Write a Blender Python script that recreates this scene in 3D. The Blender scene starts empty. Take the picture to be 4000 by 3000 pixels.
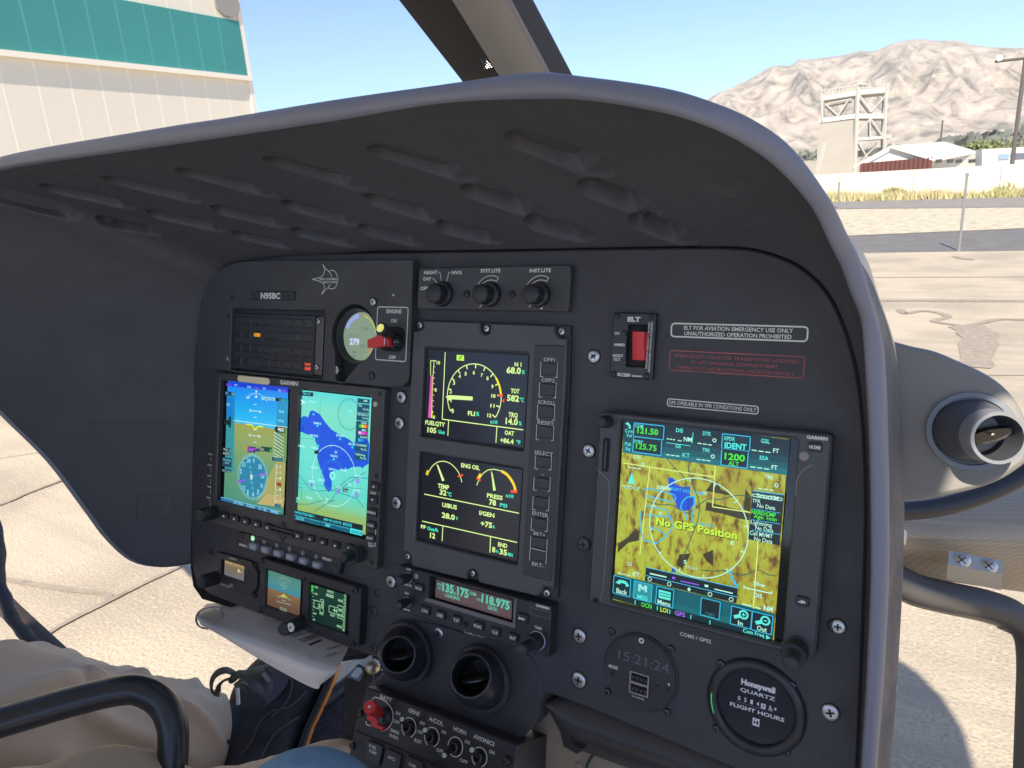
import bpy, math, random
import numpy as np
from mathutils import Vector, Matrix, noise
from mathutils.geometry import tessellate_polygon
random.seed(7)
D = bpy.data
scn = bpy.context.scene
COL = scn.collection
rad = math.radians

# ------------------------------------------------------------------ camera
F = 2725.63                       # focal length in photo pixels (4000 wide)
PITCH, ROLL = rad(16.14), 0.0698  # camera looks down a little, tilted a little
Uc = Vector((0.84753371, 0.07190787, -0.52584776))     # panel right   (camera: x right, y down, z forward)
Vc = -Vector((-0.05426926, 0.99732762, 0.04891279))    # panel up
Nc = -Vector((0.52795971, -0.01291787, 0.84917117))    # panel normal, towards the seats
DIST = 0.49323
down = (Vector((math.sin(ROLL), math.cos(ROLL), 0)) * math.cos(PITCH) + Vector((0, 0, math.sin(PITCH)))).normalized()
Zc = -down
Xc = (Uc - down * Uc.dot(down)).normalized()
Yc = Zc.cross(Xc)
CAM = Vector((0, 0, 1.55))
def c2w(v):                       # camera direction -> world direction
    return Vector((v.dot(Xc), v.dot(Yc), v.dot(Zc)))
cam = D.objects.new('camera', D.cameras.new('camera'))
COL.objects.link(cam)
cx, cy, cz = c2w(Vector((1, 0, 0))), c2w(Vector((0, -1, 0))), c2w(Vector((0, 0, -1)))
M = Matrix((cx, cy, cz)).transposed().to_4x4(); M.translation = CAM
cam.matrix_world = M
cam.data.sensor_width = 36; cam.data.lens = F / 4000 * 36
cam.data.clip_start = 0.02; cam.data.clip_end = 40000
cam.data.dof.use_dof = True; cam.data.dof.focus_distance = 0.62; cam.data.dof.aperture_fstop = 32
scn.camera = cam

# ------------------------------------------------------------------ light
EXPO = 1.5
HAZE = 4e-5
SUN_EL, SUN_AZ = rad(45), rad(166)          # azimuth clockwise from +Y (aircraft nose)
ROOFX, ROOFY, RWX, RWY = .68, .2, .20, -.12     # cabin roof edge, overhead window corner
w = D.worlds.new('World'); scn.world = w; w.use_nodes = True
nt = w.node_tree
sky = nt.nodes.new('ShaderNodeTexSky'); sky.sky_type = 'NISHITA'; sky.sun_disc = False
sky.sun_elevation = SUN_EL; sky.sun_rotation = SUN_AZ; sky.air_density = .55; sky.dust_density = 0.0; sky.ozone_density = 3.0
bg = nt.nodes['Background']; bg.inputs[1].default_value = 0.108
nt.links.new(sky.outputs[0], bg.inputs[0])
sun = D.objects.new('sun', D.lights.new('sun', 'SUN')); COL.objects.link(sun)
sun.data.energy = 3.3; sun.data.angle = rad(0.5); sun.data.color = (1, 0.9, 0.76)
sd = Vector((math.sin(SUN_AZ) * math.cos(SUN_EL), math.cos(SUN_AZ) * math.cos(SUN_EL), math.sin(SUN_EL)))
sun.rotation_euler = sd.to_track_quat('Z', 'Y').to_euler()
scn.view_settings.view_transform = 'Standard'; scn.view_settings.look = 'None'
scn.view_settings.exposure = EXPO; scn.view_settings.gamma = 1
scn.cycles.max_bounces = 6; scn.cycles.transparent_max_bounces = 8

# ------------------------------------------------------------------ materials
def lin(c): c /= 255; return c / 12.92 if c <= .04045 else ((c + .055) / 1.055) ** 2.4
def rgb(t): return (lin(t[0]), lin(t[1]), lin(t[2]), 1)
MATS = {}
def mat(name, col=(.05, .05, .05), rough=.5, metal=0, bump=0, bscale=600, var=0, vscale=30, spec=.5, coat=0, em=None, tr=0, col2=None, dust=0):
    if name in MATS: return MATS[name]
    m = D.materials.new(name); m.use_nodes = True; n = m.node_tree.nodes; l = m.node_tree.links
    b = n['Principled BSDF']
    b.inputs['Base Color'].default_value = (*col, 1); b.inputs['Roughness'].default_value = rough
    b.inputs['Metallic'].default_value = metal; b.inputs['Specular IOR Level'].default_value = spec
    b.inputs['Coat Weight'].default_value = coat; b.inputs['Coat Roughness'].default_value = .05
    b.inputs['Transmission Weight'].default_value = tr
    tc = n.new('ShaderNodeTexCoord')
    if em:
        b.inputs['Emission Color'].default_value = rgb(em); b.inputs['Emission Strength'].default_value = 1 / 2 ** EXPO
        b.inputs['Base Color'].default_value = (.01, .01, .01, 1)
    if var:
        t = n.new('ShaderNodeTexNoise'); t.inputs['Scale'].default_value = vscale; t.inputs['Detail'].default_value = 5
        r = n.new('ShaderNodeMapRange'); r.inputs[1].default_value = .3; r.inputs[2].default_value = .7
        mx = n.new('ShaderNodeMix'); mx.data_type = 'RGBA'
        c2 = col2 or tuple(c * (1 - var) for c in col)
        mx.inputs[6].default_value = (*col, 1); mx.inputs[7].default_value = (*c2, 1)
        l.new(tc.outputs['Object'], t.inputs['Vector']); l.new(t.outputs[0], r.inputs[0]); l.new(r.outputs[0], mx.inputs[0])
        l.new(mx.outputs[2], b.inputs['Base Color'])
    if dust:      # fine specks of dust and small scuffs lying on the paint
        src = b.inputs['Base Color'].links[0].from_socket if b.inputs['Base Color'].links else None
        t = n.new('ShaderNodeTexNoise'); t.inputs['Scale'].default_value = 1100; t.inputs['Detail'].default_value = 1
        t3 = n.new('ShaderNodeTexNoise'); t3.inputs['Scale'].default_value = 26; t3.inputs['Detail'].default_value = 6; t3.inputs['Roughness'].default_value = .75
        a = n.new('ShaderNodeMath'); a.operation = 'MULTIPLY'; r = n.new('ShaderNodeMapRange'); r.inputs[1].default_value = .40; r.inputs[2].default_value = .50; r.inputs[4].default_value = .55 * dust
        l.new(tc.outputs['Object'], t.inputs['Vector']); l.new(tc.outputs['Object'], t3.inputs['Vector']); l.new(t.outputs[0], a.inputs[0]); l.new(t3.outputs[0], a.inputs[1]); l.new(a.outputs[0], r.inputs[0])
        mx = n.new('ShaderNodeMix'); mx.data_type = 'RGBA'; mx.inputs[7].default_value = (.22, .21, .19, 1); mx.inputs[6].default_value = (*col, 1)
        if src: l.new(src, mx.inputs[6])
        l.new(r.outputs[0], mx.inputs[0]); l.new(mx.outputs[2], b.inputs['Base Color'])
        rr = n.new('ShaderNodeMapRange'); rr.inputs[3].default_value = rough - .12; rr.inputs[4].default_value = rough + .14; rr.inputs[1].default_value = .35; rr.inputs[2].default_value = .65
        l.new(t3.outputs[0], rr.inputs[0]); l.new(rr.outputs[0], b.inputs['Roughness'])
    if bump:
        t = n.new('ShaderNodeTexNoise'); t.inputs['Scale'].default_value = bscale; t.inputs['Detail'].default_value = 2
        bp = n.new('ShaderNodeBump'); bp.inputs['Strength'].default_value = bump; bp.inputs['Distance'].default_value = .001
        l.new(tc.outputs['Object'], t.inputs['Vector']); l.new(t.outputs[0], bp.inputs['Height']); l.new(bp.outputs[0], b.inputs['Normal'])
    MATS[name] = m
    return m
def em(r, g, b): return mat('lit_%d_%d_%d' % (r, g, b), em=(r, g, b), rough=.3)
PANEL = mat('matte_charcoal_paint', (.063, .061, .067), .55, bump=.35, bscale=1500, var=.25, vscale=14, dust=1)
HOOD = mat('glareshield_soft_paint', (.092, .087, .095), .6, bump=.4, bscale=1200, var=.15, vscale=9, dust=1)
PLATE = mat('grey_plate_paint', (.068, .067, .070), .45, bump=.3, bscale=1500, var=.2, vscale=22, dust=1)
BLK = mat('black_bezel_paint', (.042, .041, .045), .42, bump=.3, bscale=1800, var=.25, vscale=40, dust=1)
BLK2 = mat('black_plastic', (.032, .032, .037), .32, bump=.15, bscale=900, var=.2, vscale=60)
RUB = mat('soft_black_rubber', (.030, .030, .034), .45, bump=.1)
VOID = mat('dark_recess', (.006, .006, .008), .7)
GREYB = mat('grey_lit_button', (.27, .29, .33), .5)
KEYS = mat('dark_key_rubber', (.045, .043, .045), .45)
STL = mat('satin_steel', (.55, .54, .53), .33, 1, bump=.2, bscale=400)
STLD = mat('dark_steel', (.10, .10, .11), .5, 1)
INK = mat('white_ink', (.80, .78, .70), .6)
INKD = mat('faint_grey_ink', (.09, .09, .1), .6)
INKR = mat('red_ink', (.55, .14, .15), .6, var=.4, vscale=40, col2=(.28, .08, .09))
RED = mat('red_plastic', (.72, .035, .04), .35, bump=.05)
GLASS = mat('screen_glass_black', (.01, .01, .012), .08)

# ------------------------------------------------------------------ frames
class Frame:
    """a plane with axes right / up / towards the viewer, measured from the photograph"""
    def __init__(s, o, U, V, N): s.O, s.U, s.V, s.N = o, U, V, N
    def at(s, x, y, h=0):
        v = Vector(((x - 2000) / F, (y - 1500) / F, 1))
        t = (h + s.O.dot(s.N)) / v.dot(s.N); p = v * t - s.O
        return Vector((p.dot(s.U), p.dot(s.V), h))
    def mw(s, p):
        m = Matrix((c2w(s.U), c2w(s.V), c2w(s.N))).transposed().to_4x4()
        m.translation = CAM + c2w(s.O + s.U * p[0] + s.V * p[1] + s.N * p[2]); return m
    def w(s, u, v, h): return CAM + c2w(s.O + s.U * u + s.V * v + s.N * h)
    def px(s, u, v, h):
        q = s.O + s.U * u + s.V * v + s.N * h
        return 2000 + F * q.x / q.z, 1500 + F * q.y / q.z
P0 = Frame(-Nc * DIST, Uc, Vc, Nc)
_a = rad(16)
Dn = (-Vc) * math.cos(_a) + Nc * math.sin(_a)
_p = P0.at(1410, 2680, .02)
PED = Frame(P0.O + Uc * _p[0] + Vc * _p[1] + Nc * .02, Uc, -Dn, Uc.cross(-Dn))
def ray(x, y): return c2w(Vector(((x - 2000) / F, (y - 1500) / F, 1)))
def gnd(x, y, z=0):
    r = ray(x, y); return CAM + r * ((z - CAM.z) / r.z)
def vert(x, y, g):                # point above ground point g, on the vertical plane facing the camera
    r = ray(x, y); n = Vector((g.x, g.y, 0)).normalized()
    return CAM + r * (Vector((g.x, g.y, 0)).dot(n) / r.dot(n))
def far(x, y, d):
    r = ray(x, y); return CAM + r * (d / math.hypot(r.x, r.y))
def deep(x, y, d): return CAM + ray(x, y) * d      # d metres along the view axis
# zoom windows in which positions were read off the photograph
Z = dict(F=(0, 0, 1), O=(0, 0, 1.80832), T1=(0, 0, .60269), T2=(1300, 0, .60269), T3=(2600, 0, .6329), T4=(700, 950, .4521), T5=(1550, 1000, .4219), T6=(2250, 1150, .4521), T7=(3200, 1000, .6029),
         S1=(750, 1420, .4219), S2=(750, 2000, .4219), S3=(1550, 1300, .31646), S4=(1500, 1700, .36162), S5=(1450, 2180, .37366),
         S6=(2250, 1550, .60277), S7=(2200, 2350, .5425), S8=(1300, 2550, .40687), A1=(0, 1500, .90416), A2=(0, 2450, .40687),
         A3=(700, 2500, .36166), A4=(3300, 1900, .66288), A5=(2000, 2600, .45208), A6=(700, 1100, .24111), A7=(1050, 1150, .21097))
def zz(T, x, y):
    a = Z[T]; return a[0] + x * a[2], a[1] + y * a[2]

# ------------------------------------------------------------------ mesh builder
class MB:
    def __init__(s): s.v, s.f, s.m, s.mats = [], [], [], []
    def mi(s, m):
        if m not in s.mats: s.mats.append(m)
        return s.mats.index(m)
    def add(s, vs, fs, m):
        b = len(s.v); k = s.mi(m)
        s.v += [Vector(v) for v in vs]
        for f in fs: s.f.append([i + b for i in f]); s.m.append(k)
    def prism(s, o, w0, w1, m, bev=0, holes=(), mh=None, base=True):
        o = ccw(o); holes = [ccw(h)[::-1] for h in holes]
        if bev:
            oi = inset(o, bev); hi = [inset(h, bev) for h in holes]; wb = w1 - bev if w1 > w0 else w1 + bev
        else: oi, hi, wb = o, holes, w1
        n = len(o); vs = [(*p, w0) for p in o] + [(*p, wb) for p in o] + [(*p, w1) for p in oi]
        fs = [(i, (i + 1) % n, n + (i + 1) % n, n + i) for i in range(n)] + ([(n + i, n + (i + 1) % n, 2 * n + (i + 1) % n, 2 * n + i) for i in range(n)] if bev else [])
        s.add(vs, fs, m)
        for h, h2 in zip(holes, hi):
            k = len(h); s.add([(*p, w0) for p in h] + [(*p, wb) for p in h] + [(*p, w1) for p in h2],
                [(i, (i + 1) % k, k + (i + 1) % k, k + i) for i in range(k)] + ([(k + i, k + (i + 1) % k, 2 * k + (i + 1) % k, 2 * k + i) for i in range(k)] if bev else []), mh or m)
        loops = [[Vector((*p, 0)) for p in oi]] + [[Vector((*p, 0)) for p in h] for h in hi]
        fl = [p for L in loops for p in L]
        t = []
        for a in tessellate_polygon(loops):
            e = (fl[a[1]] - fl[a[0]]).cross(fl[a[2]] - fl[a[0]]).z
            if abs(e) < 1e-12: continue
            t.append(tuple(a) if e > 0 else tuple(reversed(a)))
        s.add([(p.x, p.y, w1) for p in fl], t, m)
    def poly(s, o, w, m): s.prism(o, w - 1e-5, w, m)
    def lathe(s, c, prof, m, n=32, ax=None, flute=0, fr=(0, 0), ms=None):
        """profile [(radius, height)] about an axis through c (plane coords)"""
        ax = (ax or Vector((0, 0, 1))).normalized(); q = ax.to_track_quat('Z', 'Y') if (ax - Vector((0, 0, 1))).length > 1e-6 else None
        vs = []; c = Vector((c[0], c[1], c[2] if len(c) > 2 else 0))
        for j, (r, h) in enumerate(prof):
            for i in range(n):
                a = 2 * math.pi * i / n; rr = r
                if flute and fr[0] <= j <= fr[1]: rr = r * (1 - (flute if i % 2 else 0))
                p = Vector((rr * math.cos(a), rr * math.sin(a), h)); vs.append(c + (q @ p if q else p))
        for j in range(len(prof) - 1):
            fs = [(j * n + i, j * n + (i + 1) % n, (j + 1) * n + (i + 1) % n, (j + 1) * n + i) for i in range(n)]
            if j == 0: b = len(s.v); s.v += vs
            k = s.mi((ms or {}).get(j, m))
            for f in fs: s.f.append([x + b for x in f]); s.m.append(k)
        k = s.mi((ms or {}).get(len(prof) - 2, m))
        if prof[-1][0] > 0: s.f.append([b + (len(prof) - 1) * n + i for i in range(n)]); s.m.append(k)
    def tube(s, pts, r, m, n=12, cap=True, flat=None):
        pts = [Vector(p) for p in pts]; rs = r if isinstance(r, (list, tuple)) else [r] * len(pts)
        vs = []; up = None
        for i, p in enumerate(pts):
            t = (pts[min(i + 1, len(pts) - 1)] - pts[max(i - 1, 0)]).normalized()
            if up is None:
                up = Vector((0, 0, 1)) if abs(t.z) < .9 else Vector((1, 0, 0))
            a = t.cross(up).normalized(); up = a.cross(t).normalized()
            fl = flat or 1
            for j in range(n):
                q = 2 * math.pi * j / n
                vs.append(p + a * math.cos(q) * rs[i] + up * math.sin(q) * rs[i] * fl)
        fs = [(i * n + j, i * n + (j + 1) % n, (i + 1) * n + (j + 1) % n, (i + 1) * n + j) for i in range(len(pts) - 1) for j in range(n)]
        if cap: fs += [tuple(reversed(range(n))), tuple(range((len(pts) - 1) * n, len(pts) * n))]
        s.add(vs, fs, m)
    def box(s, lo, hi, m):
        x0, y0, z0 = lo; x1, y1, z1 = hi
        s.add([(x0, y0, z0), (x1, y0, z0), (x1, y1, z0), (x0, y1, z0), (x0, y0, z1), (x1, y0, z1), (x1, y1, z1), (x0, y1, z1)],
              [(0, 3, 2, 1), (4, 5, 6, 7), (0, 1, 5, 4), (1, 2, 6, 5), (2, 3, 7, 6), (3, 0, 4, 7)], m)
    def grid(s, rows, m, closed=False):
        n = len(rows[0]); vs = [p for r in rows for p in r]; e = n if closed else n - 1
        s.add(vs, [(i * n + j, i * n + (j + 1) % n, (i + 1) * n + (j + 1) % n, (i + 1) * n + j) for i in range(len(rows) - 1) for j in range(e)], m)
    def build(s, name, parent=None, org=(0, 0, 0), label=None, smooth=35, kind=None, mw=None):
        me = D.meshes.new(name); o = Vector(org)
        me.from_pydata([tuple(v - o) for v in s.v], [], s.f)
        for m in s.mats: me.materials.append(m)
        me.polygons.foreach_set('material_index', s.m)
        if smooth:
            me.polygons.foreach_set('use_smooth', [True] * len(s.f)); me.set_sharp_from_angle(angle=rad(smooth))
        me.update()
        ob = D.objects.new(name, me); COL.objects.link(ob)
        if parent: ob.parent = parent
        if mw is not None: ob.matrix_world = mw
        if label: ob['label'] = label
        if kind: ob['kind'] = kind
        return ob
def ccw(p):
    p = [tuple(q)[:2] for q in p]
    a = sum(p[i][0] * p[(i + 1) % len(p)][1] - p[(i + 1) % len(p)][0] * p[i][1] for i in range(len(p)))
    return p if a > 0 else p[::-1]
def inset(p, d):
    out = []; n = len(p)
    for i in range(n):
        a, b, c = Vector(p[i - 1]), Vector(p[i]), Vector(p[(i + 1) % n])
        e1, e2 = (b - a).normalized(), (c - b).normalized()
        n1, n2 = Vector((-e1.y, e1.x)), Vector((-e2.y, e2.x)); k = n1 + n2
        k = k / max(k.dot(k) / 2, .3) if k.length > 1e-6 else n1
        out.append(tuple(b + k * d))
    return out
def rrect(u0, v0, u1, v1, r=0, n=5):
    if u0 > u1: u0, u1 = u1, u0
    if v0 > v1: v0, v1 = v1, v0
    if r <= 0: return [(u0, v0), (u1, v0), (u1, v1), (u0, v1)]
    o = []
    for cxx, cyy, a in ((u1 - r, v0 + r, -90), (u1 - r, v1 - r, 0), (u0 + r, v1 - r, 90), (u0 + r, v0 + r, 180)):
        for i in range(n + 1):
            q = rad(a + 90 * i / n); o.append((cxx + r * math.cos(q), cyy + r * math.sin(q)))
    return o
def circ(c, r, n=40): return [(c[0] + r * math.cos(2 * math.pi * i / n), c[1] + r * math.sin(2 * math.pi * i / n)) for i in range(n)]
_tx = {}
def glyphs(t, bold):
    if (t, bold) in _tx: return _tx[(t, bold)]
    c = D.curves.new('t', 'FONT'); c.body = t; c.size = 1; c.offset = bold; c.resolution_u = 2
    o = D.objects.new('t', c); COL.objects.link(o)
    dg = bpy.context.evaluated_depsgraph_get(); e = o.evaluated_get(dg); me = e.to_mesh()
    vs = [tuple(v.co)[:2] for v in me.vertices]; fs = [tuple(p.vertices) for p in me.polygons]
    e.to_mesh_clear(); D.objects.remove(o); D.curves.remove(c)
    if vs:
        x0 = min(v[0] for v in vs); x1 = max(v[0] for v in vs); vs = [((v[0] - x0) / (x1 - x0), v[1] / .73) for v in vs]
    _tx[(t, bold)] = (vs, fs); return vs, fs

class Draw:
    """collects flat marks on a frame at one height; coordinates in a zoom window"""
    def __init__(s, fr, T, h, mb=None): s.fr, s.T, s.h, s.mb = fr, T, h, mb or MB(); s.k = 0
    def p(s, x, y, h=None): return s.fr.at(*zz(s.T, x, y), s.h if h is None else h)
    def up(s):
        s.k += 1; return s.h + 2e-5 * s.k
    def poly(s, pts, m): s.mb.add([(*s.p(*q)[:2], w) for w in [s.up()] for q in pts], [tuple(range(len(pts)))], m)
    def rect(s, x0, y0, x1, y1, m):
        a, b = s.p(x0, y0), s.p(x1, y1); s.mb.add([(*q, s.up0) for s.up0 in [s.up()] for q in rrect(a[0], a[1], b[0], b[1])], [(0, 1, 2, 3)], m)
    def seg(s, a, b, wd, m, w=None):
        a, b = Vector(a[:2]), Vector(b[:2]); t = (b - a).normalized(); n = Vector((-t.y, t.x)) * wd / 2
        w = w or s.up(); s.mb.add([(*(a - n), w), (*(b - n), w), (*(b + n), w), (*(a + n), w)], [(0, 1, 2, 3)], m)
    def line(s, pts, wd, m, close=False):
        q = [s.p(*t) for t in pts]; w = s.up()
        if close: q.append(q[0])
        for i in range(len(q) - 1): s.seg(q[i], q[i + 1], wd, m, w)
    def arc(s, c, r, a0, a1, wd, m, n=40):      # c, r in plane metres
        w = s.up(); k = max(2, int(n * abs(a1 - a0) / 360) + 2); vs = []
        for i in range(k):
            a = rad(a0 + (a1 - a0) * i / (k - 1))
            for rr in (r - wd / 2, r + wd / 2): vs.append((c[0] + rr * math.cos(a), c[1] + rr * math.sin(a), w))
        s.mb.add(vs, [(2 * i, 2 * i + 1, 2 * i + 3, 2 * i + 2) for i in range(k - 1)], m)
    def tick(s, c, r0, r1, a, wd, m):
        a = rad(a); s.seg((c[0] + r0 * math.cos(a), c[1] + r0 * math.sin(a)), (c[0] + r1 * math.cos(a), c[1] + r1 * math.sin(a)), wd, m)
    def rr(s, x0, y0, x1, y1, wd, m, r=0):      # outlined (rounded) rectangle
        a, b = s.p(x0, y0), s.p(x1, y1); q = rrect(a[0], a[1], b[0], b[1], r); w = s.up()
        qi = inset(ccw(q), wd); n = len(q); s.mb.add([(*t, w) for t in ccw(q)] + [(*t, w) for t in qi], [(i, (i + 1) % n, n + (i + 1) % n, n + i) for i in range(n)], m)
    def text(s, t, x0, y0, x1, y1, cap, m, bold=0.0):
        """baseline from (x0,y0) to (x1,y1), capital height cap, all in zoom pixels"""
        a, b = s.p(x0, y0), s.p(x1, y1); c = s.p((x0 + x1) / 2, (y0 + y1) / 2 - cap); mid = (a + b) / 2
        L = b[0] - a[0]; H = c[1] - mid[1]; vs, fs = glyphs(t, bold); w = s.up()
        s.mb.add([(a[0] + x * L, mid[1] + y * H, w) for x, y in vs], fs, m)
    def vtext(s, t, x0, y0, x1, y1, cap, m, bold=0.0):   # reads upwards
        a, b = s.p(x0, y0), s.p(x1, y1); H = s.p(x0 + cap, y0)[0] - a[0]; L = b[1] - a[1]; vs, fs = glyphs(t, bold); w = s.up()
        s.mb.add([(a[0] + H - y * H, a[1] + x * L, w) for x, y in vs], fs, m)
def ids(o, label=None, cat=None, group=None, kind=None):
    if label: o['label'] = label
    if cat: o['category'] = cat
    if group: o['group'] = group
    if kind: o['kind'] = kind
    return o
def thing(name, label, cat, fr=None, org=(0, 0, 0), group=None):
    o = D.objects.new(name, None); COL.objects.link(o); o.empty_display_size = .02
    o.matrix_world = fr.mw(org) if fr else Matrix.Translation(org)
    return ids(o, label, cat, group)
def U2(T, x, y, h=0, fr=P0): return fr.at(*zz(T, x, y), h)
def rv(T, x, y, r, h=0, fr=P0): return abs(U2(T, x, y + r, h, fr)[1] - U2(T, x, y - r, h, fr)[1]) / 2
def rect(T, tl, tr, br, bl, h, fr=P0):
    a, b, c, d = (U2(T, *q, h, fr) for q in (tl, tr, br, bl)); return ((a[0] + d[0]) / 2, (c[1] + d[1]) / 2, (b[0] + c[0]) / 2, (a[1] + b[1]) / 2)
def smooth_path(P, n=6, closed=False):
    P = [Vector(p) for p in P]; out = []; N = len(P)
    for i in range(N if closed else N - 1):
        if closed: a, b, c, d = P[i - 1], P[i], P[(i + 1) % N], P[(i + 2) % N]
        else: a, b, c, d = P[max(i - 1, 0)], P[i], P[i + 1], P[min(i + 2, N - 1)]
        for k in range(n):
            t = k / n; out.append(.5 * ((2 * b) + (c - a) * t + (2 * a - 5 * b + 4 * c - d) * t * t + (3 * b - a - 3 * c + d) * t ** 3))
    if not closed: out.append(P[-1])
    return out
def screw(parent, fr, org, T, x, y, r, h, m=STL, name='screw', dome=.35, washer=0, slot='x', label=None):
    c = U2(T, x, y, h, fr); R = rv(T, x, y, r, h, fr); mb = MB()
    w0 = h - .0005
    if washer: mb.lathe((c[0], c[1]), [(R * 1.0, w0), (R * 1.0, h + .0008), (R * .92, h + .0012)], BLK2, 20); h += .0012; R *= .86
    d = R * dome
    prof = [(R, w0), (R, h + d * .3), (R * .86, h + d * .8), (R * .55, h + d)]
    mb.lathe((c[0], c[1]), prof, m, 20)
    top = h + d + 2e-5; a0 = random.random() * 1.5
    for a in ((a0, a0 + math.pi / 2) if slot == 'x' else (a0,)):
        t = Vector((math.cos(a), math.sin(a))); n = Vector((-t.y, t.x)); L, wd = R * (.5 if slot == 'x' else .8), R * .13
        mb.add([(*(Vector(c[:2]) + t * s1 * L + n * s2 * wd), top + (2e-5 if a == a0 else 0)) for s1, s2 in ((-1, -1), (1, -1), (1, 1), (-1, 1))], [(0, 1, 2, 3)], VOID)
    return mb.build(name, parent, org, label)

# ================================================================== setting
CONC = mat('pale_concrete', (.52, .46, .37), .85, bump=.4, bscale=60, var=.3, vscale=9)
def ground_mat():
    m = CONC.copy(); m.name = 'apron_concrete'; n = m.node_tree.nodes; l = m.node_tree.links; b = n['Principled BSDF']
    geo = n.new('ShaderNodeTexCoord')
    def noi(s, d=4, sc=(1, 1, 1), rot=0):
        mp = n.new('ShaderNodeMapping'); mp.inputs['Scale'].default_value = sc; mp.inputs['Rotation'].default_value = (0, 0, rot)
        t = n.new('ShaderNodeTexNoise'); t.inputs['Scale'].default_value = s; t.inputs['Detail'].default_value = d
        l.new(geo.outputs['Object'], mp.inputs[0]); l.new(mp.outputs[0], t.inputs['Vector']); return t.outputs[0]
    def mixc(a, bcol, f, lo, hi, amt=1):
        r = n.new('ShaderNodeMapRange'); r.inputs[1].default_value = lo; r.inputs[2].default_value = hi; r.inputs[4].default_value = amt
        l.new(f, r.inputs[0]); x = n.new('ShaderNodeMix'); x.data_type = 'RGBA'; x.inputs[7].default_value = bcol; l.new(r.outputs[0], x.inputs[0])
        if isinstance(a, tuple): x.inputs[6].default_value = a
        else: l.new(a, x.inputs[6])
        return x.outputs[2]
    c = mixc((.50, .42, .31, 1), (.30, .25, .19, 1), noi(1.1), .42, .75)
    c = mixc(c, (.27, .235, .19, 1), noi(90, 3), .48, .72, .75)
    c = mixc(c, (.6, .52, .4, 1), noi(60, 2), .55, .7, .6)
    c = mixc(c, (.33, .29, .235, 1), noi(2.2, 3, (.25, 4, 1), .5), .5, .7, .6)
    l.new(c, b.inputs['Base Color'])
    bp = n.new('ShaderNodeBump'); bp.inputs['Strength'].default_value = .5; bp.inputs['Distance'].default_value = .01
    l.new(noi(80, 4), bp.inputs['Height']); l.new(bp.outputs[0], b.inputs['Normal'])
    return m
GM = ground_mat()
mb = MB(); mb.box((-15000, -15000, -.5), (15000, 15000, 0), GM)
ids(mb.build('ground', smooth=0), kind='structure')
ASPH = mat('asphalt', (.17, .16, .15), .9, bump=.4, bscale=40, var=.25, vscale=3)
ROAD2 = mat('faded_asphalt', (.26, .235, .21), .9, var=.2, vscale=2)
GRAVEL = mat('pale_gravel', (.62, .54, .40), .95, bump=1, bscale=8, var=.45, vscale=5)
DRY = mat('dry_verge', (.45, .4, .24), .95, var=.5, vscale=2)
CRACK = mat('crack_sealant', (.36, .30, .235), .9, var=.3, vscale=20)
def strip(name, T, top, bot, z, m, ext=1):
    P = [gnd(*zz(T, *q), z) for q in top] + [gnd(*zz(T, *q), z) for q in reversed(bot)]
    mb = MB(); mb.add(P, [tuple(range(len(P)))[::-1]], m); return ids(mb.build(name, smooth=0), kind='structure')
strip('taxiway_edge', 'T3', [(-1500, 1570), (1150, 1455), (2212, 1410), (3600, 1350)], [(-1500, 1660), (1150, 1560), (2212, 1545), (3600, 1525)], .004, ASPH)
strip('gravel_strip', 'T3', [(-1500, 1390), (1100, 1290), (2212, 1280), (3600, 1260)], [(-1500, 1568), (1150, 1453), (2212, 1408), (3600, 1348)], .012, GRAVEL)
strip('road', 'T3', [(-1500, 1320), (1050, 1237), (2212, 1208), (3600, 1180)], [(-1500, 1388), (1100, 1288), (2212, 1278), (3600, 1258)], .02, ROAD2)
crz = .004
def crack(T, pts, wpx, name='pavement_crack'):
    global crz; crz += .0004
    mb = MB(); pts = smooth_path([(*p, 0) for p in pts], 4); L, R = [], []
    for i, p in enumerate(pts):
        a, b = pts[max(i - 1, 0)], pts[min(i + 1, len(pts) - 1)]; A = gnd(*zz(T, a[0], a[1])); B = gnd(*zz(T, b[0], b[1])); C = gnd(*zz(T, p[0], p[1]), crz)
        t = (B - A).normalized(); n = Vector((-t.y, t.x, 0)); q = gnd(*zz(T, p[0], p[1] + wpx)); wd = (q - C).length * .5 * (.6 + .8 * noise.noise(C * 3 + Vector((5, 5, 5))) ** 2 + .3 * random.random())
        L.append(C + n * wd); R.append(C - n * wd)
    mb.grid([L, R], CRACK); return ids(mb.build(name, smooth=0), kind='structure')
crack('T7', [(310, 138), (800, 136), (1500, 133)], 7, 'pavement_joint'); crack('T7', [(300, 288), (800, 286), (1500, 292)], 22, 'pavement_joint')
crack('T7', [(400, 772), (900, 772), (1500, 770)], 9, 'pavement_joint')
crack('T7', [(525, 345), (560, 372), (650, 355), (745, 360), (835, 392), (745, 420), (850, 440), (965, 455)], 16)
crack('T7', [(930, 448), (985, 470), (1035, 520), (1025, 600), (1010, 720)], 60)
crack('T7', [(965, 452), (1080, 425), (1175, 408), (1400, 412)], 18)
crack('T7', [(880, 0), (930, 15), (1000, 22)], 10)
crack('A1', [(-300, 800), (0, 840), (250, 880), (440, 905), (480, 935)], 26)
crack('A1', [(120, 1130), (300, 1020), (470, 935), (600, 870), (780, 785)], 24)
crack('A1', [(-200, 570), (0, 520), (120, 470), (290, 405)], 13)
crack('A1', [(-200, 380), (0, 320), (200, 290)], 7)

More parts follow.
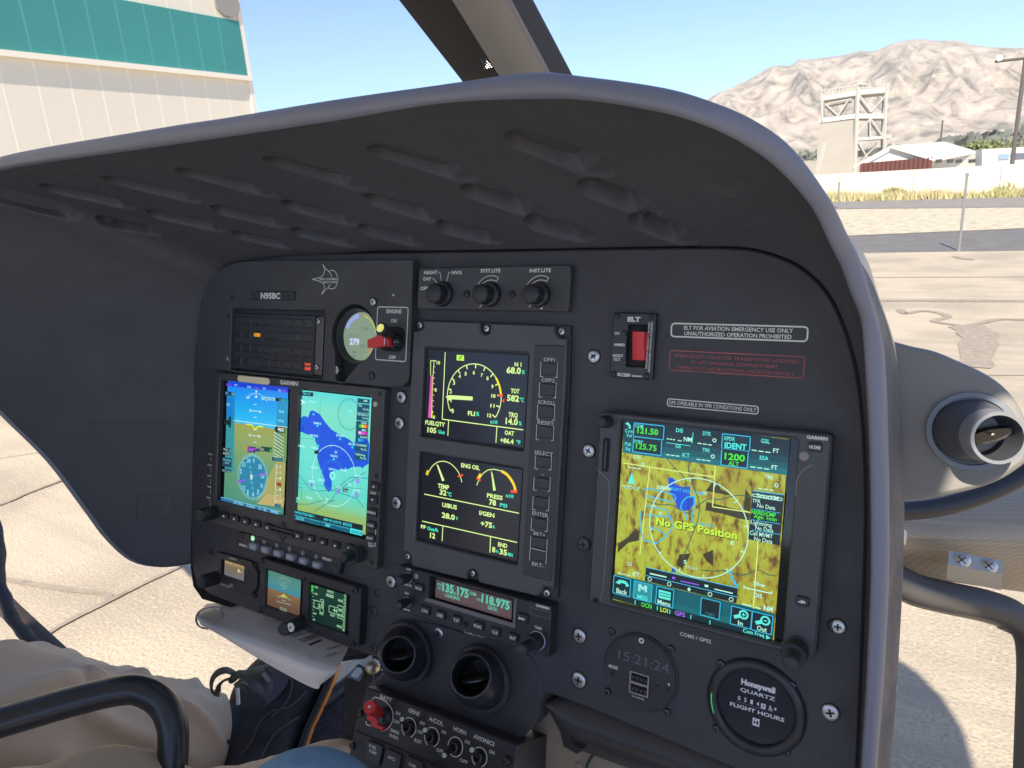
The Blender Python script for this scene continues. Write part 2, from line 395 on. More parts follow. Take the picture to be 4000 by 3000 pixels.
# ---- mountains: ridge outline at its own distance, slopes built as relief
ROCK = mat('mountain_rock', (.50, .44, .38), .95)
def rock_mat():
    m = ROCK; n = m.node_tree.nodes; l = m.node_tree.links; b = n['Principled BSDF']; tc = n.new('ShaderNodeTexCoord')
    t = n.new('ShaderNodeTexNoise'); t.inputs['Scale'].default_value = .006; t.inputs['Detail'].default_value = 10; t.inputs['Roughness'].default_value = .78; t.inputs['Distortion'].default_value = .6
    r = n.new('ShaderNodeValToRGB'); e = r.color_ramp.elements
    e[0].position = .40; e[0].color = (.17, .16, .13, 1); e[1].position = .47; e[1].color = (.34, .285, .23, 1); x = r.color_ramp.elements.new(.60); x.color = (.47, .405, .33, 1)
    l.new(tc.outputs['Object'], t.inputs['Vector']); l.new(t.outputs[0], r.inputs[0]); l.new(r.outputs[0], b.inputs['Base Color'])
rock_mat()
RID = [(-900, 930), (-300, 830), (100, 700), (310, 592), (400, 545), (530, 480), (660, 410), (770, 404), (830, 368), (940, 360), (1100, 340), (1190, 315), (1290, 317), (1400, 270), (1480, 252), (1560, 240), (1680, 252), (1800, 250), (1870, 272), (2000, 290), (2212, 295), (2500, 290), (2900, 340), (3600, 420)]
rid = smooth_path([(*zz('T3', *p), 0) for p in RID], 26)
mb = MB(); rows = []; R = 190
for j in range(R + 1):
    t = j / R; row = []
    for i, p in enumerate(rid):
        r = ray(p[0], p[1]); hd = Vector((r.x, r.y, 0)); el = r.z / hd.length; hd.normalize()
        d = 4200 + 3600 * t; P = hd * d; top = 1.55 + el * 7800
        s = t * t * (3 - 2 * t) * .35 + t * .65
        nz = noise.multi_fractal(Vector((P.x / 900, P.y / 900, 3.1)), .9, 2.1, 6)
        rg = 1 - abs(noise.noise(Vector((i * .075 + t * 1.6, t * 1.2, 0)))) * 2
        rg2 = 1 - abs(noise.noise(Vector((i * .22 + t * 2.4, t * 3, 4)))) * 2
        wx = noise.noise(Vector((P.x / 1500, P.y / 1500, 7))) * 1.2
        q1 = 1 - 2 * abs(noise.noise(Vector((P.x / 620 + wx, P.y / 1100 + P.x / 1600, 1)))); q2 = 1 - 2 * abs(noise.noise(Vector((P.x / 230 + wx * 2, P.y / 420 + P.x / 600, 5)))); q3 = noise.noise(Vector((P.x / 90, P.y / 130, 8)))
        z = top * s + math.sin(math.pi * min(t, 1)) ** 1.2 * ((q1 - .5) * 190 + (q2 - .5) * 70 + q3 * 30 + (nz - 1) * 30)
        z += (1 - abs(2 * t - 1)) * 0 + (t > .9) * (noise.noise(Vector((i * .9, 0, 9))) * 18 if t == 1 else 0)
        row.append(Vector((P.x, P.y, max(z, -2) if j else -2)))
    rows.append(row)
back = [Vector((p.x * 1.25, p.y * 1.25, -5)) for p in rows[-1]]
mb.grid(rows + [back], ROCK)
ids(mb.build('mountains', smooth=60), kind='structure')

# ---- hangar
WALLW = mat('hangar_cream_metal', (.82, .74, .6), .6, var=.06, vscale=.3); TEAL = mat('hangar_teal_metal', (.05, .29, .26), .5, var=.12, vscale=.4)
TRIM = mat('hangar_trim', (.88, .80, .66), .5); TEAL2 = mat('hangar_teal_seam', (.08, .34, .31), .5)
hc = far(975, 307, 30); vd = ray(3700, 592); vd = Vector((vd.x, vd.y, 0)).normalized(); hn = Vector((vd.y, -vd.x, 0))
if hn.dot(-hc) < 0: hn = -hn
def wallpt(x, y):
    r = ray(x, y); return CAM + r * ((hc - CAM).dot(hn) / r.dot(hn))
def wz(s, z, o=0): return Vector((hc.x, hc.y, 0)) - vd * s + hn * o + Vector((0, 0, z))
T1 = lambda x, y: wallpt(*zz('T1', x, y))
z_lo = (T1(200, 338).z + T1(1615, 505).z) / 2; z_hi = (T1(780, 3).z + T1(1555, 140).z) / 2
hangar = thing('hangar', 'cream metal hangar wall with a broad teal band, beyond the left windshield', 'hangar', org=wz(0, 0))
hO = wz(0, 0)
def slab(mb, s0, s1, z0, z1, o0, o1, m):
    P = [wz(s, z, o) for o in (o0, o1) for s, z in ((s0, z0), (s1, z0), (s1, z1), (s0, z1))]
    mb.add(P, [(0, 1, 2, 3), (7, 6, 5, 4), (0, 4, 5, 1), (1, 5, 6, 2), (2, 6, 7, 3), (3, 7, 4, 0)], m)
mb = MB(); slab(mb, 0, 45, 0, 15, -25, 0, WALLW)
s_seam = [(T1(x, y) - hc).dot(-vd) for x, y in ((1505, 740), (1365, 760), (1220, 780), (1060, 800), (890, 830), (720, 875), (540, 905))]
ds = (s_seam[-1] - s_seam[0]) / 6
for i in range(40):
    s = s_seam[0] + ds * i
    if s < 44: slab(mb, s - .03, s + .03, 0, z_lo - .05, 0, .002, TRIM); slab(mb, s - .03, s + .03, z_hi + .02, 14.9, 0, .002, TRIM)
slab(mb, -.06, .12, 0, 15, -.05, .06, TRIM)
mb.build('wall', hangar, hO, smooth=0)
mb = MB(); slab(mb, .14, 45, z_lo, z_hi, .002, .07, TEAL)
for i in range(40):
    s = s_seam[0] + ds * i
    if s < 44: slab(mb, s - .03, s + .03, z_lo + .02, z_hi - .02, .07, .072, TEAL2)
mb.build('teal_band', hangar, hO, smooth=0)
mb = MB(); slab(mb, .0, 45, z_lo - .16, z_lo, .002, .16, TRIM); mb.build('trim_strip', hangar, hO, smooth=0)
c = T1(1460, 20); mb = MB(); n = 40; q = []
rr_ = (T1(1460, 107) - T1(1460, 20)).length
for k in range(n):
    a = 2 * math.pi * k / n; q.append(c + hn * .12 - vd * (rr_ * 1.15 * math.cos(a)) + Vector((0, 0, rr_ * math.sin(a))))
mb.add(q + [p - hn * .11 for p in q], [tuple(range(n))] + [(k, (k + 1) % n, n + (k + 1) % n, n + k) for k in range(n)], mat('disc_grey', (.33, .3, .26), .6))  # flat grey disc on the wall near its corner
mb.build('round_disc', hangar, hO, smooth=0)

# ---- low white wall, weeds, posts
WW = mat('white_block_wall', (.72, .67, .56), .8, var=.08, vscale=1)
wa, wb = gnd(3020, 785), gnd(4300, 748); mb = MB()
htop = (vert(3179, 683, gnd(3179, 778)).z + vert(4000, 640, gnd(4000, 757)).z) / 2
t = (wb - wa).normalized(); n = Vector((-t.y, t.x, 0)) * .2; L = (wb - wa).length; k = int(L / 2.4)
for i in range(-2, k + 2):
    a = wa + t * (L * i / k); b = wa + t * (L * (i + 1) / k - .02)
    mb.add([a, b, b + n, a + n] + [p + Vector((0, 0, htop)) for p in (a, b, b + n, a + n)], [(0, 1, 5, 4), (1, 2, 6, 5), (2, 3, 7, 6), (3, 0, 4, 7), (4, 5, 6, 7)], WW)
o = mb.build('white_wall', org=tuple(wa), smooth=0); o.location = wa
ids(o, 'long low whitewashed wall running behind the roadside weeds', 'wall')
LEAF = mat('weed_leaves', (.34, .34, .14), .8, var=.5, vscale=3, col2=(.52, .44, .22))
def weed(T, x, y, hh, ww, n, label, group='weeds along the white wall'):
    g = gnd(*zz(T, x, y)); H = (vert(*zz(T, x, y - hh), g) - g).z; W = (gnd(*zz(T, x + ww, y)) - g).length
    mb = MB()
    for i in range(n):
        a = random.random() * 6.28; r = W * random.random() ** .6; b = Vector((r * math.cos(a), r * math.sin(a) * .4, 0)); h = H * (.35 + .65 * random.random()) * (1 - .5 * (r / W) ** 2)
        d = Vector((random.uniform(-.35, .35), random.uniform(-.35, .35), 1)) * h; s = Vector((random.uniform(-1, 1), random.uniform(-1, 1), 0)).normalized() * .05
        mb.add([b - s, b + s, b + d * .6 + s * 1.4, b + d, b + d * .6 - s], [(0, 1, 2, 3, 4)], LEAF)
    o = mb.build('weed_clump', smooth=0); o.location = g; return ids(o, label, 'weeds', group)
weed('T3', 1170, 1222, 40, 75, 500, 'straggly weeds nearest the dark hood, at the foot of the white wall')
weed('T3', 1405, 1222, 75, 65, 700, 'tallest yellow-green bush at the foot of the white wall')
weed('T3', 1550, 1214, 50, 40, 260, 'small tuft between the tall bush and the red hydrant')
weed('T3', 1910, 1200, 60, 60, 400, 'weeds just right of the slim near post, by the white wall')
weed('T3', 2130, 1196, 90, 95, 700, 'wide patch of dry weeds by the wall at the right edge')
HYD = mat('hydrant_red', (.35, .10, .06), .5)
g = gnd(*zz('T3', 1675, 1212)); H = (vert(*zz('T3', 1675, 1172), g) - g).z; mb = MB()
mb.lathe((0, 0, 0), [(.16, 0), (.16, H * .1), (.11, H * .12), (.11, H * .7), (.14, H * .72), (.14, H * .78), (.1, H * .9), (.03, H)], HYD, 14)
mb.tube([(-.2, 0, H * .55), (.2, 0, H * .55)], .06, HYD, 10); o = mb.build('hydrant'); o.location = g; ids(o, 'small red hydrant standing by the white wall', 'hydrant')
POST = mat('galvanised_post', (.32, .31, .29), .5, .6)
def post(T, x0, y0, x1, y1, r, name, label, cat, m=POST, group=None):
    g = gnd(*zz(T, x1, y1)); top = vert(*zz(T, x0, y0), g); mb = MB(); h = top.z; mb.tube([(0, 0, 0), (0, 0, h)], r, m, 10)
    mb.tube([(0, 0, h - .01), (0, 0, h + .03), (0, 0, h + .05)], [r * 1.3, r * 1.3, r * .5], m, 10); mb.tube([(0, 0, 0), (0, 0, .03)], r * 2, m, 10)
    o = mb.build(name); o.location = g; return ids(o, label, cat, group)
post('T3', 1846, 1085, 1810, 1550, .02, 'marker_post', 'slim grey post standing at the near edge of the dark asphalt', 'post', group='slim posts')
post('T3', 1064, 1135, 1062, 1290, .025, 'marker_post', 'short grey post close beside the hood edge, at the far road', 'post', group='slim posts')

# dry grass in front of the wall
mb = MB(); DG = mat('dry_grass_blades', (.58, .49, .28), .9, var=.5, vscale=.5, col2=(.42, .40, .17))
for i in range(9000):
    p = wa.lerp(wb, random.uniform(-.3, 1.0)) - n.normalized() * random.uniform(.2, 2.2); k = noise.noise(Vector((p.x * .35, p.y * .35, 2))); h = max(.06, .16 + .34 * k + .1 * random.random()) * (.5 + random.random())
    s = Vector((random.uniform(-1, 1), random.uniform(-1, 1), 0)).normalized() * .03; d = Vector((random.uniform(-.12, .12), random.uniform(-.12, .12), h)); mb.add([p - s, p + s, p + d], [(0, 1, 2)], DG)
ids(mb.build('dry_grass', smooth=0), 'sparse dry grass growing along the foot of the white wall', 'grass', kind='stuff')
# ---- tower
TS = mat('tower_white_steel', (.5, .475, .42), .6); TC = mat('tower_concrete', (.38, .35, .30), .85, var=.12, vscale=.6); TD = mat('tower_shade_steel', (.25, .23, .2), .7)
DT = 72
T3f = lambda x, y, d=DT: far(*zz('T3', x, y), d)
tb = T3f(1050, 1070); tb = Vector((tb.x, tb.y, 0)); tower = thing('training_tower', 'concrete and white steel tower with open decks, in front of the mountain', 'tower', org=tb)
dpt = Vector((tb.x, tb.y, 0)).normalized()
def bar(mb, a, b, r, m, d=0):
    A, B = T3f(*a) + dpt * d, T3f(*b) + dpt * d; mb.tube([A, B], r, m, 4)
mb = MB(); q = [T3f(*p) for p in ((925, 1100), (1158, 1085), (1160, 738), (948, 765))]; q[0].z = q[1].z = 0
mb.add(q + [p + dpt * 5 for p in q], [(0, 1, 2, 3), (1, 5, 6, 2), (2, 6, 7, 3), (4, 0, 3, 7)], TC); mb.build('concrete_shaft', tower, tb, smooth=0)
mb = MB()
for d in (0, 3.5):
    for a, b, r in (((965, 600), (965, 748), .13), ((1187, 540), (1165, 1090), .17), ((1362, 555), (1343, 1085), .12), ((985, 880), (928, 1085), .18)):
        bar(mb, a, b, r, TS, d)
    for a, b, r in (((980, 640), (1065, 716), .07), ((1125, 622), (1065, 716), .07), ((1000, 640), (1150, 612), .07), ((1195, 590), (1270, 692), .08), ((1358, 590), (1270, 692), .08), ((1265, 732), (1180, 842), .08),
                    ((1265, 732), (1340, 842), .06), ((1190, 880), (1245, 975), .06), ((1320, 880), (1215, 985), .07), ((1262, 730), (1262, 850), .06)):
        bar(mb, a, b, r, TS, d)
mb.build('steel_frame', tower, tb, smooth=0)
for a, b, r, nm in (((955, 608), (1180, 572), .2, 'deck'), ((1180, 572), (1378, 553), .2, 'deck'), ((945, 747), (1168, 716), .2, 'deck'), ((1168, 716), (1362, 716), .2, 'deck'), ((1178, 860), (1393, 843), .12, 'deck')):
    mb = MB(); A, B = T3f(*a), T3f(*b); u = Vector((0, 0, r))
    mb.add([A - u, B - u, B + u, A + u] + [p + dpt * 4 for p in (A - u, B - u, B + u, A + u)], [(0, 1, 2, 3), (0, 4, 5, 1), (3, 2, 6, 7), (1, 5, 6, 2), (4, 0, 3, 7), (5, 4, 7, 6)], TS); mb.build(nm, tower, tb, smooth=0)
mb = MB()
for i in range(11):
    x = 962 + i * 22; y = 604 - i * 3.6; bar(mb, (x, y - 4), (x, y - 46), .05, TS)
mb.build('railing', tower, tb, smooth=0); mb = MB(); bar(mb, (955, 562), (1180, 528), .045, TS); bar(mb, (955, 585), (1180, 550), .03, TS); bar(mb, (1187, 520), (1240, 522), .1, TS)
mb.build('railing', tower, tb, smooth=0); mb = MB()
for i in range(8): bar(mb, (1200 + i * 24, 548), (1200 + i * 24, 518), .04, TS, 3.5 if i < 7 else 0)
mb.build('railing', tower, tb, smooth=0); mb = MB(); bar(mb, (1187, 520), (1378, 520), .03, TS, 3.5); mb.build('railing', tower, tb, smooth=0); mb = MB(); bar(mb, (1367, 550), (1367, 510), .1, TS)
mb.build('railing', tower, tb, smooth=0)

# ---- low building with the dark red wall
RW = mat('barn_red_metal', (.12, .04, .03), .7); RF = mat('white_metal_roof', (.66, .64, .56), .5); OPN = mat('dark_opening', (.05, .05, .05), .8)
bo = T3f(1400, 1050, 62); bo.z = 0; bld = thing('low_building', 'low white-roofed building with a dark red front wall, beside the tower', 'building', org=bo)
P = lambda x, y, d=62: T3f(x, y, d)
e2 = Vector((0, 0, 0))
mb = MB(); mb.add([P(1160, 1026), P(1385, 900), P(1690, 992), P(1690, 1003), P(1385, 912), P(1160, 1036)], [(0, 5, 4, 1), (1, 4, 3, 2)], RF)
mb.add([P(1160, 1026), P(1385, 900), P(1690, 992), P(1940, 940, 80), P(1720, 874, 80)], [(1, 2, 3, 4)], RF); mb.build('roof', bld, bo, smooth=0)
mb = MB(); mb.add([P(1195, 1012, 62.4), P(1385, 915, 62.4), P(1640, 985, 62.4), P(1640, 970, 62.4), P(1195, 1005, 62.4)], [(0, 1, 2, 3)], RF); mb.build('gable', bld, bo, smooth=0)
a, b = P(1200, 1008, 62), P(1650, 970, 62); c_, d_ = Vector((b.x, b.y, 0)), Vector((a.x, a.y, 0)); off = dpt * .3
mb = MB(); mb.add([a, b, c_, d_], [(0, 1, 2, 3)], RW)
for i in range(1, 16): p = a.lerp(b, i / 16); mb.tube([p - dpt * .05, Vector((p.x, p.y, 0)) - dpt * .05], .06, RW, 4)
mb.build('red_wall', bld, bo, smooth=0)
a, b = P(1652, 975, 64), P(1945, 945, 79); mb = MB(); mb.add([a, b, Vector((b.x, b.y, 0)), Vector((a.x, a.y, 0))], [(0, 1, 2, 3)], WW); mb.build('side_wall', bld, bo, smooth=0)
for x in (1665, 1735, 1790, 1870):
    mb = MB(); q = [P(x, 985, 60), P(x + 42, 981, 60), P(x + 42, 1003, 60), P(x, 1007, 60)]; mb.add(q + [p + dpt * .1 for p in q], [(0, 1, 2, 3), (0, 3, 7, 4), (1, 0, 4, 5)], OPN); mb.build('opening', bld, bo, smooth=0)
to = T3f(2100, 1000, 58); to.z = 0; tr_ = thing('white_trailer', 'long white trailer with blue-grey windows, behind the wall at the right edge', 'trailer', org=to)
mb = MB(); q = [T3f(*p, 58) for p in ((1955, 1010), (2420, 985), (2420, 905), (2200, 908), (1955, 922))]; q[0].z = q[1].z = .4
mb.add(q + [p + dpt * 2.6 for p in q], [(0, 1, 2, 3, 4), (4, 3, 8, 9), (3, 2, 7, 8), (5, 0, 4, 9)], RF); mb.build('body', tr_, to, smooth=0)
mb = MB(); mb.add([T3f(*p, 57.9) for p in ((2055, 985), (2120, 983), (2120, 948), (2055, 950))], [(0, 1, 2, 3)], mat('trailer_window', (.25, .33, .42), .2)); mb.build('window', tr_, to, smooth=0)
mb = MB(); mb.add([T3f(*p, 57.9) for p in ((2130, 983), (2300, 975), (2300, 940), (2130, 946))], [(0, 1, 2, 3)], mat('trailer_window2', (.12, .14, .18), .2)); mb.build('window', tr_, to, smooth=0)

# ---- poles and far trees
DP = mat('dark_pole', (.10, .09, .08), .7)
def pole(x0, y0, x1, y1, d, r, label, lamp=False):
    b = T3f(x1, y1, d); b.z = 0; t = T3f(x0, y0, d); mb = MB(); o = thing('light_pole' if lamp else 'utility_pole', label, 'pole', org=b)
    mb.tube([(0, 0, 0), (0, 0, t.z)], [r * 1.3, r], DP, 8); mb.build('mast', o)
    if lamp:
        sx = Vector((-dpt.y, dpt.x, 0)) * -1
        mb = MB(); mb.tube([Vector((0, 0, t.z)) - sx * 1.1, Vector((0, 0, t.z)) + sx * 1.1], .07, DP, 6); mb.build('crossarm', o)
        for s in (-1, 1):
            mb = MB(); c = Vector((0, 0, t.z + .1)) + sx * s * 1.0; mb.tube([c - dpt * .3, c + dpt * .1], [.14, .09], TS, 12); mb.build('lamp_head', o)
    return o
pole(2195, 362, 2140, 1000, 40, .075, 'tall dark floodlight mast in front of the mountain at the right edge', True)
pole(1702, 742, 1685, 1000, 90, .07, 'thin pale pole rising behind the white roof')
pole(2092, 868, 2092, 1000, 75, .08, 'short pole above the trailer, the one nearer the white roof'); pole(2168, 868, 2168, 1000, 75, .08, 'short pole above the trailer, the one nearer the tall mast')
TL = mat('tree_leaves', (.16, .19, .07), .8, var=.6, vscale=.6, col2=(.26, .26, .11)); BARK = mat('bark', (.12, .09, .07), .9)
def tree(x, yt, d, wpx, label, n=520):
    b = T3f(x, 1000, d); b.z = 0; t = T3f(x, yt, d); H = t.z; W = (T3f(x + wpx, yt, d) - t).length
    o = thing('tree', label, 'tree', org=b, group='trees beyond the buildings'); mb = MB(); mb.tube([(0, 0, 0), (0, 0, H * .5), (.1, 0, H * .8)], [.25, .18, .06], BARK, 7)
    for k in range(4): a = k * 1.6; mb.tube([(0, 0, H * .35), (math.cos(a) * W * .5, math.sin(a) * W * .5, H * .7)], [.1, .03], BARK, 5)
    mb.build('trunk', o); mb = MB()
    cl = [(Vector((random.uniform(-1, 1) * W * .7, random.uniform(-1, 1) * W * .7, H * random.uniform(.42, .85))), random.uniform(.25, .5) * W) for _ in range(9)]
    for i in range(n):
        c, r = random.choice(cl); p = c + Vector([random.gauss(0, .5) for _ in range(3)]) * r; p.z = min(p.z, H); s = .16 + .16 * random.random(); a = Vector([random.uniform(-1, 1) for _ in range(3)]).normalized() * s; e = a.orthogonal().normalized() * s * .7
        mb.add([p - a, p + e, p + a, p - e], [(0, 1, 2, 3)], TL)
    mb.build('crown', o, smooth=0); return o
for x, y, d, wp, lb in ((1870, 870, 95, 45, 'tree nearest the white roof, left end of the green row'), (1950, 852, 92, 50, 'second tree from the white roof in the green row'), (2040, 846, 96, 52, 'third tree from the white roof, just left of the mast'),
                        (2140, 842, 90, 55, 'tree directly behind the tall mast'), (2230, 848, 94, 55, 'tree at the very right edge beyond the trailer')): tree(x, y + 12, d, wp, lb)
FW = mat('far_wood', (.17, .18, .14), .9, var=.4, vscale=.02)  # leaf colour paled to carry some of the distance haze
mb = MB()
for i in range(1500):
    x = random.uniform(-300, 2700); d = random.uniform(1500, 2600); yb = 1010 - (x - 830) * .07
    b = T3f(x, 900, d); b.z = 0; h = random.uniform(8, 22) * (1.5 if x > 1700 else 1); r = h * .8
    for k in range(5):
        c = b + Vector((random.uniform(-r, r), random.uniform(-r, r), h * random.uniform(.3, .9))); a = Vector([random.uniform(-1, 1) for _ in range(3)]).normalized() * h * .3; e = a.orthogonal().normalized() * h * .3; mb.add([c - a, c + e, c + a, c - e], [(0, 1, 2, 3)], FW)
ids(mb.build('far_woods', smooth=0), 'hazy line of distant trees at the foot of the mountain', 'woods', kind='stuff')

# ================================================================== cockpit shell
def at(x, y, h=0): return P0.at(x, y, h)
TOPJ = [(752, 1500), (757, 1300), (785, 1150), (860, 1060), (960, 1012), (1100, 996), (1300, 990), (2000, 979), (2600, 968), (2850, 968), (2980, 985), (3110, 1035), (3220, 1130), (3295, 1270), (3335, 1400), (3358, 1520), (3378, 1740), (3384, 2000), (3374, 2400), (3362, 2700), (3350, 2987), (3340, 3200)]
panel_o = [at(*p) for p in smooth_path([(*p, 0) for p in TOPJ], 4) for p in [(p[0], p[1])]]
low = [(2290, 2763), (2180, 2722), (2135, 2706), (2112, 2735), (2096, 2794), (2070, 2850), (2030, 2885), (1440, 2678), (1500, 2625), (1490, 2585), (1460, 2565), (1406, 2548), (1020, 2400), (919, 2363), (815, 2320), (768, 2280), (750, 2215), (746, 2100), (748, 1800)]
panel_o += [at(*p) for p in low]
ipo = at(1500, 1900)
panel = thing('instrument_panel', 'large dark charcoal instrument panel under a deep curved glareshield, filling the cockpit', 'instrument panel', P0, ipo)
mb = MB(); mb.prism([(p[0], p[1]) for p in panel_o], -.03, 0, PANEL, bev=.0015); mb.build('panel_face', panel, ipo, smooth=30)

# glareshield: loft from the rim to the panel top, open side wall on the left
def hsolve(x, y, u):
    lo, hi = -.1, .4
    for _ in range(40):
        m = (lo + hi) / 2
        if at(x, y, m)[0] < u: lo = m
        else: hi = m
    return m
ST = []     # (rim inner, rim outer, panel point)
for x, y in ((742, 2203), (640, 2215), (530, 2192), (430, 2105), (340, 1985), (200, 1800), (0, 1600)):
    h = hsolve(x, y, -.742); h = hsolve(x, y, -.742 - .32 * h); p = at(x, y, h); ST.append((p, p + Vector((-.010, 0, -.002)), Vector((-.735, p[1] + .003, 0))))
for u, v, h, ju, jv in ((-.836, -.02, .212, -.738, -.045), (-.842, .035, .214, -.734, -.010), (-.828, .088, .21, -.722, .022), (-.795, .124, .205, -.700, .050)):
    n = Vector((u + .4, v, 0)).normalized() * .012; p = Vector((u, v, h)); ST.append((p, p + n, Vector((ju, jv, 0))))
RI = [(0, 666, .2), (603, 576, .2), (904, 533, .2), (1300, 473, .2), (1722, 404, .19), (2114, 386, .18), (2325, 396, .175), (2600, 443, .165), (2777, 500, .15), (2916, 570, .13), (3043, 665, .11), (3170, 810, .085), (3239, 950, .065), (3285, 1040, .05), (3320, 1140, .04), (3363, 1260, .03), (3381, 1480, .025), (3393, 1723, .022), (3400, 2000, .022), (3399, 2300, .022), (3380, 2700, .022), (3363, 2987, .022), (3352, 3200, .022)]
RO = [(0, 618), (452 + 150, 508), (904, 461), (1300, 395), (1722, 335), (2080, 288), (2290, 303), (2600, 346), (2800, 405), (2960, 478), (3100, 585), (3240, 775), (3310, 915), (3360, 1015), (3399, 1148), (3441, 1301), (3459, 1440), (3469, 1650), (3474, 2000), (3471, 2300), (3452, 2660), (3426, 2987), (3412, 3200)]
JR = {7: (2715, 968), 8: (2870, 969), 9: (2960, 981), 10: (3040, 1005), 11: (3120, 1042), 12: (3190, 1100), 13: (3240, 1160), 14: (3285, 1250), 15: (3330, 1385), 16: (3356, 1510), 17: (3376, 1730), 18: (3383, 2000), 19: (3377, 2300), 20: (3362, 2700), 21: (3350, 2987), 22: (3340, 3200)}
for i, (a, b) in enumerate(zip(RI, RO)):
    p = at(*a); q = at(b[0], b[1], a[2] - (.004 if i < 12 else .006))
    if i in JR: j = at(*JR[i])
    else: j = Vector((max(p[0], -.74 + (p[0] + .74) * .9) * .985 - .002 + (.062 if i == 0 else 0), (.0853 if i else .071) - (p[0] + .52) * .0143, 0))
    ST.append((p, q, j))
ST = [(a, b, c + Vector((0, .0015, -.003))) for a, b, c in ST]
NS = 5
RIN = smooth_path([s[0] for s in ST], NS); ROU = smooth_path([s[1] for s in ST], NS); JN = smooth_path([s[2] for s in ST], NS)
rows = []
NI = 140
cen = Vector((-.4, -.1, 0))
def outw(p): d = Vector((p[0] - cen[0], p[1] - cen[1], 0)); return d.normalized()
for k in range(9):          # outer skin, panel -> rim
    t = k / 8; rows.append([j.lerp(r, t) + outw(j) * (.012 + .012 * math.sin(math.pi * t)) * (1 - t) + Vector((0, 0, -.06 * (1 - t))) for j, r in zip(JN, ROU)])
for k in range(1, 8):       # rounded lip
    a = math.pi * k / 8; rows.append([(q + p) / 2 + (q - p) / 2 * math.cos(a) + Vector((0, 0, (q - p).length * .42 * math.sin(a))) for p, q in zip(RIN, ROU)])
inner = []
for k in range(NI + 1):
    t = k / NI; row = []
    for p, j in zip(RIN, JN):
        dep = max(p[2], .001); mid = (p + j) / 2 + outw(j) * min(.18 * dep, .03) + Vector((0, 0, -.1 * dep)) * 0
        row.append(p * (1 - t) ** 2 + mid * 2 * t * (1 - t) + j * t * t)
    inner.append(row)
# elongated dents pressed into the hood ceiling
DENT = [((2010, 535), (2372, 682), 11), ((1460, 580), (1850, 702), 10.5), ((1045, 624), (1430, 740), 10), ((692, 666), (1084, 770), 9.5), ((400, 697), (793, 791), 9), ((158, 728), (540, 815), 9), ((-60, 752), (335, 843), 8.5),
        ((2292, 722), (2565, 832), 10), ((1822, 742), (2110, 833), 9.5), ((1432, 772), (1726, 858), 9), ((1105, 797), (1399, 876), 8.5), ((827, 817), (1127, 886), 8), ((572, 833), (880, 898), 7.5), ((375, 857), (640, 914), 7),
        ((2489, 858), (2702, 937), 9), ((2069, 865), (2300, 927), 8.5), ((1717, 883), (1955, 939), 8), ((1408, 894), (1652, 951), 7.5), ((1141, 903), (1393, 957), 7), ((906, 915), (1145, 964), 6.5),
        ((2770, 672), (2950, 775), 10), ((2865, 800), (3010, 900), 9)]
def refine(Vg, n):   # even columns along the rim, fine enough for the dents
    m = Vg[len(Vg) // 3]; s = np.r_[0, np.cumsum(np.linalg.norm(np.diff(m, axis=0), axis=1))]; x = np.interp(np.linspace(0, s[-1], n), s, np.arange(len(s)))
    i = np.clip(x.astype(int), 0, Vg.shape[1] - 2); f = (x - i)[None, :, None]
    return Vg[:, i] * (1 - f) + Vg[:, i + 1] * f, x
V = np.array([[tuple(p) for p in r] for r in inner]); W2, colx = refine(V, 1500)
dis = np.zeros(W2.shape[:2])
NK = 4
PX = (np.array([tuple(P0.O)]) + W2.reshape(-1, 3) @ np.array([tuple(P0.U), tuple(P0.V), tuple(P0.N)])); PX = np.stack([2000 + F * PX[:, 0] / PX[:, 2], 1500 + F * PX[:, 1] / PX[:, 2]], 1).reshape(*W2.shape[:2], 2)
okc = colx > 8.5 * NS
def near(x, y, m=True):
    d = (PX[..., 0] - x) ** 2 + (PX[..., 1] - y) ** 2
    if m: d[:, ~okc] = 1e12
    return W2[np.unravel_index(d.argmin(), d.shape)]
for a, b, r in DENT:
    A, B = near(*a), near(*b); r = r / 1000 * 1.45; A, B = A + (B - A) * .15, B - (B - A) * .17; AB = B - A; t = np.clip(((W2 - A) @ AB) / (AB @ AB), 0, 1)
    d = np.linalg.norm(W2 - (A + t[..., None] * AB), axis=2); q = np.clip((1 - d / r) * 2.6, 0, 1); g_ = np.clip((1.05 - t) / .4, 0, 1) * np.clip(.6 + t * 3, 0, 1); dis = np.maximum(dis, (q * q * (3 - 2 * q)) * .016 * g_ * (.05 if a[0] > 2700 else 1))
for (x, y), hx, hy in (((505, 1605), .036, .013), ((595, 1980), .014, .014)):     # flat embosses on the side wall
    C = near(x, y, False)
    e = np.maximum(np.abs(W2[..., 2] - C[2]) / hx, np.abs(W2[..., 1] - C[1]) / hy); m = np.abs(W2[..., 0] - C[0]) < .03
    q = np.clip((1.15 - e) / .3, 0, 1) * m; dis = np.maximum(dis, q * .0011)
gu = np.gradient(W2, axis=1); gv = np.gradient(W2, axis=0); nn = np.cross(gu, gv); nn /= np.linalg.norm(nn, axis=2)[..., None] + 1e-12
oc = W2 - np.array([-.4, -.1, .05]); sg = np.sign((nn * oc).sum(2))[..., None]; W2 = W2 + nn * sg * dis[..., None]
mb = MB(); mb.grid(rows[:9], HOOD); mb.grid([inner[-1], [p + Vector((0, 0, -.03)) for p in inner[-1]], [p * .9 + cen * .1 + Vector((0, 0, -.035)) for p in inner[-1]]], HOOD)
mb.grid([[Vector(p) for p in r] for r in W2], HOOD)
gs_ = mb.build('glareshield', panel, ipo, smooth=80)
mb = MB(); mb.grid(rows[8:] + [inner[0]], mat('rim_glow_grey', (.20, .20, .235), .42, bump=.2, bscale=900, var=.08, vscale=12)); mb.build('rim_lip', gs_, ipo, smooth=80)  # hood lip in a lighter bluish grey that holds its sky glow
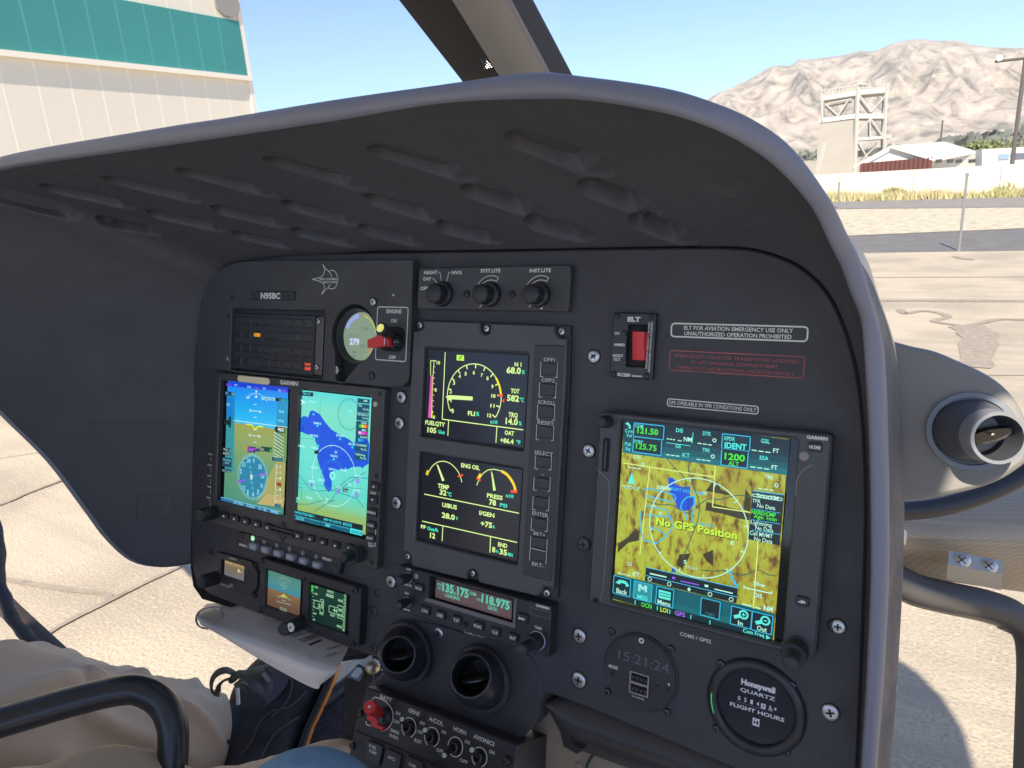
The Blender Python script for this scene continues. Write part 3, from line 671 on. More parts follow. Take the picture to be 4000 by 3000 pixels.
# right cheek of the console
CHEEK = mat('grey_cabin_paint', (.26, .24, .215), .5, bump=.15, bscale=900, var=.08, vscale=12)
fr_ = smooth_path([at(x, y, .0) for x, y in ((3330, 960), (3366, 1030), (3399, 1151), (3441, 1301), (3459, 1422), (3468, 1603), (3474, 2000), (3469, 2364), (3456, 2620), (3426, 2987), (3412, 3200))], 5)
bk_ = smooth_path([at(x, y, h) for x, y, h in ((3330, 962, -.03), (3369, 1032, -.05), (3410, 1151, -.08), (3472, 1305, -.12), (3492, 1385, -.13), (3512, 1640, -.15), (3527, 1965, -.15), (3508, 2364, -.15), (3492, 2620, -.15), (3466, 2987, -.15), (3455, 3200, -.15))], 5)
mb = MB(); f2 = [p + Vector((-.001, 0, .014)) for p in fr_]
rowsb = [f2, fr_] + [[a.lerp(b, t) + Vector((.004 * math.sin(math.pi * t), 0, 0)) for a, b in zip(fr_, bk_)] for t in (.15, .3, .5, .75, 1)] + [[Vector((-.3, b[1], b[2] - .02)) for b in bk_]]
mb.grid(rowsb, mat('cheek_sunlit_beige', (.66, .54, .40), .5, bump=.1, var=.1, vscale=12)); mb.build('side_cheek', panel, ipo, smooth=50)  # sunlight on the cheek is put into this beige
for T, x, y, r in (('T7', 530, 800, 40), ('A4', 330, 300, 36), ('A4', 272, 1190, 38)):
    px = zz(T, x, y); t = .7; c = at(*px, -.11); mb = MB(); rr = .0065
    mb.lathe(c, [(rr, -.001), (rr, .002), (rr * .7, .0035), (0.001, .0036)], STL, 16, ax=Vector((1, 0, .1))); mb.build('cheek_screw', panel, ipo)
# lower left return of the panel
mb = MB(); q = [at(*p) for p in ((746, 1900), (744, 2210), (755, 2290), (790, 2340), (900, 2372))]
mb.grid([q, [p + Vector((.012, -.006, -.10)) for p in q]], PANEL); mb.build('lower_return', panel, ipo)

# panel screws that hold the panel sheet
for T, x, y, r in (('T5', 45, 1305, 72), ('T5', 28, 1548, 70), ('T5', 1830, 928, 72), ('T6', 158, 535, 70), ('S4', 140, 728, 82), ('S5', 215, 245, 78), ('S5', 712, 785, 74),
                   ('S6', 85, 350, 52), ('S6', 52, 955, 54), ('S7', 118, 245, 65), ('S7', 115, 562, 70), ('S7', 1980, 178, 64), ('S7', 1925, 795, 74), ('T4', 1680, 507, 42), ('T4', 1660, 1145, 42), ('O', 1802, 1352, 16)):
    hh = .0102 if T == 'T4' else 0
    screw(panel, P0, ipo, T, x, y, r * (.9), hh, STL if y < 900 or T in ('S4', 'T5') else STLD, dome=.18, washer=1)
for T, x, y, r in (('S2', 1710, 752, 42), ('S2', 1682, 920, 46), ('S2', 1685, 1260, 44), ('S5', 62, 365, 44)):
    screw(panel, P0, ipo, T, x, y, r, 0, STLD, dome=.3)
# painted placards and legends on the panel face
d = Draw(P0, 'T6', .0004)
d.rr(822, 243, 2003, 414, .0011, INK, .003)
d.text('ELT FOR AVIATION EMERGENCY USE ONLY', 932, 302, 1875, 334, 36, INK, .02); d.text('UNAUTHORIZED OPERATION PROHIBITED', 935, 350, 1862, 387, 36, INK, .02)
d.rr(788, 896, 1576, 1040, .0008, INK, .002)
mb = d.mb; d2 = Draw(P0, 'T6', .0005, mb)
mb.build('white_placard_lettering', panel, ipo, smooth=0)
d = Draw(P0, 'T6', .0004)
d.rr(812, 480, 1968, 730, .0007, INKR, .002)
for t, a, b in (('EMERGENCY LOCATOR TRANSMITTER LOCATED', (852, 543), (1930, 595)), ('IN AFT BAGGAGE COMPARTMENT', (998, 598), (1745, 640)), ('OPERATING INSTRUCTIONS LOCATED ON ELT', (873, 643), (1885, 702))): d.text(t, *a, *b, 30, INKR, 0)
d.mb.build('red_placard_lettering', panel, ipo, smooth=0, label='worn dark red placard lettering below the white one')
d = Draw(P0, 'T6', .0006); d.text('GPS OPERABLE IN VFR CONDITIONS ONLY', 800, 948, 1558, 1016, 34, INK, .015)
d.mb.build('gps_placard', panel, ipo, smooth=0); d = Draw(P0, 'S5', .0006); d.text('COM2 / NAV2', 970, 785, 1205, 852, 34, INK, .02)
d.mb.build('radio_legend', panel, ipo, smooth=0); d = Draw(P0, 'S6', .0006); d.text('COM3 / GPS2', 672, 1547, 875, 1597, 24, INK, .02)
d.mb.build('navigator_legend', panel, ipo, smooth=0); d = Draw(P0, 'A6', .0006); d.text('IBF', 638, 470, 692, 476, 38, INK, .03)
d.mb.build('filter_legend', panel, ipo, smooth=0)
mb = MB()
for x0, y0, x1, y1 in ((470, 560, 690, 820), (540, 945, 740, 1190)):
    a, b = U2('A6', x0, y0), U2('A6', x1, y1); mb.prism(rrect(a[0], a[1], b[0], b[1], .001), 0, .002, PANEL, bev=.0006)
mb.build('blank_button', panel, ipo)

# vent housing hump between the panel and the centre pedestal
vh = thing('vent_housing', 'bulging dark housing that carries the two round air vents', 'housing', P0, at(1750, 2650))
vo = at(1750, 2650)
hump = [(1440, 2676), (1500, 2625), (1485, 2560), (1520, 2450), (1600, 2420), (1720, 2440), (1850, 2480), (1990, 2510), (2080, 2570), (2118, 2680), (2100, 2790), (2070, 2850), (2028, 2890)]
hp = [at(*p) for p in smooth_path([(*p, 0) for p in hump], 4) for p in [(p[0], p[1])]]
mb = MB(); q = [(p[0], p[1]) for p in hp]; mb.prism(q, -.04, .0012, PANEL, bev=.001); mb.build('shell', vh, vo, smooth=60)

# ------------------------------------------------------------------ round air vents
def vent(T, fc, fr1, ring, rr1, h0, h1, label, lit=PANEL, group='round eyeball air vents'):
    c = U2(T, *fc, h0); R = rv(T, fc[0], fc[1], fr1, h0); e = U2(T, *ring, h1); r = rv(T, *ring, rr1, h1)
    o = thing('air_vent', label, 'air vent', P0, c, group)
    mb = MB(); mb.lathe((c[0], c[1]), [(R, h0 - .001), (R, h0 + .0015), (R * .97, h0 + .003), (R * .86, h0 + .003), (R * .83, h0 + .001)], lit, 56); mb.build('flange', o, c)
    ax = Vector((e[0] - c[0], e[1] - c[1], h1 - h0)); L = ax.length; mb = MB()
    mb.lathe((c[0], c[1], h0), [(R * .83, .0), (R * .83, L * .25), (R * .77, L * .48), (r * 1.16, L * .72), (r * 1.02, L * .8), (r, L), (r * .96, L * 1.02), (r * .88, L * 1.02), (r * .86, L * .9), (r * .84, .004), (.001, .003)], BLK2, 56, ax=ax, ms={7: BLK2, 8: VOID, 9: VOID, 10: VOID} if lit is PANEL else None); mb.build('nozzle', o, c, smooth=50)
    mb = MB(); a = ax.normalized(); s = a.orthogonal().normalized(); q = c + a * L * .45; s2 = a.cross(s)
    mb.lathe(q, [(r * .8, -.0006), (r * .8, .0006), (.001, .0007)], mat('vent_flap', (.05, .05, .052), .25), 32, ax=(s * .5 + s2 + a * .35)); mb.build('flap', o, c)
    return o
vent('S5', (365, 985), 322, (280, 1010), 192, .007, .036, 'upper left round black air vent, beside the three small screws')
vent('S5', (1145, 1262), 348, (1040, 1230), 228, .007, .038, 'lower right round black air vent, just above the row of toggle switches')

# ------------------------------------------------------------------ right pod with its vent
pod_px = [(3478, 1330), (3560, 1352), (3650, 1372), (3742, 1410), (3845, 1458), (3925, 1515), (3980, 1585), (4012, 1660), (4025, 1740), (4012, 1800), (3975, 1835), (3900, 1880), (3800, 1915), (3680, 1940), (3530, 1962), (3440, 1968), (3440, 1330)]
HP = -.10; po = [at(x, y, HP) for x, y in pod_px]; porg = at(3780, 1690, HP)
pod = thing('side_pod', 'rounded grey pod sticking out from the right side of the panel', 'pod', P0, porg)
q = [(p[0], p[1]) for p in smooth_path([(p[0], p[1], 0) for p in po[:-2]], 5)] + [(p[0], p[1]) for p in po[-2:]]
q = ccw(q); mb = MB(); L0 = [q]; n = len(q); lv = [(0, -.06), (0, -.004), (.0012, -.001), (.004, .0)]
ring = [[(*p, HP + z) for p in inset(q, d_)] for d_, z in ((0, -.07), (0, -.005), (.0012, -.0018), (.0035, -.0003))]
mb.grid(ring, CHEEK, closed=True)
fc = inset(q, .0035); mb.add([(*p, HP - .0003) for p in fc], [tuple(range(n))], CHEEK); mb.build('shell', pod, porg, smooth=50)
v3 = thing('air_vent', 'round grey air vent on the rounded pod, catching the sun', 'air vent', P0, at(3794, 1684, HP), 'round eyeball air vents')
c = at(3794, 1684, HP); R = abs(at(3794, 1838, HP)[1] - at(3794, 1530, HP)[1]) / 2
mb = MB(); mb.lathe((c[0], c[1]), [(R, HP - .002), (R, HP + .002), (R * .985, HP + .004), (R * .86, HP + .004), (R * .84, HP + .002)], mat('satin_grey_ring', (.20, .22, .24), .35), 64); mb.build('flange', v3, c)
ax = Vector((.40, -.02, .90)); mb = MB(); k = R * .82
mb.lathe(c + Vector((0, 0, 0)), [(k, -.012), (k * .99, .003), (k * .95, .010), (k * .86, .017), (k * .80, .022), (k * .78, .034), (k * .76, .036), (k * .66, .036), (k * .64, .032), (k * .64, .004), (.001, .003)], mat('grey_satin_plastic', (.075, .08, .095), .35, bump=.1), 64, ax=ax, ms={4: mat('nozzle_lip', (.22, .22, .23), .35), 5: mat('nozzle_lip'), 6: mat('nozzle_lip'), 9: mat('vent_inside', (.05, .045, .04), .4)}); mb.build('nozzle', v3, c, smooth=50)
mb = MB(); mb.lathe(c + ax * .022, [(k * .6, -.0008), (k * .6, .0008), (.001, .0009)], mat('vent_flap_gloss', (.05, .045, .04), .15), 36, ax=Vector((-.35, .85, .25))); mb.build('flap', v3, c)
mb = MB(); mb.lathe(c + ax * .02 + Vector((.002, 0, 0)), [(k * .1, -.004), (k * .1, .006), (k * .05, .007)], STL, 12, ax=ax); mb.build('flap_pin', v3, c)

# ------------------------------------------------------------------ nose tub, chin window frame, bracket (right lower corner)
CARB = mat('carbon_weave', (.26, .19, .12), .38, spec=.6)
def weave(m):
    n = m.node_tree.nodes; l = m.node_tree.links; b = n['Principled BSDF']; tc = n.new('ShaderNodeTexCoord')
    ch = n.new('ShaderNodeTexChecker'); ch.inputs['Scale'].default_value = 320; ch.inputs[1].default_value = (.40, .31, .21, 1); ch.inputs[2].default_value = (.29, .225, .155, 1)
    l.new(tc.outputs['Object'], ch.inputs['Vector']); l.new(ch.outputs[0], b.inputs['Base Color'])
weave(CARB)
tubt = thing('nose_shell', 'brown carbon-weave inside of the nose, below the grey pod', 'shell', org=deep(3750, 2100, .9))
mb = MB(); rws = []
for j in range(13):
    t = j / 12; row = []
    for i in range(17):
        s = i / 16; x = 3380 + 900 * s; y0 = 1860 - 60 * s; y1 = 2215 + 170 * s - 40 * s * s
        row.append(deep(x, y0 + (y1 - y0) * t, 1.02 - .12 * math.sin(t * 2.6) + .05 * s))
    rws.append(row)
to_ = deep(3750, 2100, .9); mb.grid(rws, CARB); mb.build('carbon_skin', tubt, to_, smooth=80)
mb = MB(); mb.tube([deep(x, y, .80) for x, y in smooth_path([(3380, 2000, 0), (3600, 1990, 0), (3750, 1960, 0), (3900, 1905, 0), (4030, 1830, 0), (4200, 1700, 0)], 4) for x, y in [(x, y)]] if 0 else [deep(p[0], p[1], .80) for p in smooth_path([(3380, 2000, 0), (3600, 1990, 0), (3750, 1960, 0), (3900, 1905, 0), (4030, 1830, 0), (4200, 1700, 0)], 4)], .011, RUB, 12)
mb.build('edge_seal', tubt, to_)
FRM = mat('window_frame_grey', (.075, .07, .068), .4, bump=.1)
cf = [(3300, 2215), (3420, 2230), (3500, 2262), (3580, 2300), (3700, 2330), (3850, 2362), (3950, 2400), (4020, 2470), (4040, 2580), (4035, 2800), (4020, 3200)]
ch = thing('chin_window', 'rounded chin window frame showing the ground by the right edge', 'window', org=deep(3760, 2450, .95)); cho = deep(3760, 2450, .95)
mb = MB(); pts = [deep(p[0], p[1], .93) for p in smooth_path([(*p, 0) for p in cf], 5)]
mb.tube(pts, .020, FRM, 18); pts2 = [deep(p[0] - (8 if p[0] < 3950 else 30), p[1] + (42 if p[1] < 2420 else 5), .945) for p in smooth_path([(*p, 0) for p in cf], 5)]
mb.tube(pts2, .009, mat('inner_seal', (.35, .29, .22), .35), 10); mb.build('frame', ch, cho, smooth=70)
br = thing('metal_bracket', 'bare metal bracket with two screws above the chin window', 'bracket', org=deep(3800, 2230, .88)); bo_ = deep(3800, 2230, .88)
T4a = lambda x, y, d_: deep(*zz('A4', x, y), d_)
mb = MB(); a = [T4a(615, 378, .885), T4a(935, 440, .885), T4a(930, 520, .872), T4a(608, 460, .872)]; b2 = [T4a(598, 548, .895), T4a(922, 612, .895)]
mb.add(a + [b2[1], b2[0]] , [(0, 3, 2, 1), (3, 5, 4, 2)], mat('dull_bracket_metal', (.5, .46, .4), .5, .3, bump=.2, bscale=300)); mb.build('plate', br, bo_, smooth=0)
for x, y in ((690, 433), (848, 467)):
    mb = MB(); c = T4a(x, y, .878); axw = (CAM - c).normalized(); mb.lathe(c, [(.010, -.004), (.010, .001), (.0075, .004), (.003, .005)], STL, 16, ax=axw); s = axw.orthogonal().normalized()
    mb.tube([c + axw * .0052 - s * .006, c + axw * .0052 + s * .006], .0008, VOID, 4); mb.tube([c + axw * .0052 - s.cross(axw) * .006, c + axw * .0052 + s.cross(axw) * .006], .0008, VOID, 4); mb.build('screw', br, bo_)

# ------------------------------------------------------------------ windshield post
PB = mat('post_beige_trim', (.22, .205, .19), .6, bump=.1, var=.05); PD = mat('post_dark_trim', (.022, .021, .023), .8, spec=.2, bump=.1)
wp = thing('windshield_post', 'slanted centre windshield post, beige strip between dark sides', 'post', org=deep(2000, 300, 1.0)); wo = deep(2000, 300, 1.0)
topx = [1559 - 230, 1767 - 190, 1975 - 170, 1999 - 170, 2083 - 165]; botx = [1838, 1990, 2170, 2190, 2268]
T_ = [deep(x, -310, d_) for x, d_ in zip(topx, (.93, .84, .83, .85, .93))]
xb = [1559, 1767, 1975, 1999, 2083]
B_ = [deep(x0 + (x1 - x0) * 1.15, 365, d_) for x0, x1, d_ in zip(xb, (1806, 1963, 2150, 2168, 2249), (1.13, 1.02, 1.01, 1.03, 1.12))]
T_ = [deep(x0 - (x1 - x0) * .95, -300, d_) for x0, x1, d_ in zip(xb, (1806, 1963, 2150, 2168, 2249), (.93, .84, .83, .85, .93))]
T_, B_ = [t_ + (t_ - b_) * .7 for t_, b_ in zip(T_, B_)], [b_ + (b_ - t_) * .55 for t_, b_ in zip(T_, B_)]
bk = (ray(1900, 200)).normalized() * .05
def facepost(name, i, j, m, extra=None):
    mb = MB(); n = 10; rws = []
    for k in range(n + 1):
        t = k / n; a, b = T_[i].lerp(B_[i], t), T_[j].lerp(B_[j], t); rws.append([a + (b - a) * s + (CAM - a).normalized() * (.004 * math.sin(math.pi * s)) for s in (0, .1, .3, .5, .7, .9, 1)] + [b + bk, a + bk, a])
    mb.grid(rws, m); return mb.build(name, wp, wo, smooth=40)
facepost('left_side', 0, 1, PD); facepost('front_strip', 1, 2, PB); facepost('seam', 2, 3, mat('seam_rubber_brown', (.10, .075, .055), .5)); facepost('right_side', 3, 4, PD)
mb = MB(); q = [(780, 415), (985, 370), (1035, 435), (830, 480)]
for i in range(14):
    for j in range(7):
        s, t = (i + .5) / 14, (j + .5) / 7; x = q[0][0] + (q[1][0] - q[0][0]) * s + (q[3][0] - q[0][0]) * t; y = q[0][1] + (q[1][1] - q[0][1]) * s + (q[3][1] - q[0][1]) * t
        a = deep(*zz('T2', x, y), .98 + .06 * (1 - s)); b = deep(*zz('T2', x + 9, y), .98 + .06 * (1 - s)); c = deep(*zz('T2', x + 5, y + 6), .98 + .06 * (1 - s)); mb.add([a, b, c], [(0, 2, 1)], STL if i > 10 else STLD)
mb.build('dotted_mesh', wp, wo, smooth=0)

# ------------------------------------------------------------------ cabin around the viewpoint (roof, floor, bulkhead; shades the panel)
CAB = mat('cabin_liner', (.5, .49, .47), .7); CARPET = mat('blue_grey_carpet', (.075, .075, .105), .95, bump=1, bscale=160, var=.55, vscale=120)
cab = thing('helicopter_cabin', 'cabin roof, floor and rear wall around the seats', 'cabin', org=(0, -.6, .8))
mb = MB(); mb.prism([(-1.15, -1.7), (ROOFX, -1.7), (ROOFX, ROOFY - .42), (ROOFX - .02, ROOFY - .3), (ROOFX - .07, ROOFY - .19), (ROOFX - .14, ROOFY - .10), (ROOFX - .24, ROOFY - .03), (ROOFX - .36, ROOFY), (-1.0, ROOFY), (-1.15, ROOFY - .15)], 2.1, 2.14, CAB, holes=[rrect(RWX, -.40, .36, RWY, .03)]); mb.build('roof', cab, (0, -.6, .8), smooth=0)
mb = MB(); mb.box((-1.35, -1.72, .75), (.62, -1.6, 1.35), CAB); mb.build('rear_wall', cab, (0, -.6, .8), smooth=0)
mb = MB(); mb.box((-1.2, -1.6, .72), (.6, .42, .785), CAB); mb.build('floor', cab, (0, -.6, .8), smooth=0)
mb = MB(); mb.box((.55, -1.6, .75), (.6, .3, 1.25), CAB); mb.build('right_sill', cab, (0, -.6, .8), smooth=0)

# ================================================================== instruments
def shell(fr, org, parent, name, outer, w0, w1, m, holes=(), bev=.001, label=None, smooth=30):
    mb = MB(); mb.prism(outer, w0, w1, m, bev=bev, holes=holes); return mb.build(name, parent, org, label, smooth)
def poly2(T, pts, h, fr=P0): return [tuple(U2(T, x, y, h, fr)[:2]) for x, y in pts]
def button(parent, fr, org, T, x, y, wx, wy, h0, h1, m, text=None, tm=INK, cap=None, tw=None, name='button', r=.0012, label=None, bold=.01, dy=0):
    """raised key centred on (x, y); wx, wy full size in zoom px measured on its face"""
    c = U2(T, x, y, h1, fr); wu = abs(U2(T, x + wx / 2, y, h1, fr)[0] - U2(T, x - wx / 2, y, h1, fr)[0]); hv = 2 * rv(T, x, y, wy / 2, h1, fr)
    mb = MB(); mb.prism(rrect(c[0] - wu / 2, c[1] - hv / 2, c[0] + wu / 2, c[1] + hv / 2, min(r, hv * .3, wu * .3), 3), h0, h1, m, bev=min(.0006, hv * .15))
    o = mb.build(name, parent, org, label)
    if text:
        d = Draw(fr, T, h1 + 2e-5); lines = text.split('/') if '//' not in text else [text.replace('//', '/')]
        s0 = (fr.at(*zz(T, x + wx * .4, y), h1)[1] - fr.at(*zz(T, x - wx * .4, y), h1)[1])
        c0 = cap or wy * .3; n = len(lines)
        for k, t in enumerate(lines):
            ww = (tw or min(.42 * wx, .36 * c0 * len(t))); yy = y + c0 * .5 + (k - (n - 1) / 2) * c0 * 1.45 + dy; d.text(t, x - ww, yy, x + ww, yy, c0, tm, bold)
        d.mb.build('lettering', o, org, smooth=0)
    return o
def knob(parent, fr, org, T, b, rb, t, rt, h0, h1, m=RUB, name='knob', flute=.06, stages=None, ring=None, label=None):
    """knob with its base circle at b and its front face at t (zoom px), so its axis may lean a little"""
    B = U2(T, *b, h0, fr); Tp = U2(T, *t, h1, fr); r0, r1 = rv(T, *b, rb, h0, fr), rv(T, *t, rt, h1, fr); ax = Tp - B; L = ax.length; mb = MB()
    if ax.normalized().z < .93: ax = Vector((ax.x * .35, ax.y * .35, ax.z)); 
    if stages:
        prof = [(r0, -.001), (r0, L * stages - .0008), (r0 * .94, L * stages), (r1 * 1.02, L * stages), (r1 * 1.02, L - .001), (r1 * .85, L), (r1 * .4, L + .0006)]; ff = (0, 4)
    else: prof = [(r0, -.001), (r0 * .98, L * .5), (r1 * 1.02, L - .0012), (r1 * .9, L), (r1 * .4, L + .0006)]; ff = (0, 2)
    mb.lathe(B, prof, m, 48, ax=ax, flute=flute, fr=ff)
    if ring: mb.lathe(B, [(r0 * 1.07, -.001), (r0 * 1.07, .0012), (r0 * .99, .0014)], ring, 40, ax=ax)
    return mb.build(name, parent, org, label, smooth=32)
W_ = (200, 205, 190)

# ---------------- night-vision cover plate, upper left
h = .010
pl = [(875, 1012), (1000, 1020), (1612, 1014), (1606, 1200), (1593, 1450), (1590, 1490), (1560, 1518), (1505, 1521), (1505, 1520), (820, 1452), (775, 1448), (768, 1300), (790, 1180), (812, 1100)]
gc = at(*zz('T4', 1500, 790), h); gr = rv('T4', 1500, 790, 262, h)
outer = [tuple(at(x, y, h)[:2]) for x, y in [(1611, 1014), (1598, 1470), (1592, 1495), (1568, 1512), (1508, 1512), (1262, 1492), (1262, 1480)]]
# annunciator window edges
an = rect('T4', (455, 590), (1255, 590), (1245, 1150), (440, 1100), h)
ra = rect('T4', (450, 560), (1258, 585), (1240, 1165), (440, 1120), h)
outer = poly2('F', [(1611, 1014), (1606, 1200), (1597, 1470), (1590, 1492), (1570, 1510), (1504, 1512), (1262, 1488), (850, 1443), (775, 1436), (768, 1300), (785, 1170), (815, 1095), (865, 1048), (930, 1022), (1050, 1016)], h)
tail = U2('T4', 1395, 1130, h); tr0 = rv('T4', 1395, 1130, 75, h)
hole = []
for i in range(49):
    a = 2 * math.pi * i / 48 - math.pi / 2
    if i == 48: break
    p = (gc[0] + gr * math.cos(a), gc[1] + gr * math.sin(a)); q = (a + math.pi / 2) % (2 * math.pi)
    hole.append((q, p))
ta = math.atan2(tail[1] - gc[1], tail[0] - gc[0]); wdt = .62
cir = [(gc[0] + gr * math.cos(ta + wdt + (2 * math.pi - 2 * wdt) * i / 44), gc[1] + gr * math.sin(ta + wdt + (2 * math.pi - 2 * wdt) * i / 44)) for i in range(45)]
tl_ = [(tail[0] + tr0 * math.cos(ta - 1.45 + 2.9 * i / 14), tail[1] + tr0 * math.sin(ta - 1.45 + 2.9 * i / 14)) for i in range(15)]
hole = cir + tl_
eng = U2('T4', 1835, 828, h); er = rv('T4', 1835, 828, 118, h)
nv = thing('cover_plate', 'raised dark grey cover plate with a white winged emblem, upper left of the panel', 'cover plate', P0, at(1300, 1150, 0)); no_ = at(1300, 1150, 0)
annh = rrect(*ra, .002)
shell(P0, no_, nv, 'plate', outer, 0, h, PLATE, holes=[hole, annh], bev=.0008)
mb = MB(); mb.prism(rrect(gc[0] - gr * 1.03, tail[1] - tr0 * 1.1, gc[0] + gr * 1.03, gc[1] + gr * 1.03), -.0005, .0008, VOID); mb.build('recess', nv, no_)
d = Draw(P0, 'T4', h + .0002)
wd = .0007
for pts in ([(1150, 312), (1200, 300), (1235, 285), (1253, 255), (1255, 225), (1240, 182), (1262, 215), (1292, 245), (1310, 265), (1318, 295)], [(1150, 312), (1200, 325), (1238, 342), (1255, 370), (1252, 400), (1230, 443), (1258, 410), (1290, 378), (1305, 352)]):
    d.line([tuple(p)[:2] for p in smooth_path([(*q, 0) for q in pts], 3)], wd, INK)
d.line([tuple(p)[:2] for p in smooth_path([(1288, 243, 0), (1320, 233, 0), (1350, 250, 0), (1368, 290, 0), (1368, 335, 0), (1350, 380, 0), (1320, 396, 0), (1290, 385, 0)], 4)], wd, INK)
d.text('AERO DYNAMIX', 1210, 318, 1364, 322, 20, INK, .02); d.text('NIGHT VISION', 1246, 344, 1360, 347, 18, INK, .02)
d.mb.build('winged_emblem', nv, no_, smooth=0)
d = Draw(P0, 'T4', h + .0002)
d.rr(1712, 546, 1960, 1028, .0009, INK, .0025); d.text('ENGINE', 1790, 603, 1920, 606, 34, INK, .03); d.text('ON', 1828, 684, 1878, 686, 32, INK, .03); d.text('OFF', 1810, 1000, 1870, 1003, 32, INK, .03); d.line([(1840, 447), (1860, 448)], .0007, INK); d.line([(1850, 436), (1850, 459)], .0007, INK)
d.mb.build('engine_lettering', nv, no_, smooth=0)
# registration tag
tg = thing('registration_tag', 'small dark tag reading N95BC in white', 'tag', P0, at(1080, 1155, h)); a = U2('T4', 620, 415, h + .002); b = U2('T4', 988, 492, h + .002); to2 = at(1080, 1155, h)
shell(P0, to2, tg, 'tag_plate', rrect(a[0], a[1], b[0], b[1], .001), h - .0005, h + .002, BLK, bev=.0005)
d = Draw(P0, 'T4', h + .0021); d.text('N95BC', 703, 477, 872, 482, 52, INK, .045); d.mb.build('lettering', tg, to2, smooth=0)
screw(tg, P0, to2, 'T4', 632, 446, 11, h + .002, BLK2); screw(tg, P0, to2, 'T4', 946, 454, 13, h + .002, BLK2)
screw(nv, P0, no_, 'T4', 460, 472, 24, h, STLD)

# ---------------- annunciator (warning light) unit
an_o = at(950, 1330, 0); ann = thing('warning_light_unit', 'bank of small dark caption lights, one lit amber and one lit red', 'warning lights', P0, an_o)
fa = rect('T4', (470, 600), (1170, 632), (1160, 1145), (455, 1085), .006)
shell(P0, an_o, ann, 'face', rrect(*fa, .001), -.001, .006, BLK, bev=.0006)
R4 = [((515, 665), (1122, 695)), ((512, 780), (1118, 820)), ((507, 898), (1113, 945)), ((503, 1012), (1110, 1066))]
TXT = {(0, 3): 'SERVO', (0, 4): 'ENG/START', (0, 5): 'ENG/CHIP', (0, 6): 'ENG/P', (0, 7): 'ENG/FIRE', (1, 3): 'PITOT', (1, 4): 'MGB/TEMP', (1, 5): 'MGB/CHIP', (1, 6): 'MGB/P', (2, 2): 'DOOR', (2, 3): 'HYD2', (2, 4): 'GEN', (2, 5): 'TGB/CHIP', (2, 7): 'GOV', (3, 2): 'BATT/TEMP', (3, 3): 'LIMIT', (0, 0): 'BATT', (0, 1): 'FUEL', (0, 2): 'HYD'}
TILE = mat('smoked_caption_window', (.028, .028, .032), .3)
for r in range(4):
    for c in range(8):
        t = c / 7; x = R4[r][0][0] + (R4[r][1][0] - R4[r][0][0]) * (t ** 1.06); y = R4[r][0][1] + (R4[r][1][1] - R4[r][0][1]) * t
        lit = (r, c) in ((1, 2), (3, 7)); wx = 52 + 9 * t
        tx = {(1, 2): 'HORN', (3, 7): 'TWT/GRIP'}.get((r, c), TXT.get((r, c)))
        col = em(255, 170, 20) if (r, c) == (1, 2) else em(255, 75, 45)
        o = button(ann, P0, an_o, 'T4', x, y, wx, 68, .004, .0068, TILE, tx, col if lit else INKD, cap=30 if (r, c) == (1, 2) else (25 if lit else 21), tw=27 if lit else None, name='caption_light', bold=.05 if lit else 0, label='caption light lit amber' if (r, c) == (1, 2) else 'caption light lit red' if lit else None)
for i in range(8):
    y = 690 + 0
mb = MB()
d = Draw(P0, 'T4', .0063, mb)
for x, y in ((1068, 757), (1058, 1003)): d.arc(U2('T4', x, y, .006), .0012, 0, 359, .0004, INKD)
mb.build('fastener_ring', ann, an_o, smooth=0)
a = U2('T4', 1185, 635, .0075); b = U2('T4', 1228, 1143, .0075)
shell(P0, an_o, ann, 'side_bar', rrect(a[0], a[1], b[0], b[1], .0005), 0, .0075, mat('brushed_bar', (.13, .115, .12), .35, .7, bump=.2), bev=.0005)
for x, y, r, m in ((1205, 677, 25, STL), (1190, 1073, 26, STL), (430, 637, 18, STLD), (416, 1000, 20, STL)): screw(ann, P0, an_o, 'T4', x, y, r, .0078 if x > 1000 else h, m, dome=.5)

# ---------------- rotor tachometer
g = thing('rotor_tachometer', 'round rotor speed gauge with pale green face reading 279', 'gauge', P0, gc); go_ = Vector(gc)
fc = U2('T4', 1578, 805, .001); fr0 = rv('T4', 1578, 805, 208, .001)
mb = MB(); cc = (fc[0] * .6 + gc[0] * .4, fc[1] * .6 + gc[1] * .4)
mb.lathe(fc, [(fr0 * 1.16, -.001), (fr0 * 1.16, .006), (fr0 * 1.14, .0075), (fr0 * 1.1, .0075), (fr0 * 1.07, .006), (fr0 * 1.05, .004), (fr0 * 1.02, .003), (fr0 * 1.0, .001)], RUB, 64); mb.build('bezel', g, go_, smooth=40)
GF = mat('gauge_glass_green', (.20, .27, .20), .25, em=None, var=.2, vscale=30); GF2 = mat('gauge_lcd', em=(128, 150, 128), rough=.3)
mb = MB(); mb.prism(circ(fc, fr0 * 1.01, 64), -.001, .0022, GF2); mb.build('face', g, go_)
mb = MB(); d = Draw(P0, 'T4', h + .0001, mb); ar = math.degrees(math.atan2(fc[1] - gc[1], fc[0] - gc[0]))
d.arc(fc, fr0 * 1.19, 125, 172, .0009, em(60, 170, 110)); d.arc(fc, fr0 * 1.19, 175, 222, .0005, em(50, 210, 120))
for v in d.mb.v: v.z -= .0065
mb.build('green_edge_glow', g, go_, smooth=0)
d = Draw(P0, 'T4', .0024)
d.arc(fc, fr0 * .86, 100, 160, .0042, em(165, 180, 240)); 
for k in range(18): d.tick(fc, fr0 * .76, fr0 * .96, 100 + k * 3.5, .0003, em(90, 110, 150))
d.arc(fc, fr0 * .86, 10, 80, .0012, em(190, 200, 70)); d.arc(fc, fr0 * .86, 80, 84, .0024, em(220, 110, 60)); d.arc(fc, fr0 * .84, -75, 5, .0008, em(160, 185, 110)); d.arc(fc, fr0 * .8, -52, -40, .002, em(220, 120, 70))
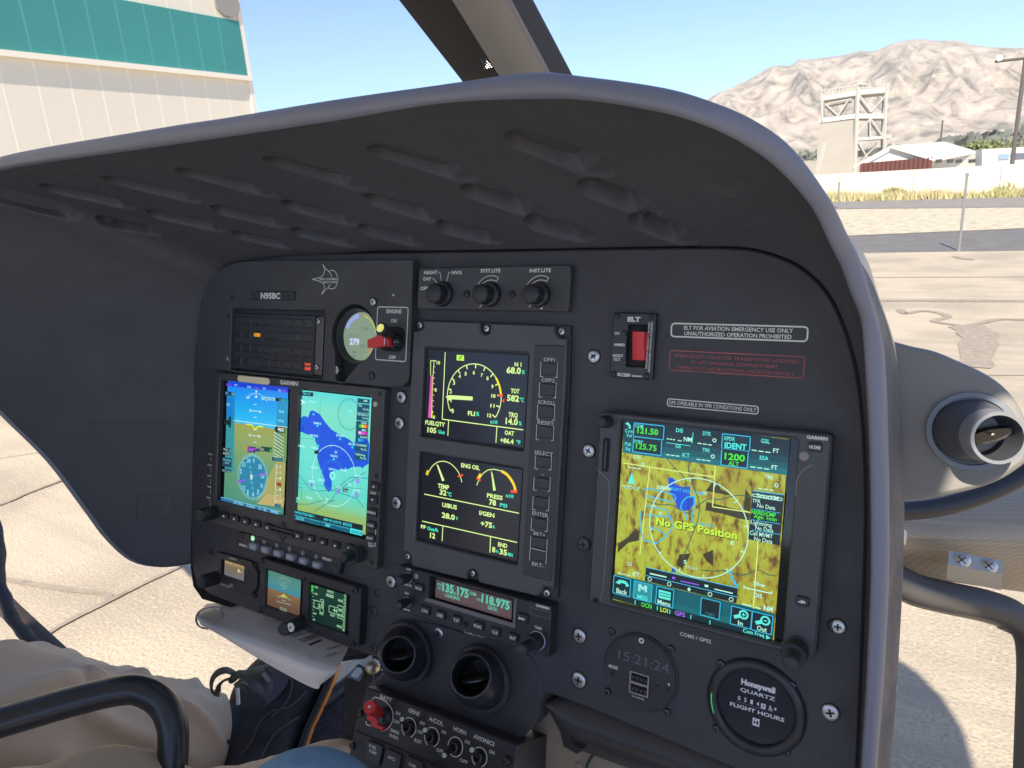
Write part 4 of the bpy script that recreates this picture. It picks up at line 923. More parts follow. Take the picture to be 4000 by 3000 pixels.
for a_ in (20, 40, 60, -20, -40, -60): d.tick(fc, fr0 * .78, fr0 * .86, a_, .0004, em(110, 130, 90))
G1 = em(92, 110, 100)
d.text('350', 1590, 752, 1635, 754, 28, G1, .01); d.text('450', 1565, 902, 1605, 905, 26, G1, .01); d.text('NR(rpm)', 1465, 808, 1552, 812, 26, em(105, 125, 115), .01); d.text('NR', 1497, 950, 1535, 951, 26, G1, .01); d.text('N2', 1497, 985, 1530, 986, 22, G1, .01)
d.text('279', 1476, 874, 1560, 879, 54, em(205, 215, 255), .04); d.mb.build('scale', g, go_, smooth=0)
kn = U2('T4', 1365, 1097, .006); mb = MB(); rr_ = rv('T4', 1365, 1097, 40, .006)
mb.lathe(kn, [(rr_, -.005), (rr_, .002), (rr_ * .93, .0026), (.0002, .0028)], STL, 28); mb.build('adjust_knob', g, go_)

# ---------------- guarded engine switch
es = thing('engine_switch', 'engine switch with flipped-over red guard inside the white outline', 'switch', P0, eng); eo = Vector(eng)
mb = MB(); a = U2('T4', 1728, 715, h + .001); b = U2('T4', 1938, 940, h + .001); mb.prism(rrect(a[0], a[1], b[0], b[1], .008, 8), h - .0003, h + .0008, VOID, bev=.0003); mb.build('boot_plate', es, eo)
mb = MB(); c = U2('T4', 1875, 850, h + .001); rr_ = rv('T4', 1875, 850, 76, h); mb.lathe(c, [(rr_, -.0002), (rr_ * .97, .003), (rr_ * .78, .006), (rr_ * .45, .0078), (rr_ * .3, .008)], mat('gloss_black_rubber', (.02, .02, .022), .12), 32); mb.build('boot', es, eo)
B = U2('T4', 1860, 815, h + .004); Tt = U2('T4', 1738, 733, h + .024)
mb = MB(); ax = Tt - B; mb.lathe(B, [(.0028, 0), (.003, ax.length * .35), (.0052, ax.length * .45), (.0055, ax.length * .96), (.0048, ax.length)], BLK2, 24, ax=ax); mb.lathe(Tt, [(.0038, .0), (.0038, .0004), (.0026, .00045)], em(220, 225, 130), 24, ax=ax); mb.build('lever', es, eo)
hg = h + .010
q = poly2('T4', [(1622, 836), (1705, 800), (1755, 770), (1770, 800), (1770, 880), (1812, 884), (1812, 893), (1740, 893), (1700, 903), (1622, 903)], hg + .006)
mb = MB(); mb.prism(q, hg, hg + .006, RED, bev=.0006); q = poly2('T4', [(1782, 800), (1806, 815), (1813, 885), (1782, 885)], hg + .004); mb.prism(q, hg, hg + .004, RED, bev=.0005); mb.build('red_guard', es, eo)
mb = MB(); a = U2('T4', 1776, 805, hg + .005); b = U2('T4', 1776, 880, hg + .005); mb.tube([a, b], .0007, STL, 8); mb.build('hinge_pin', es, eo)

# ---------------- lighting control panel
lo_ = at(1900, 1120, 0); lp = thing('lighting_control_panel', 'small panel with three fluted black knobs above the engine display', 'control panel', P0, lo_); h6 = .006
rc = rect('T5', (198, 103), (1612, 92), (1592, 525), (188, 482), h6); shell(P0, lo_, lp, 'plate', rrect(*rc, .003), 0, h6, PLATE, bev=.0007)
d = Draw(P0, 'T5', h6 + .0001)
for t, x0, y0, x1, y1, c in (('NIGHT', 252, 168, 377, 168, 33), ('NVG', 508, 168, 600, 168, 33), ('DAY', 247, 226, 320, 226, 33), ('OFF', 217, 317, 290, 315, 33), ('SYST.LITE', 775, 152, 960, 152, 34), ('INST.LITE', 1228, 150, 1428, 150, 34)): d.text(t, x0, y0, x1, y1, c, INK, .03)
d.line([(385, 152), (400, 152), (415, 238)], .0006, INK); d.line([(498, 152), (483, 152), (462, 238)], .0006, INK); d.line([(330, 210), (342, 210), (375, 255)], .0006, INK)
for cx_, cy_ in ((868, 352), (1330, 352)):
    c = U2('T5', cx_, cy_, h6); R1, R2 = rv('T5', cx_, cy_, 170, h6), rv('T5', cx_, cy_, 130, h6)
    d.arc(c, R1, 62, 150, .0006, INK); d.arc(c, R2, 62, 138, .0006, INK); d.tick(c, R2, R1, 62, .0006, INK); d.tick(c, R2 * .95, R1, 228, .0006, INK)
d.mb.build('lettering', lp, lo_, smooth=0)
for bx, by, tx, ty in ((430, 352, 333, 345), (868, 358, 762, 348), (1322, 362, 1232, 350)):
    c = U2('T5', bx, by, h6); R = rv('T5', bx, by, 108, h6); mb = MB()
    mb.lathe(c, [(R * 1.08, -.0005), (R * 1.08, .0025), (R * .98, .004), (R * .95, .0042)], BLK2, 40); mb.lathe(c, [(R * .96, .0042), (R * .96, .0044), (R * .93, .0045)], STLD, 40); k = mb.build('knob', lp, lo_)
    t = U2('T5', tx, ty, h6 + .0145); r1 = rv('T5', tx, ty, 92, h6 + .0145); mb = MB(); n = 72; prof = [(r1 * .98, -.0105), (r1, -.002), (r1 * .95, -.0005), (r1 * .86, 0)]; ax = (t - c); ax = Vector((ax.x * .2, ax.y * .2, ax.z)).normalized()
    vs = []
    for rr_, z in prof:
        for i in range(n): a = 2 * math.pi * i / n; r2 = rr_ * (1 + .05 * math.cos(a * 9)); vs.append(t + Vector((r2 * math.cos(a), r2 * math.sin(a), z)))
    mb.add(vs, [(j * n + i, j * n + (i + 1) % n, (j + 1) * n + (i + 1) % n, (j + 1) * n + i) for j in range(3) for i in range(n)] + [tuple(range(3 * n, 4 * n))], RUB); mb.build('grip', k, lo_, smooth=40)
d = Draw(P0, 'T5', h6 + .0046); d.poly([(1322, 490), (1350, 470), (1348, 492)], INK); d.mb.build('pointer_mark', lp, lo_, smooth=0)
for x, y in ((648, 352), (1068, 357)): screw(lp, P0, lo_, 'T5', x, y, 36, h6, BLK2, dome=.55)

# ---------------- engine display (two screens)
vo_ = at(1880, 1750, 0); ve = thing('engine_display', 'tall grey engine display with two black screens and a column of keys', 'display', P0, vo_); hv = .009; hs = .0055
TH = .0035
tabs = poly2('F', [(1630, 1249), (2228, 1272), (2224, 1500), (2178, 2335), (1578, 2206), (1590, 1800)], TH)
shell(P0, vo_, ve, 'mounting_flange', tabs, 0, TH, BLK, bev=.0006)
body = poly2('F', [(1613, 1292), (1638, 1292), (1655, 1280), (1655, 1252), (1872, 1259), (1876, 1290), (1884, 1303), (1900, 1307), (1912, 1300), (1916, 1262), (2164, 1271), (2168, 1300), (2184, 1318), (2212, 1323),
                        (2206, 1500), (2172, 2070), (2160, 2300), (2120, 2290), (2112, 2320), (2092, 2330), (1868, 2277), (1866, 2240), (1855, 2226), (1838, 2226), (1826, 2236), (1822, 2265), (1608, 2213), (1605, 2170), (1596, 2160), (1574, 2155), (1590, 1750)], hv)
s1 = rect('S3', (385, 192), (1628, 297), (1562, 1418), (338, 1243), hs); s2 = rect('S4', (424, 200), (1492, 375), (1440, 1357), (375, 1108), hs)
def grow(r, d_): return (r[0] - d_, r[1] - d_, r[2] + d_, r[3] + d_)
shell(P0, vo_, ve, 'bezel', body, TH - .0005, hv, mat('display_bezel_grey', (.095, .09, .092), .42, bump=.2, bscale=1500, var=.15, vscale=30), holes=[rrect(*grow(s1, .0022), .002), rrect(*grow(s2, .0022), .002)], bev=.0012)
VB = mat('screen_black', em=(17, 19, 30), rough=.22); LG = em(222, 255, 155); CY = em(70, 235, 195); YE = em(255, 240, 20); RE = em(255, 80, 35)
mb = MB(); mb.prism(rrect(*s1), hs - .002, hs, VB); sc1 = mb.build('upper_screen', ve, vo_)
d = Draw(P0, 'S3', hs + 2e-5); lw = .00085
d.line([(598, 240), (560, 1066), (1560, 1198)], lw, LG); d.line([(640, 1078), (630, 1270)], lw, LG); d.line([(1237, 1155), (1224, 1357)], lw, LG)
d.poly([(740, 272), (830, 277), (830, 346), (738, 340)], em(200, 255, 80)); d.poly([(760, 325), (785, 285), (812, 285), (780, 330)], em(40, 190, 60))
d.poly([(420, 525), (448, 528), (438, 1050), (387, 1047)], em(225, 90, 175)); d.line([(420, 342), (482, 346)], lw * .8, LG); d.line([(420, 342), (418, 525)], lw * .8, LG); d.line([(462, 346), (448, 528)], lw * .8, LG); d.line([(448, 528), (428, 1048)], lw * .8, em(230, 220, 120)); d.line([(440, 960), (435, 1050)], lw, YE)
for i in range(11): t = i / 10; d.line([(462 - 22 * t, 346 + 702 * t), ((490 if i % 5 == 0 else 478) - 24 * t, 348 + 702 * t)], lw * .7, LG)
cg = U2('S3', 952, 788, hs); Rg = rv('S3', 952, 788, 405, hs)
an0 = U2('S3', 632, 982, hs); an12 = U2('S3', 1236, 1058, hs); A0 = math.degrees(math.atan2(an0[1] - cg[1], an0[0] - cg[0])) % 360; A1 = math.degrees(math.atan2(an12[1] - cg[1], an12[0] - cg[0])); A1 = A1 if A1 < 0 else A1 - 360
d.arc(cg, Rg, A1, A0, lw, LG, 90)
for i in range(13): a_ = A0 + (A1 - A0) * i / 12; d.tick(cg, Rg * .87, Rg, a_, .0011, LG)
aa = lambda v: A0 + (A1 - A0) * v / 12
d.arc(cg, Rg, aa(10), aa(8.45), .0017, YE, 90); d.tick(cg, Rg * .9, Rg * 1.07, aa(10), .0019, RE); d.poly([(1305, 838), (1335, 808), (1332, 862)], RE)
d.poly([(606, 792), (655, 768), (944, 787), (942, 835), (650, 818)], LG)
for t, x, y in (('0', 697, 990), ('1', 676, 855), ('2', 672, 745), ('3', 713, 640), ('4', 782, 556), ('5', 857, 526), ('6', 958, 512), ('7', 1056, 543), ('8', 1127, 583), ('9', 1187, 684), ('10', 1200, 800), ('11', 1188, 920), ('12', 1150, 1040)):
    ww = 13 if len(t) == 1 else 26
    if t == '1': ww = 5
    d.text(t, x - ww, y - 2, x + ww, y + 1, 44, LG, .04)
for t, x0, y0, x1, y1, c, m in (('10', 500, 388, 542, 390, 42, LG), ('5', 476, 723, 502, 725, 40, LG), ('0', 455, 1058, 480, 1060, 42, LG), ('FLI', 885, 1018, 975, 1022, 54, LG), ('%', 988, 1022, 1026, 1026, 50, CY), ('N 1', 1462, 414, 1546, 417, 52, LG), ('68.0', 1362, 497, 1540, 506, 78, LG), ('%', 1552, 506, 1588, 508, 46, CY),
                                ('TOT', 1416, 743, 1522, 748, 56, LG), ('582', 1368, 838, 1518, 848, 76, LG), ('°C', 1524, 848, 1578, 852, 50, CY), ('TRQ', 1388, 1036, 1502, 1045, 58, LG), ('14.0', 1352, 1124, 1502, 1136, 78, LG), ('%', 1514, 1136, 1550, 1140, 46, CY), ('x10', 1158, 1115, 1254, 1124, 44, CY),
                                ('FUELQTY', 362, 1135, 606, 1150, 52, LG), ('105', 388, 1226, 498, 1235, 64, LG), ('Gus', 522, 1238, 602, 1248, 44, CY), ('OAT', 1342, 1256, 1458, 1266, 54, LG), ('+86.4', 1286, 1352, 1452, 1366, 58, LG), ('°F', 1484, 1368, 1538, 1374, 46, CY)): d.text(t, x0, y0, x1, y1, c, m, .035)
d.mb.build('upper_readout', sc1, vo_, smooth=0)
mb = MB(); mb.prism(rrect(*s2), hs - .002, hs, VB); sc2 = mb.build('lower_screen', ve, vo_)
d = Draw(P0, 'S4', hs + 2e-5)
d.line([(435, 636), (1458, 843)], lw, LG); d.line([(412, 928), (1438, 1158)], lw, LG); d.line([(637, 978), (628, 1143)], lw, LG); d.line([(1152, 1100), (1144, 1268)], lw, LG)
d.line([tuple(p)[:2] for p in smooth_path([(482, 402, 0), (520, 338, 0), (580, 292, 0), (650, 282, 0), (720, 308, 0), (780, 365, 0), (820, 430, 0), (842, 508, 0)], 4)], lw * .9, LG); d.line([(478, 380), (462, 430)], .0028, em(235, 200, 30)); d.line([(798, 445), (855, 428)], .0016, RE)
d.poly([(566, 308), (590, 330), (655, 488), (630, 498)], LG)
d.line([tuple(p)[:2] for p in smooth_path([(1002, 542, 0), (1030, 475, 0), (1070, 415, 0), (1130, 375, 0), (1200, 370, 0), (1270, 388, 0)], 4)], lw * .9, LG); d.line([tuple(p)[:2] for p in smooth_path([(1270, 388, 0), (1330, 425, 0), (1380, 490, 0), (1410, 550, 0), (1420, 600, 0)], 4)], .0024, em(255, 220, 20)); d.line([(1048, 418), (1018, 465)], .0026, em(255, 220, 20)); d.line([(1002, 462), (1045, 492)], .0018, RE); d.line([(1370, 606), (1440, 610)], .0022, RE)
d.poly([(1157, 380), (1175, 415), (1210, 595), (1182, 600)], LG)
for t, x0, y0, x1, y1, c, m in (('ENG OIL', 834, 348, 1036, 372, 46, LG), ('TEMP', 582, 572, 705, 582, 48, LG), ('32', 602, 640, 676, 650, 58, LG), ('°C', 684, 655, 732, 660, 44, CY), ('PRESS', 1114, 672, 1284, 697, 46, LG), ('x10', 1314, 665, 1402, 680, 38, CY), ('78', 1136, 748, 1212, 760, 60, LG), ('PSI', 1254, 770, 1332, 782, 40, CY),
                                ('U/BUS', 630, 772, 790, 800, 46, LG), ('28.0', 626, 890, 768, 912, 58, LG), ('V', 778, 912, 802, 916, 34, CY), ('I/GEN', 1032, 860, 1196, 886, 46, LG), ('+75', 1046, 975, 1172, 1003, 58, LG), ('A', 1178, 1003, 1202, 1008, 38, CY), ('FF', 402, 1003, 456, 1012, 38, LG), ('Gus/h', 470, 1018, 588, 1045, 38, CY), ('12', 500, 1106, 556, 1114, 58, LG),
                                ('END', 1234, 1200, 1336, 1215, 46, LG), ('8', 1170, 1258, 1206, 1264, 58, LG), ('H', 1214, 1268, 1238, 1272, 34, CY), ('35', 1250, 1280, 1334, 1296, 60, LG), ('MN', 1342, 1300, 1394, 1312, 38, CY)): d.text(t, x0, y0, x1, y1, c, m, .035)
d.mb.build('lower_readout', sc2, vo_, smooth=0)
ks = poly2('F', [(2089, 1346), (2204, 1350), (2190, 1600), (2154, 2268), (2148, 2272), (2046, 2245), (2040, 2238), (2060, 1900)], hv + .0008)
shell(P0, vo_, ve, 'key_strip', ks, hv - .0005, hv + .0008, KEYS, bev=.0006)
KY = [('S3', 1878, 447, 165, 150, 'OFF1', 1812, 352, 1950, 356), ('S3', 1862, 700, 165, 148, 'OFF2', 1788, 606, 1948, 612), ('S3', 1842, 975, 170, 148, 'SCROLL', 1742, 876, 1958, 893), ('S3', 1830, 1225, 170, 150, 'RESET', 1738, 1128, 1940, 1144), ('S4', 1722, 290, 140, 118, 'SELECT', 1626, 208, 1824, 225), ('S4', 1708, 520, 140, 118, '+', 1702, 438, 1724, 440), ('S4', 1697, 730, 140, 118, '-', 1688, 640, 1714, 642), ('S4', 1682, 955, 140, 112, 'ENTER', 1604, 862, 1776, 885)]
d = Draw(P0, 'S3', hv + .0009)
for T, x, y, wx, wy, t, x0, y0, x1, y1 in KY:
    button(ve, P0, vo_, T, x, y, wx, wy, hv, hv + .0026, KEYS, name='key'); d.T = T; d.h = hv + .0009
    d.text(t, x0, y0, x1, y1, (48 if T == 'S3' else 44) if len(t) > 1 else (26 if t == '+' else 6), INK, .0)
    a, e, k = wx * .62, wy * .66, 26
    d.line([(x - a + k + 4, y + e - 4), (x - a - 4, y + e - 6), (x - a + 4, y - e * .9)], .0005, INK); d.line([(x + a - k - 4, y + e + 6), (x + a - 4, y + e + 8), (x + a + 4, y - e * .85)], .0005, INK)
for y, hh in ((1160, 120), (1300, 120)): button(ve, P0, vo_, 'S4', 1672 - (y - 1160) * .05, y, 150, hh, hv, hv + .0024, KEYS, name='key')
d.T = 'S4'; d.text('BRT+', 1618, 1082, 1744, 1094, 42, INK); d.text('BRT-', 1600, 1410, 1728, 1425, 42, INK); d.line([(1590, 1085), (1576, 1350)], .0005, INK); d.line([(1768, 1120), (1752, 1390)], .0005, INK); d.h = hv + .0026; d.line([(1592, 1218), (1748, 1256)], .0005, INK)
d.mb.build('key_lettering', ve, vo_, smooth=0)
for T, x, y, r in (('T5', 218, 640, 32), ('T5', 835, 672, 36), ('T5', 1528, 700, 38), ('S4', 265, 1308, 34), ('S5', 1066, 158, 38), ('S5', 1840, 365, 42)): screw(ve, P0, vo_, T, x, y, r, TH + .0005, STL, dome=.5)

# ---------------- emergency locator switch
ho = .0045; elo = at(2465, 1350, 0); el = thing('locator_switch_panel', 'narrow black switch panel with a large red rocker, right of the key column', 'switch panel', P0, elo)
rc = rect('T6', (325, 155), (690, 165), (658, 738), (288, 710), ho); ro_ = rect('T6', (452, 262), (622, 270), (600, 630), (425, 615), ho)
shell(P0, elo, el, 'plate', rrect(*rc, .001), 0, ho, BLK2, holes=[rrect(*ro_, .001)], bev=.0007)
mb = MB(); mb.prism(rrect(*ro_), -.001, .001, VOID); mb.build('rocker_well', el, elo)
q = [U2('T6', 488, 345, ho + .004), U2('T6', 598, 320, ho + .006)]
rk = rect('T6', (490, 325), (600, 322), (578, 575), (478, 560), ho + .005); mb = MB(); u0, v0, u1, v1 = rk; n = 10
pr = [(v0, ho - .002), (v0, ho + .003)] + [(v0 + (v1 - v0) * i / n, ho + .0032 + .0035 * (i / n) ** 1.0) for i in range(1, n + 1)] + [(v1, ho - .002)]
mb.grid([[Vector((u0, v, z - (.0008 if 0 < k < len(pr) - 1 else 0))) for k, (v, z) in enumerate(pr)], [Vector((u0 + .0008, v, z)) for v, z in pr], [Vector((u1 - .0008, v, z)) for v, z in pr], [Vector((u1, v, z - (.0008 if 0 < k < len(pr) - 1 else 0))) for k, (v, z) in enumerate(pr)], [Vector((u1, v, 0)) for v, z in pr]], RED)
mb.grid([[Vector((u0, v, 0)) for v, z in pr], [Vector((u0, v, z - .0008)) for v, z in pr]], RED); mb.build('red_rocker', el, elo, smooth=50)
d = Draw(P0, 'T6', ho + .0001)
d.text('ELT', 444, 232, 556, 236, 40, INK, .05); d.text('ON', 332, 346, 374, 348, 24, INK, .03); d.text('ARMED', 325, 444, 424, 447, 22, INK, .04); d.text('RESET', 318, 540, 408, 543, 24, INK, .02); d.text('TEST', 318, 573, 384, 575, 24, INK, .02); d.text('RC200', 360, 706, 468, 710, 28, INK, .04); d.text('KANNAD', 482, 712, 572, 716, 16, INK, .04)
d.vtext('FOR AVIATION EMERGENCY USE ONLY', 600, 640, 632, 240, 15, INK, .03); d.vtext('UNAUTHORIZED OPERATION PROHIBITED', 622, 672, 658, 240, 15, INK, .03); d.mb.build('lettering', el, elo, smooth=0)
for x, y in ((355, 187), (646, 197), (322, 685), (607, 703)): screw(el, P0, elo, 'T6', x, y, 26, ho, BLK2, dome=.6)
mb = MB(); mb.lathe(U2('T6', 412, 335, ho), [(.0022, -.0005), (.0022, .0012), (.0008, .0016)], BLK2, 16); mb.build('lamp', el, elo)

# ---------------- twin-screen flight display (left)
fdo = at(1170, 1830, 0); fd = thing('flight_display', 'wide black display with two tall portrait screens, sky-blue horizon left and lake map right', 'display', P0, fdo)
hb, hs = .009, .0045
a = [at(853, 1450, hb), at(1503, 1521, hb), at(1469, 2217, hb), at(822, 2050, hb)]
fr_o = ((a[0][0] + a[3][0]) / 2, (a[2][1] + a[3][1]) / 2, (a[1][0] + a[2][0]) / 2, (a[0][1] + a[1][1]) / 2)
sl = rect('S1', (330, 165), (892, 218), (845, 1395), (295, 1265), hs); sr = rect('S1', (1010, 245), (1665, 318), (1605, 1592), (965, 1420), hs)
hl = rect('S1', (262, 160), (905, 218), (862, 1412), (215, 1262), hb); hr = rect('S1', (985, 235), (1668, 300), (1600, 1650), (945, 1455), hb)
FB = mat('flight_display_bezel', (.075, .07, .065), .38, bump=.3, bscale=1600, var=.2, vscale=30)
shell(P0, fdo, fd, 'bezel', rrect(*fr_o, .002), 0, hb, FB, holes=[rrect(hl[0], hl[1], hl[2], hl[3], .004), rrect(hr[0], hr[1], hr[2], hr[3], .004)], bev=.001)
mb = MB(); mb.prism(rrect(hl[0] - .002, hl[1] - .002, hr[2] + .002, max(hl[3], hr[3]) + .002), .001, hs - .0012, GLASS); mb.build('glass', fd, fdo)
def screen_grad(name, rc, stops, h, parent, org):
    """flat lit panel with colour stops down its height (an image shown by the screen)"""
    mb = MB(); u0, v0, u1, v1 = rc
    for (f0, c0), (f1, c1) in zip(stops[:-1], stops[1:]):
        k = 6
        for i in range(k):
            t = (i + .5) / k; c = tuple(int(c0[j] + (c1[j] - c0[j]) * t) // 3 * 3 for j in range(3)); ya, yb = v1 + (v0 - v1) * (f0 + (f1 - f0) * i / k), v1 + (v0 - v1) * (f0 + (f1 - f0) * (i + 1) / k)
            mb.add([(u0, yb, h), (u1, yb, h), (u1, ya, h), (u0, ya, h)], [(0, 1, 2, 3)], em(*c))
    mb.prism(rrect(*rc), h - .001, h - .0003, GLASS); return mb.build(name, parent, org, smooth=0)
L = screen_grad('horizon_screen', sl, [(0, (25, 100, 235)), (.04, (25, 110, 240)), (.045, (30, 140, 242)), (.2, (30, 172, 240)), (.335, (50, 195, 248)), (.34, (160, 165, 85)), (.5, (140, 165, 105)), (.75, (95, 155, 120)), (1, (75, 145, 120))], hs, fd, fdo)
d = Draw(P0, 'S1', hs + 3e-5); SKYC = em(150, 225, 250); WH = em(225, 245, 235); DK = em(20, 45, 50); MG = em(150, 70, 235); TQ = em(60, 200, 220)
d.poly([(330, 168), (892, 220), (892, 262), (328, 208)], em(15, 60, 210)); lw = .0006
d.poly([(325, 262), (400, 270), (388, 1000), (305, 985)], em(55, 150, 160)); d.poly([(322, 300), (398, 308), (386, 520), (322, 512)], em(20, 130, 210))
d.poly([(790, 320), (892, 335), (872, 905), (768, 890)], em(30, 150, 200)); d.poly([(790, 580), (882, 592), (872, 905), (768, 895)], em(110, 150, 85))
d.poly([(770, 905), (868, 918), (850, 1330), (795, 1320)], em(120, 130, 75))
d.poly([(780, 905), (868, 918), (855, 1250), (680, 1210), (600, 1270)], em(165, 165, 95)); d.poly([(690, 1205), (858, 1250), (848, 1330), (600, 1300)], em(190, 170, 110))
cg = U2('S1', 594, 470, hs); R1 = rv('S1', 594, 470, 192, hs); d.arc(cg, R1, 42, 138, lw, SKYC)
for q in (50, 60, 70, 80, 100, 110, 120, 130, 135, 45): d.tick(cg, R1, R1 * (1.12 if q in (60, 120, 45, 135) else 1.07), q, lw, SKYC)
d.poly([(588, 250), (608, 252), (597, 276)], WH); d.poly([(584, 315), (608, 317), (597, 286)], WH); d.line([(390, 527), (885, 590)], lw, WH)
for y, w2 in ((378, 14), (438, 30), (497, 14), (612, 14), (668, 30), (728, 14)): d.line([(588 - w2, y), (588 + w2, y + w2 * .14)], lw, WH)
d.line([(508, 563), (558, 568), (575, 598), (588, 608), (602, 600), (618, 582), (662, 586)], .0014, em(225, 235, 60))
for q, x, y, c in (('10', 524, 322, 22), ('5', 546, 444, 20), ('5', 634, 456, 20), ('5', 540, 672, 22), ('5', 627, 684, 22)): d.text(q, x - 11, y, x + 11, y + 1, c, WH, .02)
cc = U2('S1', 568, 1048, hs); Rc = rv('S1', 568, 1048, 190, hs); mbw = d.up(); d.mb.add([(*p, mbw) for p in circ(cc, Rc, 48)], [tuple(range(48))], em(25, 130, 165)); d.k += 2
for k in range(72): d.tick(cc, Rc * .98, Rc * (1.1 if k % 2 else 1.15), k * 5, .0005, SKYC)
for q, aa_ in (('W', 82), ('30', 45), ('33', 12), ('N', -22), ('3', -52), ('6', -78), ('E', -105), ('12', -132), ('S', 168), ('21', 138), ('24', 108)):
    p = (cc[0] + Rc * .82 * math.cos(rad(aa_)), cc[1] + Rc * .82 * math.sin(rad(aa_))); w0 = d.up(); vs, fs = glyphs(q, .02); s_ = .0052; ww = s_ * (.9 if len(q) > 1 else .55)
    d.mb.add([(p[0] + (x - .5) * ww * 1.2, p[1] + (y - .5) * s_, w0) for x, y in vs], fs, SKYC)
d.line([(450, 1090), (508, 1076)], .0016, MG); d.line([(628, 1030), (700, 1014)], .0014, MG); d.poly([(440, 1085), (455, 1072), (472, 1088), (455, 1105)], MG)
d.line([(554, 1030), (580, 1065)], .0009, WH); d.line([(582, 1032), (556, 1068)], .0009, WH); d.line([(568, 1020), (567, 1075)], .0012, WH)
for y in (958, 1003, 1102, 1152): d.arc(U2('S1', 568 + (y - 1050) * .12, y, hs), .0011, 0, 359, .0004, SKYC)
for q, x0, y0, x1, y1, c, m in (('GPS1', 334, 203, 382, 208, 22, MG), ('WPT', 408, 208, 440, 212, 20, SKYC), ('____', 445, 214, 500, 220, 14, MG), ('DIS', 533, 224, 567, 228, 20, SKYC), ('__NM', 573, 230, 635, 236, 18, MG), ('DTK', 674, 240, 706, 244, 20, SKYC), ('___°', 712, 246, 762, 250, 16, MG), ('TRK', 815, 258, 845, 262, 22, SKYC), ('260', 850, 262, 890, 266, 26, MG)): d.text(q, x0, y0, x1, y1, c, m, .02)
d.poly([(665, 305), (790, 316), (788, 346), (664, 334)], SKYC); d.text('TAWS TEST', 680, 334, 780, 342, 20, em(30, 90, 120), .02)
d.poly([(792, 315), (892, 326), (890, 356), (792, 346)], DK); d.text('1400', 832, 350, 888, 354, 26, TQ, .02); d.poly([(328, 255), (400, 264), (398, 300), (328, 292)], em(15, 60, 110)); d.text('GS', 332, 280, 352, 283, 18, SKYC); d.text('0', 388, 290, 398, 291, 22, WH)
for q, x0, y0, x1, y1, c in (('20', 338, 388, 368, 391, 26), ('4800', 822, 452, 874, 458, 24), ('4700', 816, 538, 872, 545, 24)): d.text(q, x0, y0, x1, y1, c, SKYC, .01)
d.poly([(796, 580), (882, 588), (878, 642), (796, 634), (784, 606)], DK); d.text('460', 814, 624, 872, 630, 38, WH, .02); d.poly([(366, 486), (382, 488), (386, 540), (380, 592), (364, 590), (360, 566), (322, 562), (322, 516), (362, 520)], DK)
for k in range(9): y = 640 + k * 32; d.line([(780, y - 8), (872, min(y + 52, 880))], .0006, WH)
d.poly([(310, 776), (384, 786), (382, 815), (309, 806)], DK); d.text('TAS  0', 314, 800, 380, 808, 18, WH); d.poly([(309, 815), (382, 824), (380, 850), (308, 842)], DK); d.text('KNOTS', 314, 836, 374, 844, 18, WH)
d.poly([(306, 862), (394, 874), (390, 960), (304, 948)], em(25, 70, 90)); d.text('NO WIND', 314, 896, 384, 904, 18, SKYC); d.text('DATA', 330, 924, 368, 928, 18, SKYC); d.poly([(303, 968), (390, 980), (388, 1010), (302, 998)], DK); d.text('SAT 26°C', 306, 996, 386, 1006, 18, SKYC)
d.poly([(500, 760), (540, 763), (540, 796), (499, 793)], em(170, 160, 70)); d.poly([(540, 764), (614, 770), (612, 822), (539, 816)], em(30, 20, 70)); d.text('260°', 542, 806, 608, 812, 34, em(190, 90, 250), .03); d.poly([(616, 782), (656, 786), (655, 815), (616, 811)], em(60, 50, 130)); d.poly([(666, 765), (766, 775), (762, 820), (665, 808)], em(15, 60, 60)); d.text('RA', 670, 800, 692, 803, 20, WH); d.text('1', 748, 812, 758, 813, 24, em(60, 230, 90))
d.poly([(568, 832), (592, 834), (582, 862)], TQ)
d.poly([(768, 862), (868, 872), (866, 905), (767, 894)], em(10, 50, 70)); d.text('30.09IN', 782, 890, 862, 898, 20, TQ)
for k, q in enumerate(('3', '2', '1', '', '1', '2', '3')):
    y = 956 + k * 52
    if q: d.text(q, 836, y + 8, 850, y + 9, 22, WH)
    d.line([(806, y), (826, y + 2)], .0005, WH)
d.line([(812, 930), (800, 1100), (796, 1322)], .0006, WH); d.poly([(818, 1095), (856, 1100), (855, 1135), (826, 1132), (806, 1112)], em(150, 60, 40)); d.poly([(795, 1292), (850, 1300), (850, 1330), (795, 1322)], em(10, 70, 100)); d.text('-1', 802, 1316, 832, 1319, 22, SKYC)
KF = em(35, 105, 160)
for x0, x1, y, q in ((296, 398, 1232, ''), (405, 514, 1260, 'ATT SYNC'), (520, 624, 1288, 'CDI'), (630, 740, 1314, '1-2'), (745, 846, 1342, 'PFD')):
    dy_ = (x1 - x0) * .235; d.poly([(x0, y), (x1, y + dy_), (x1 - 1, y + dy_ + 30), (x0 - 1, y + 30)], KF); d.line([(x0, y), (x1, y + dy_)], .0005, SKYC)
    if q: m_ = (x0 + x1) / 2; w2 = min(46, 12 * len(q)); d.text(q, m_ - w2, y + dy_ / 2 + 28 - w2 * .2, m_ + w2, y + dy_ / 2 + 28 + w2 * .2, 22, SKYC, .02)
d.mb.build('horizon_readout', L, fdo, smooth=0)
Rr = screen_grad('map_screen', sr, [(0, (95, 222, 222)), (.15, (130, 228, 205)), (.5, (112, 226, 212)), (.75, (100, 220, 205)), (.84, (125, 210, 165)), (.9, (150, 190, 110)), (1, (150, 190, 115))], hs, fd, fdo)
d = Draw(P0, 'S1', hs + 3e-5); BL = em(25, 85, 225); BL2 = em(20, 110, 235); TQ2 = em(20, 120, 130); NV = em(5, 35, 60); WC = em(190, 250, 245)
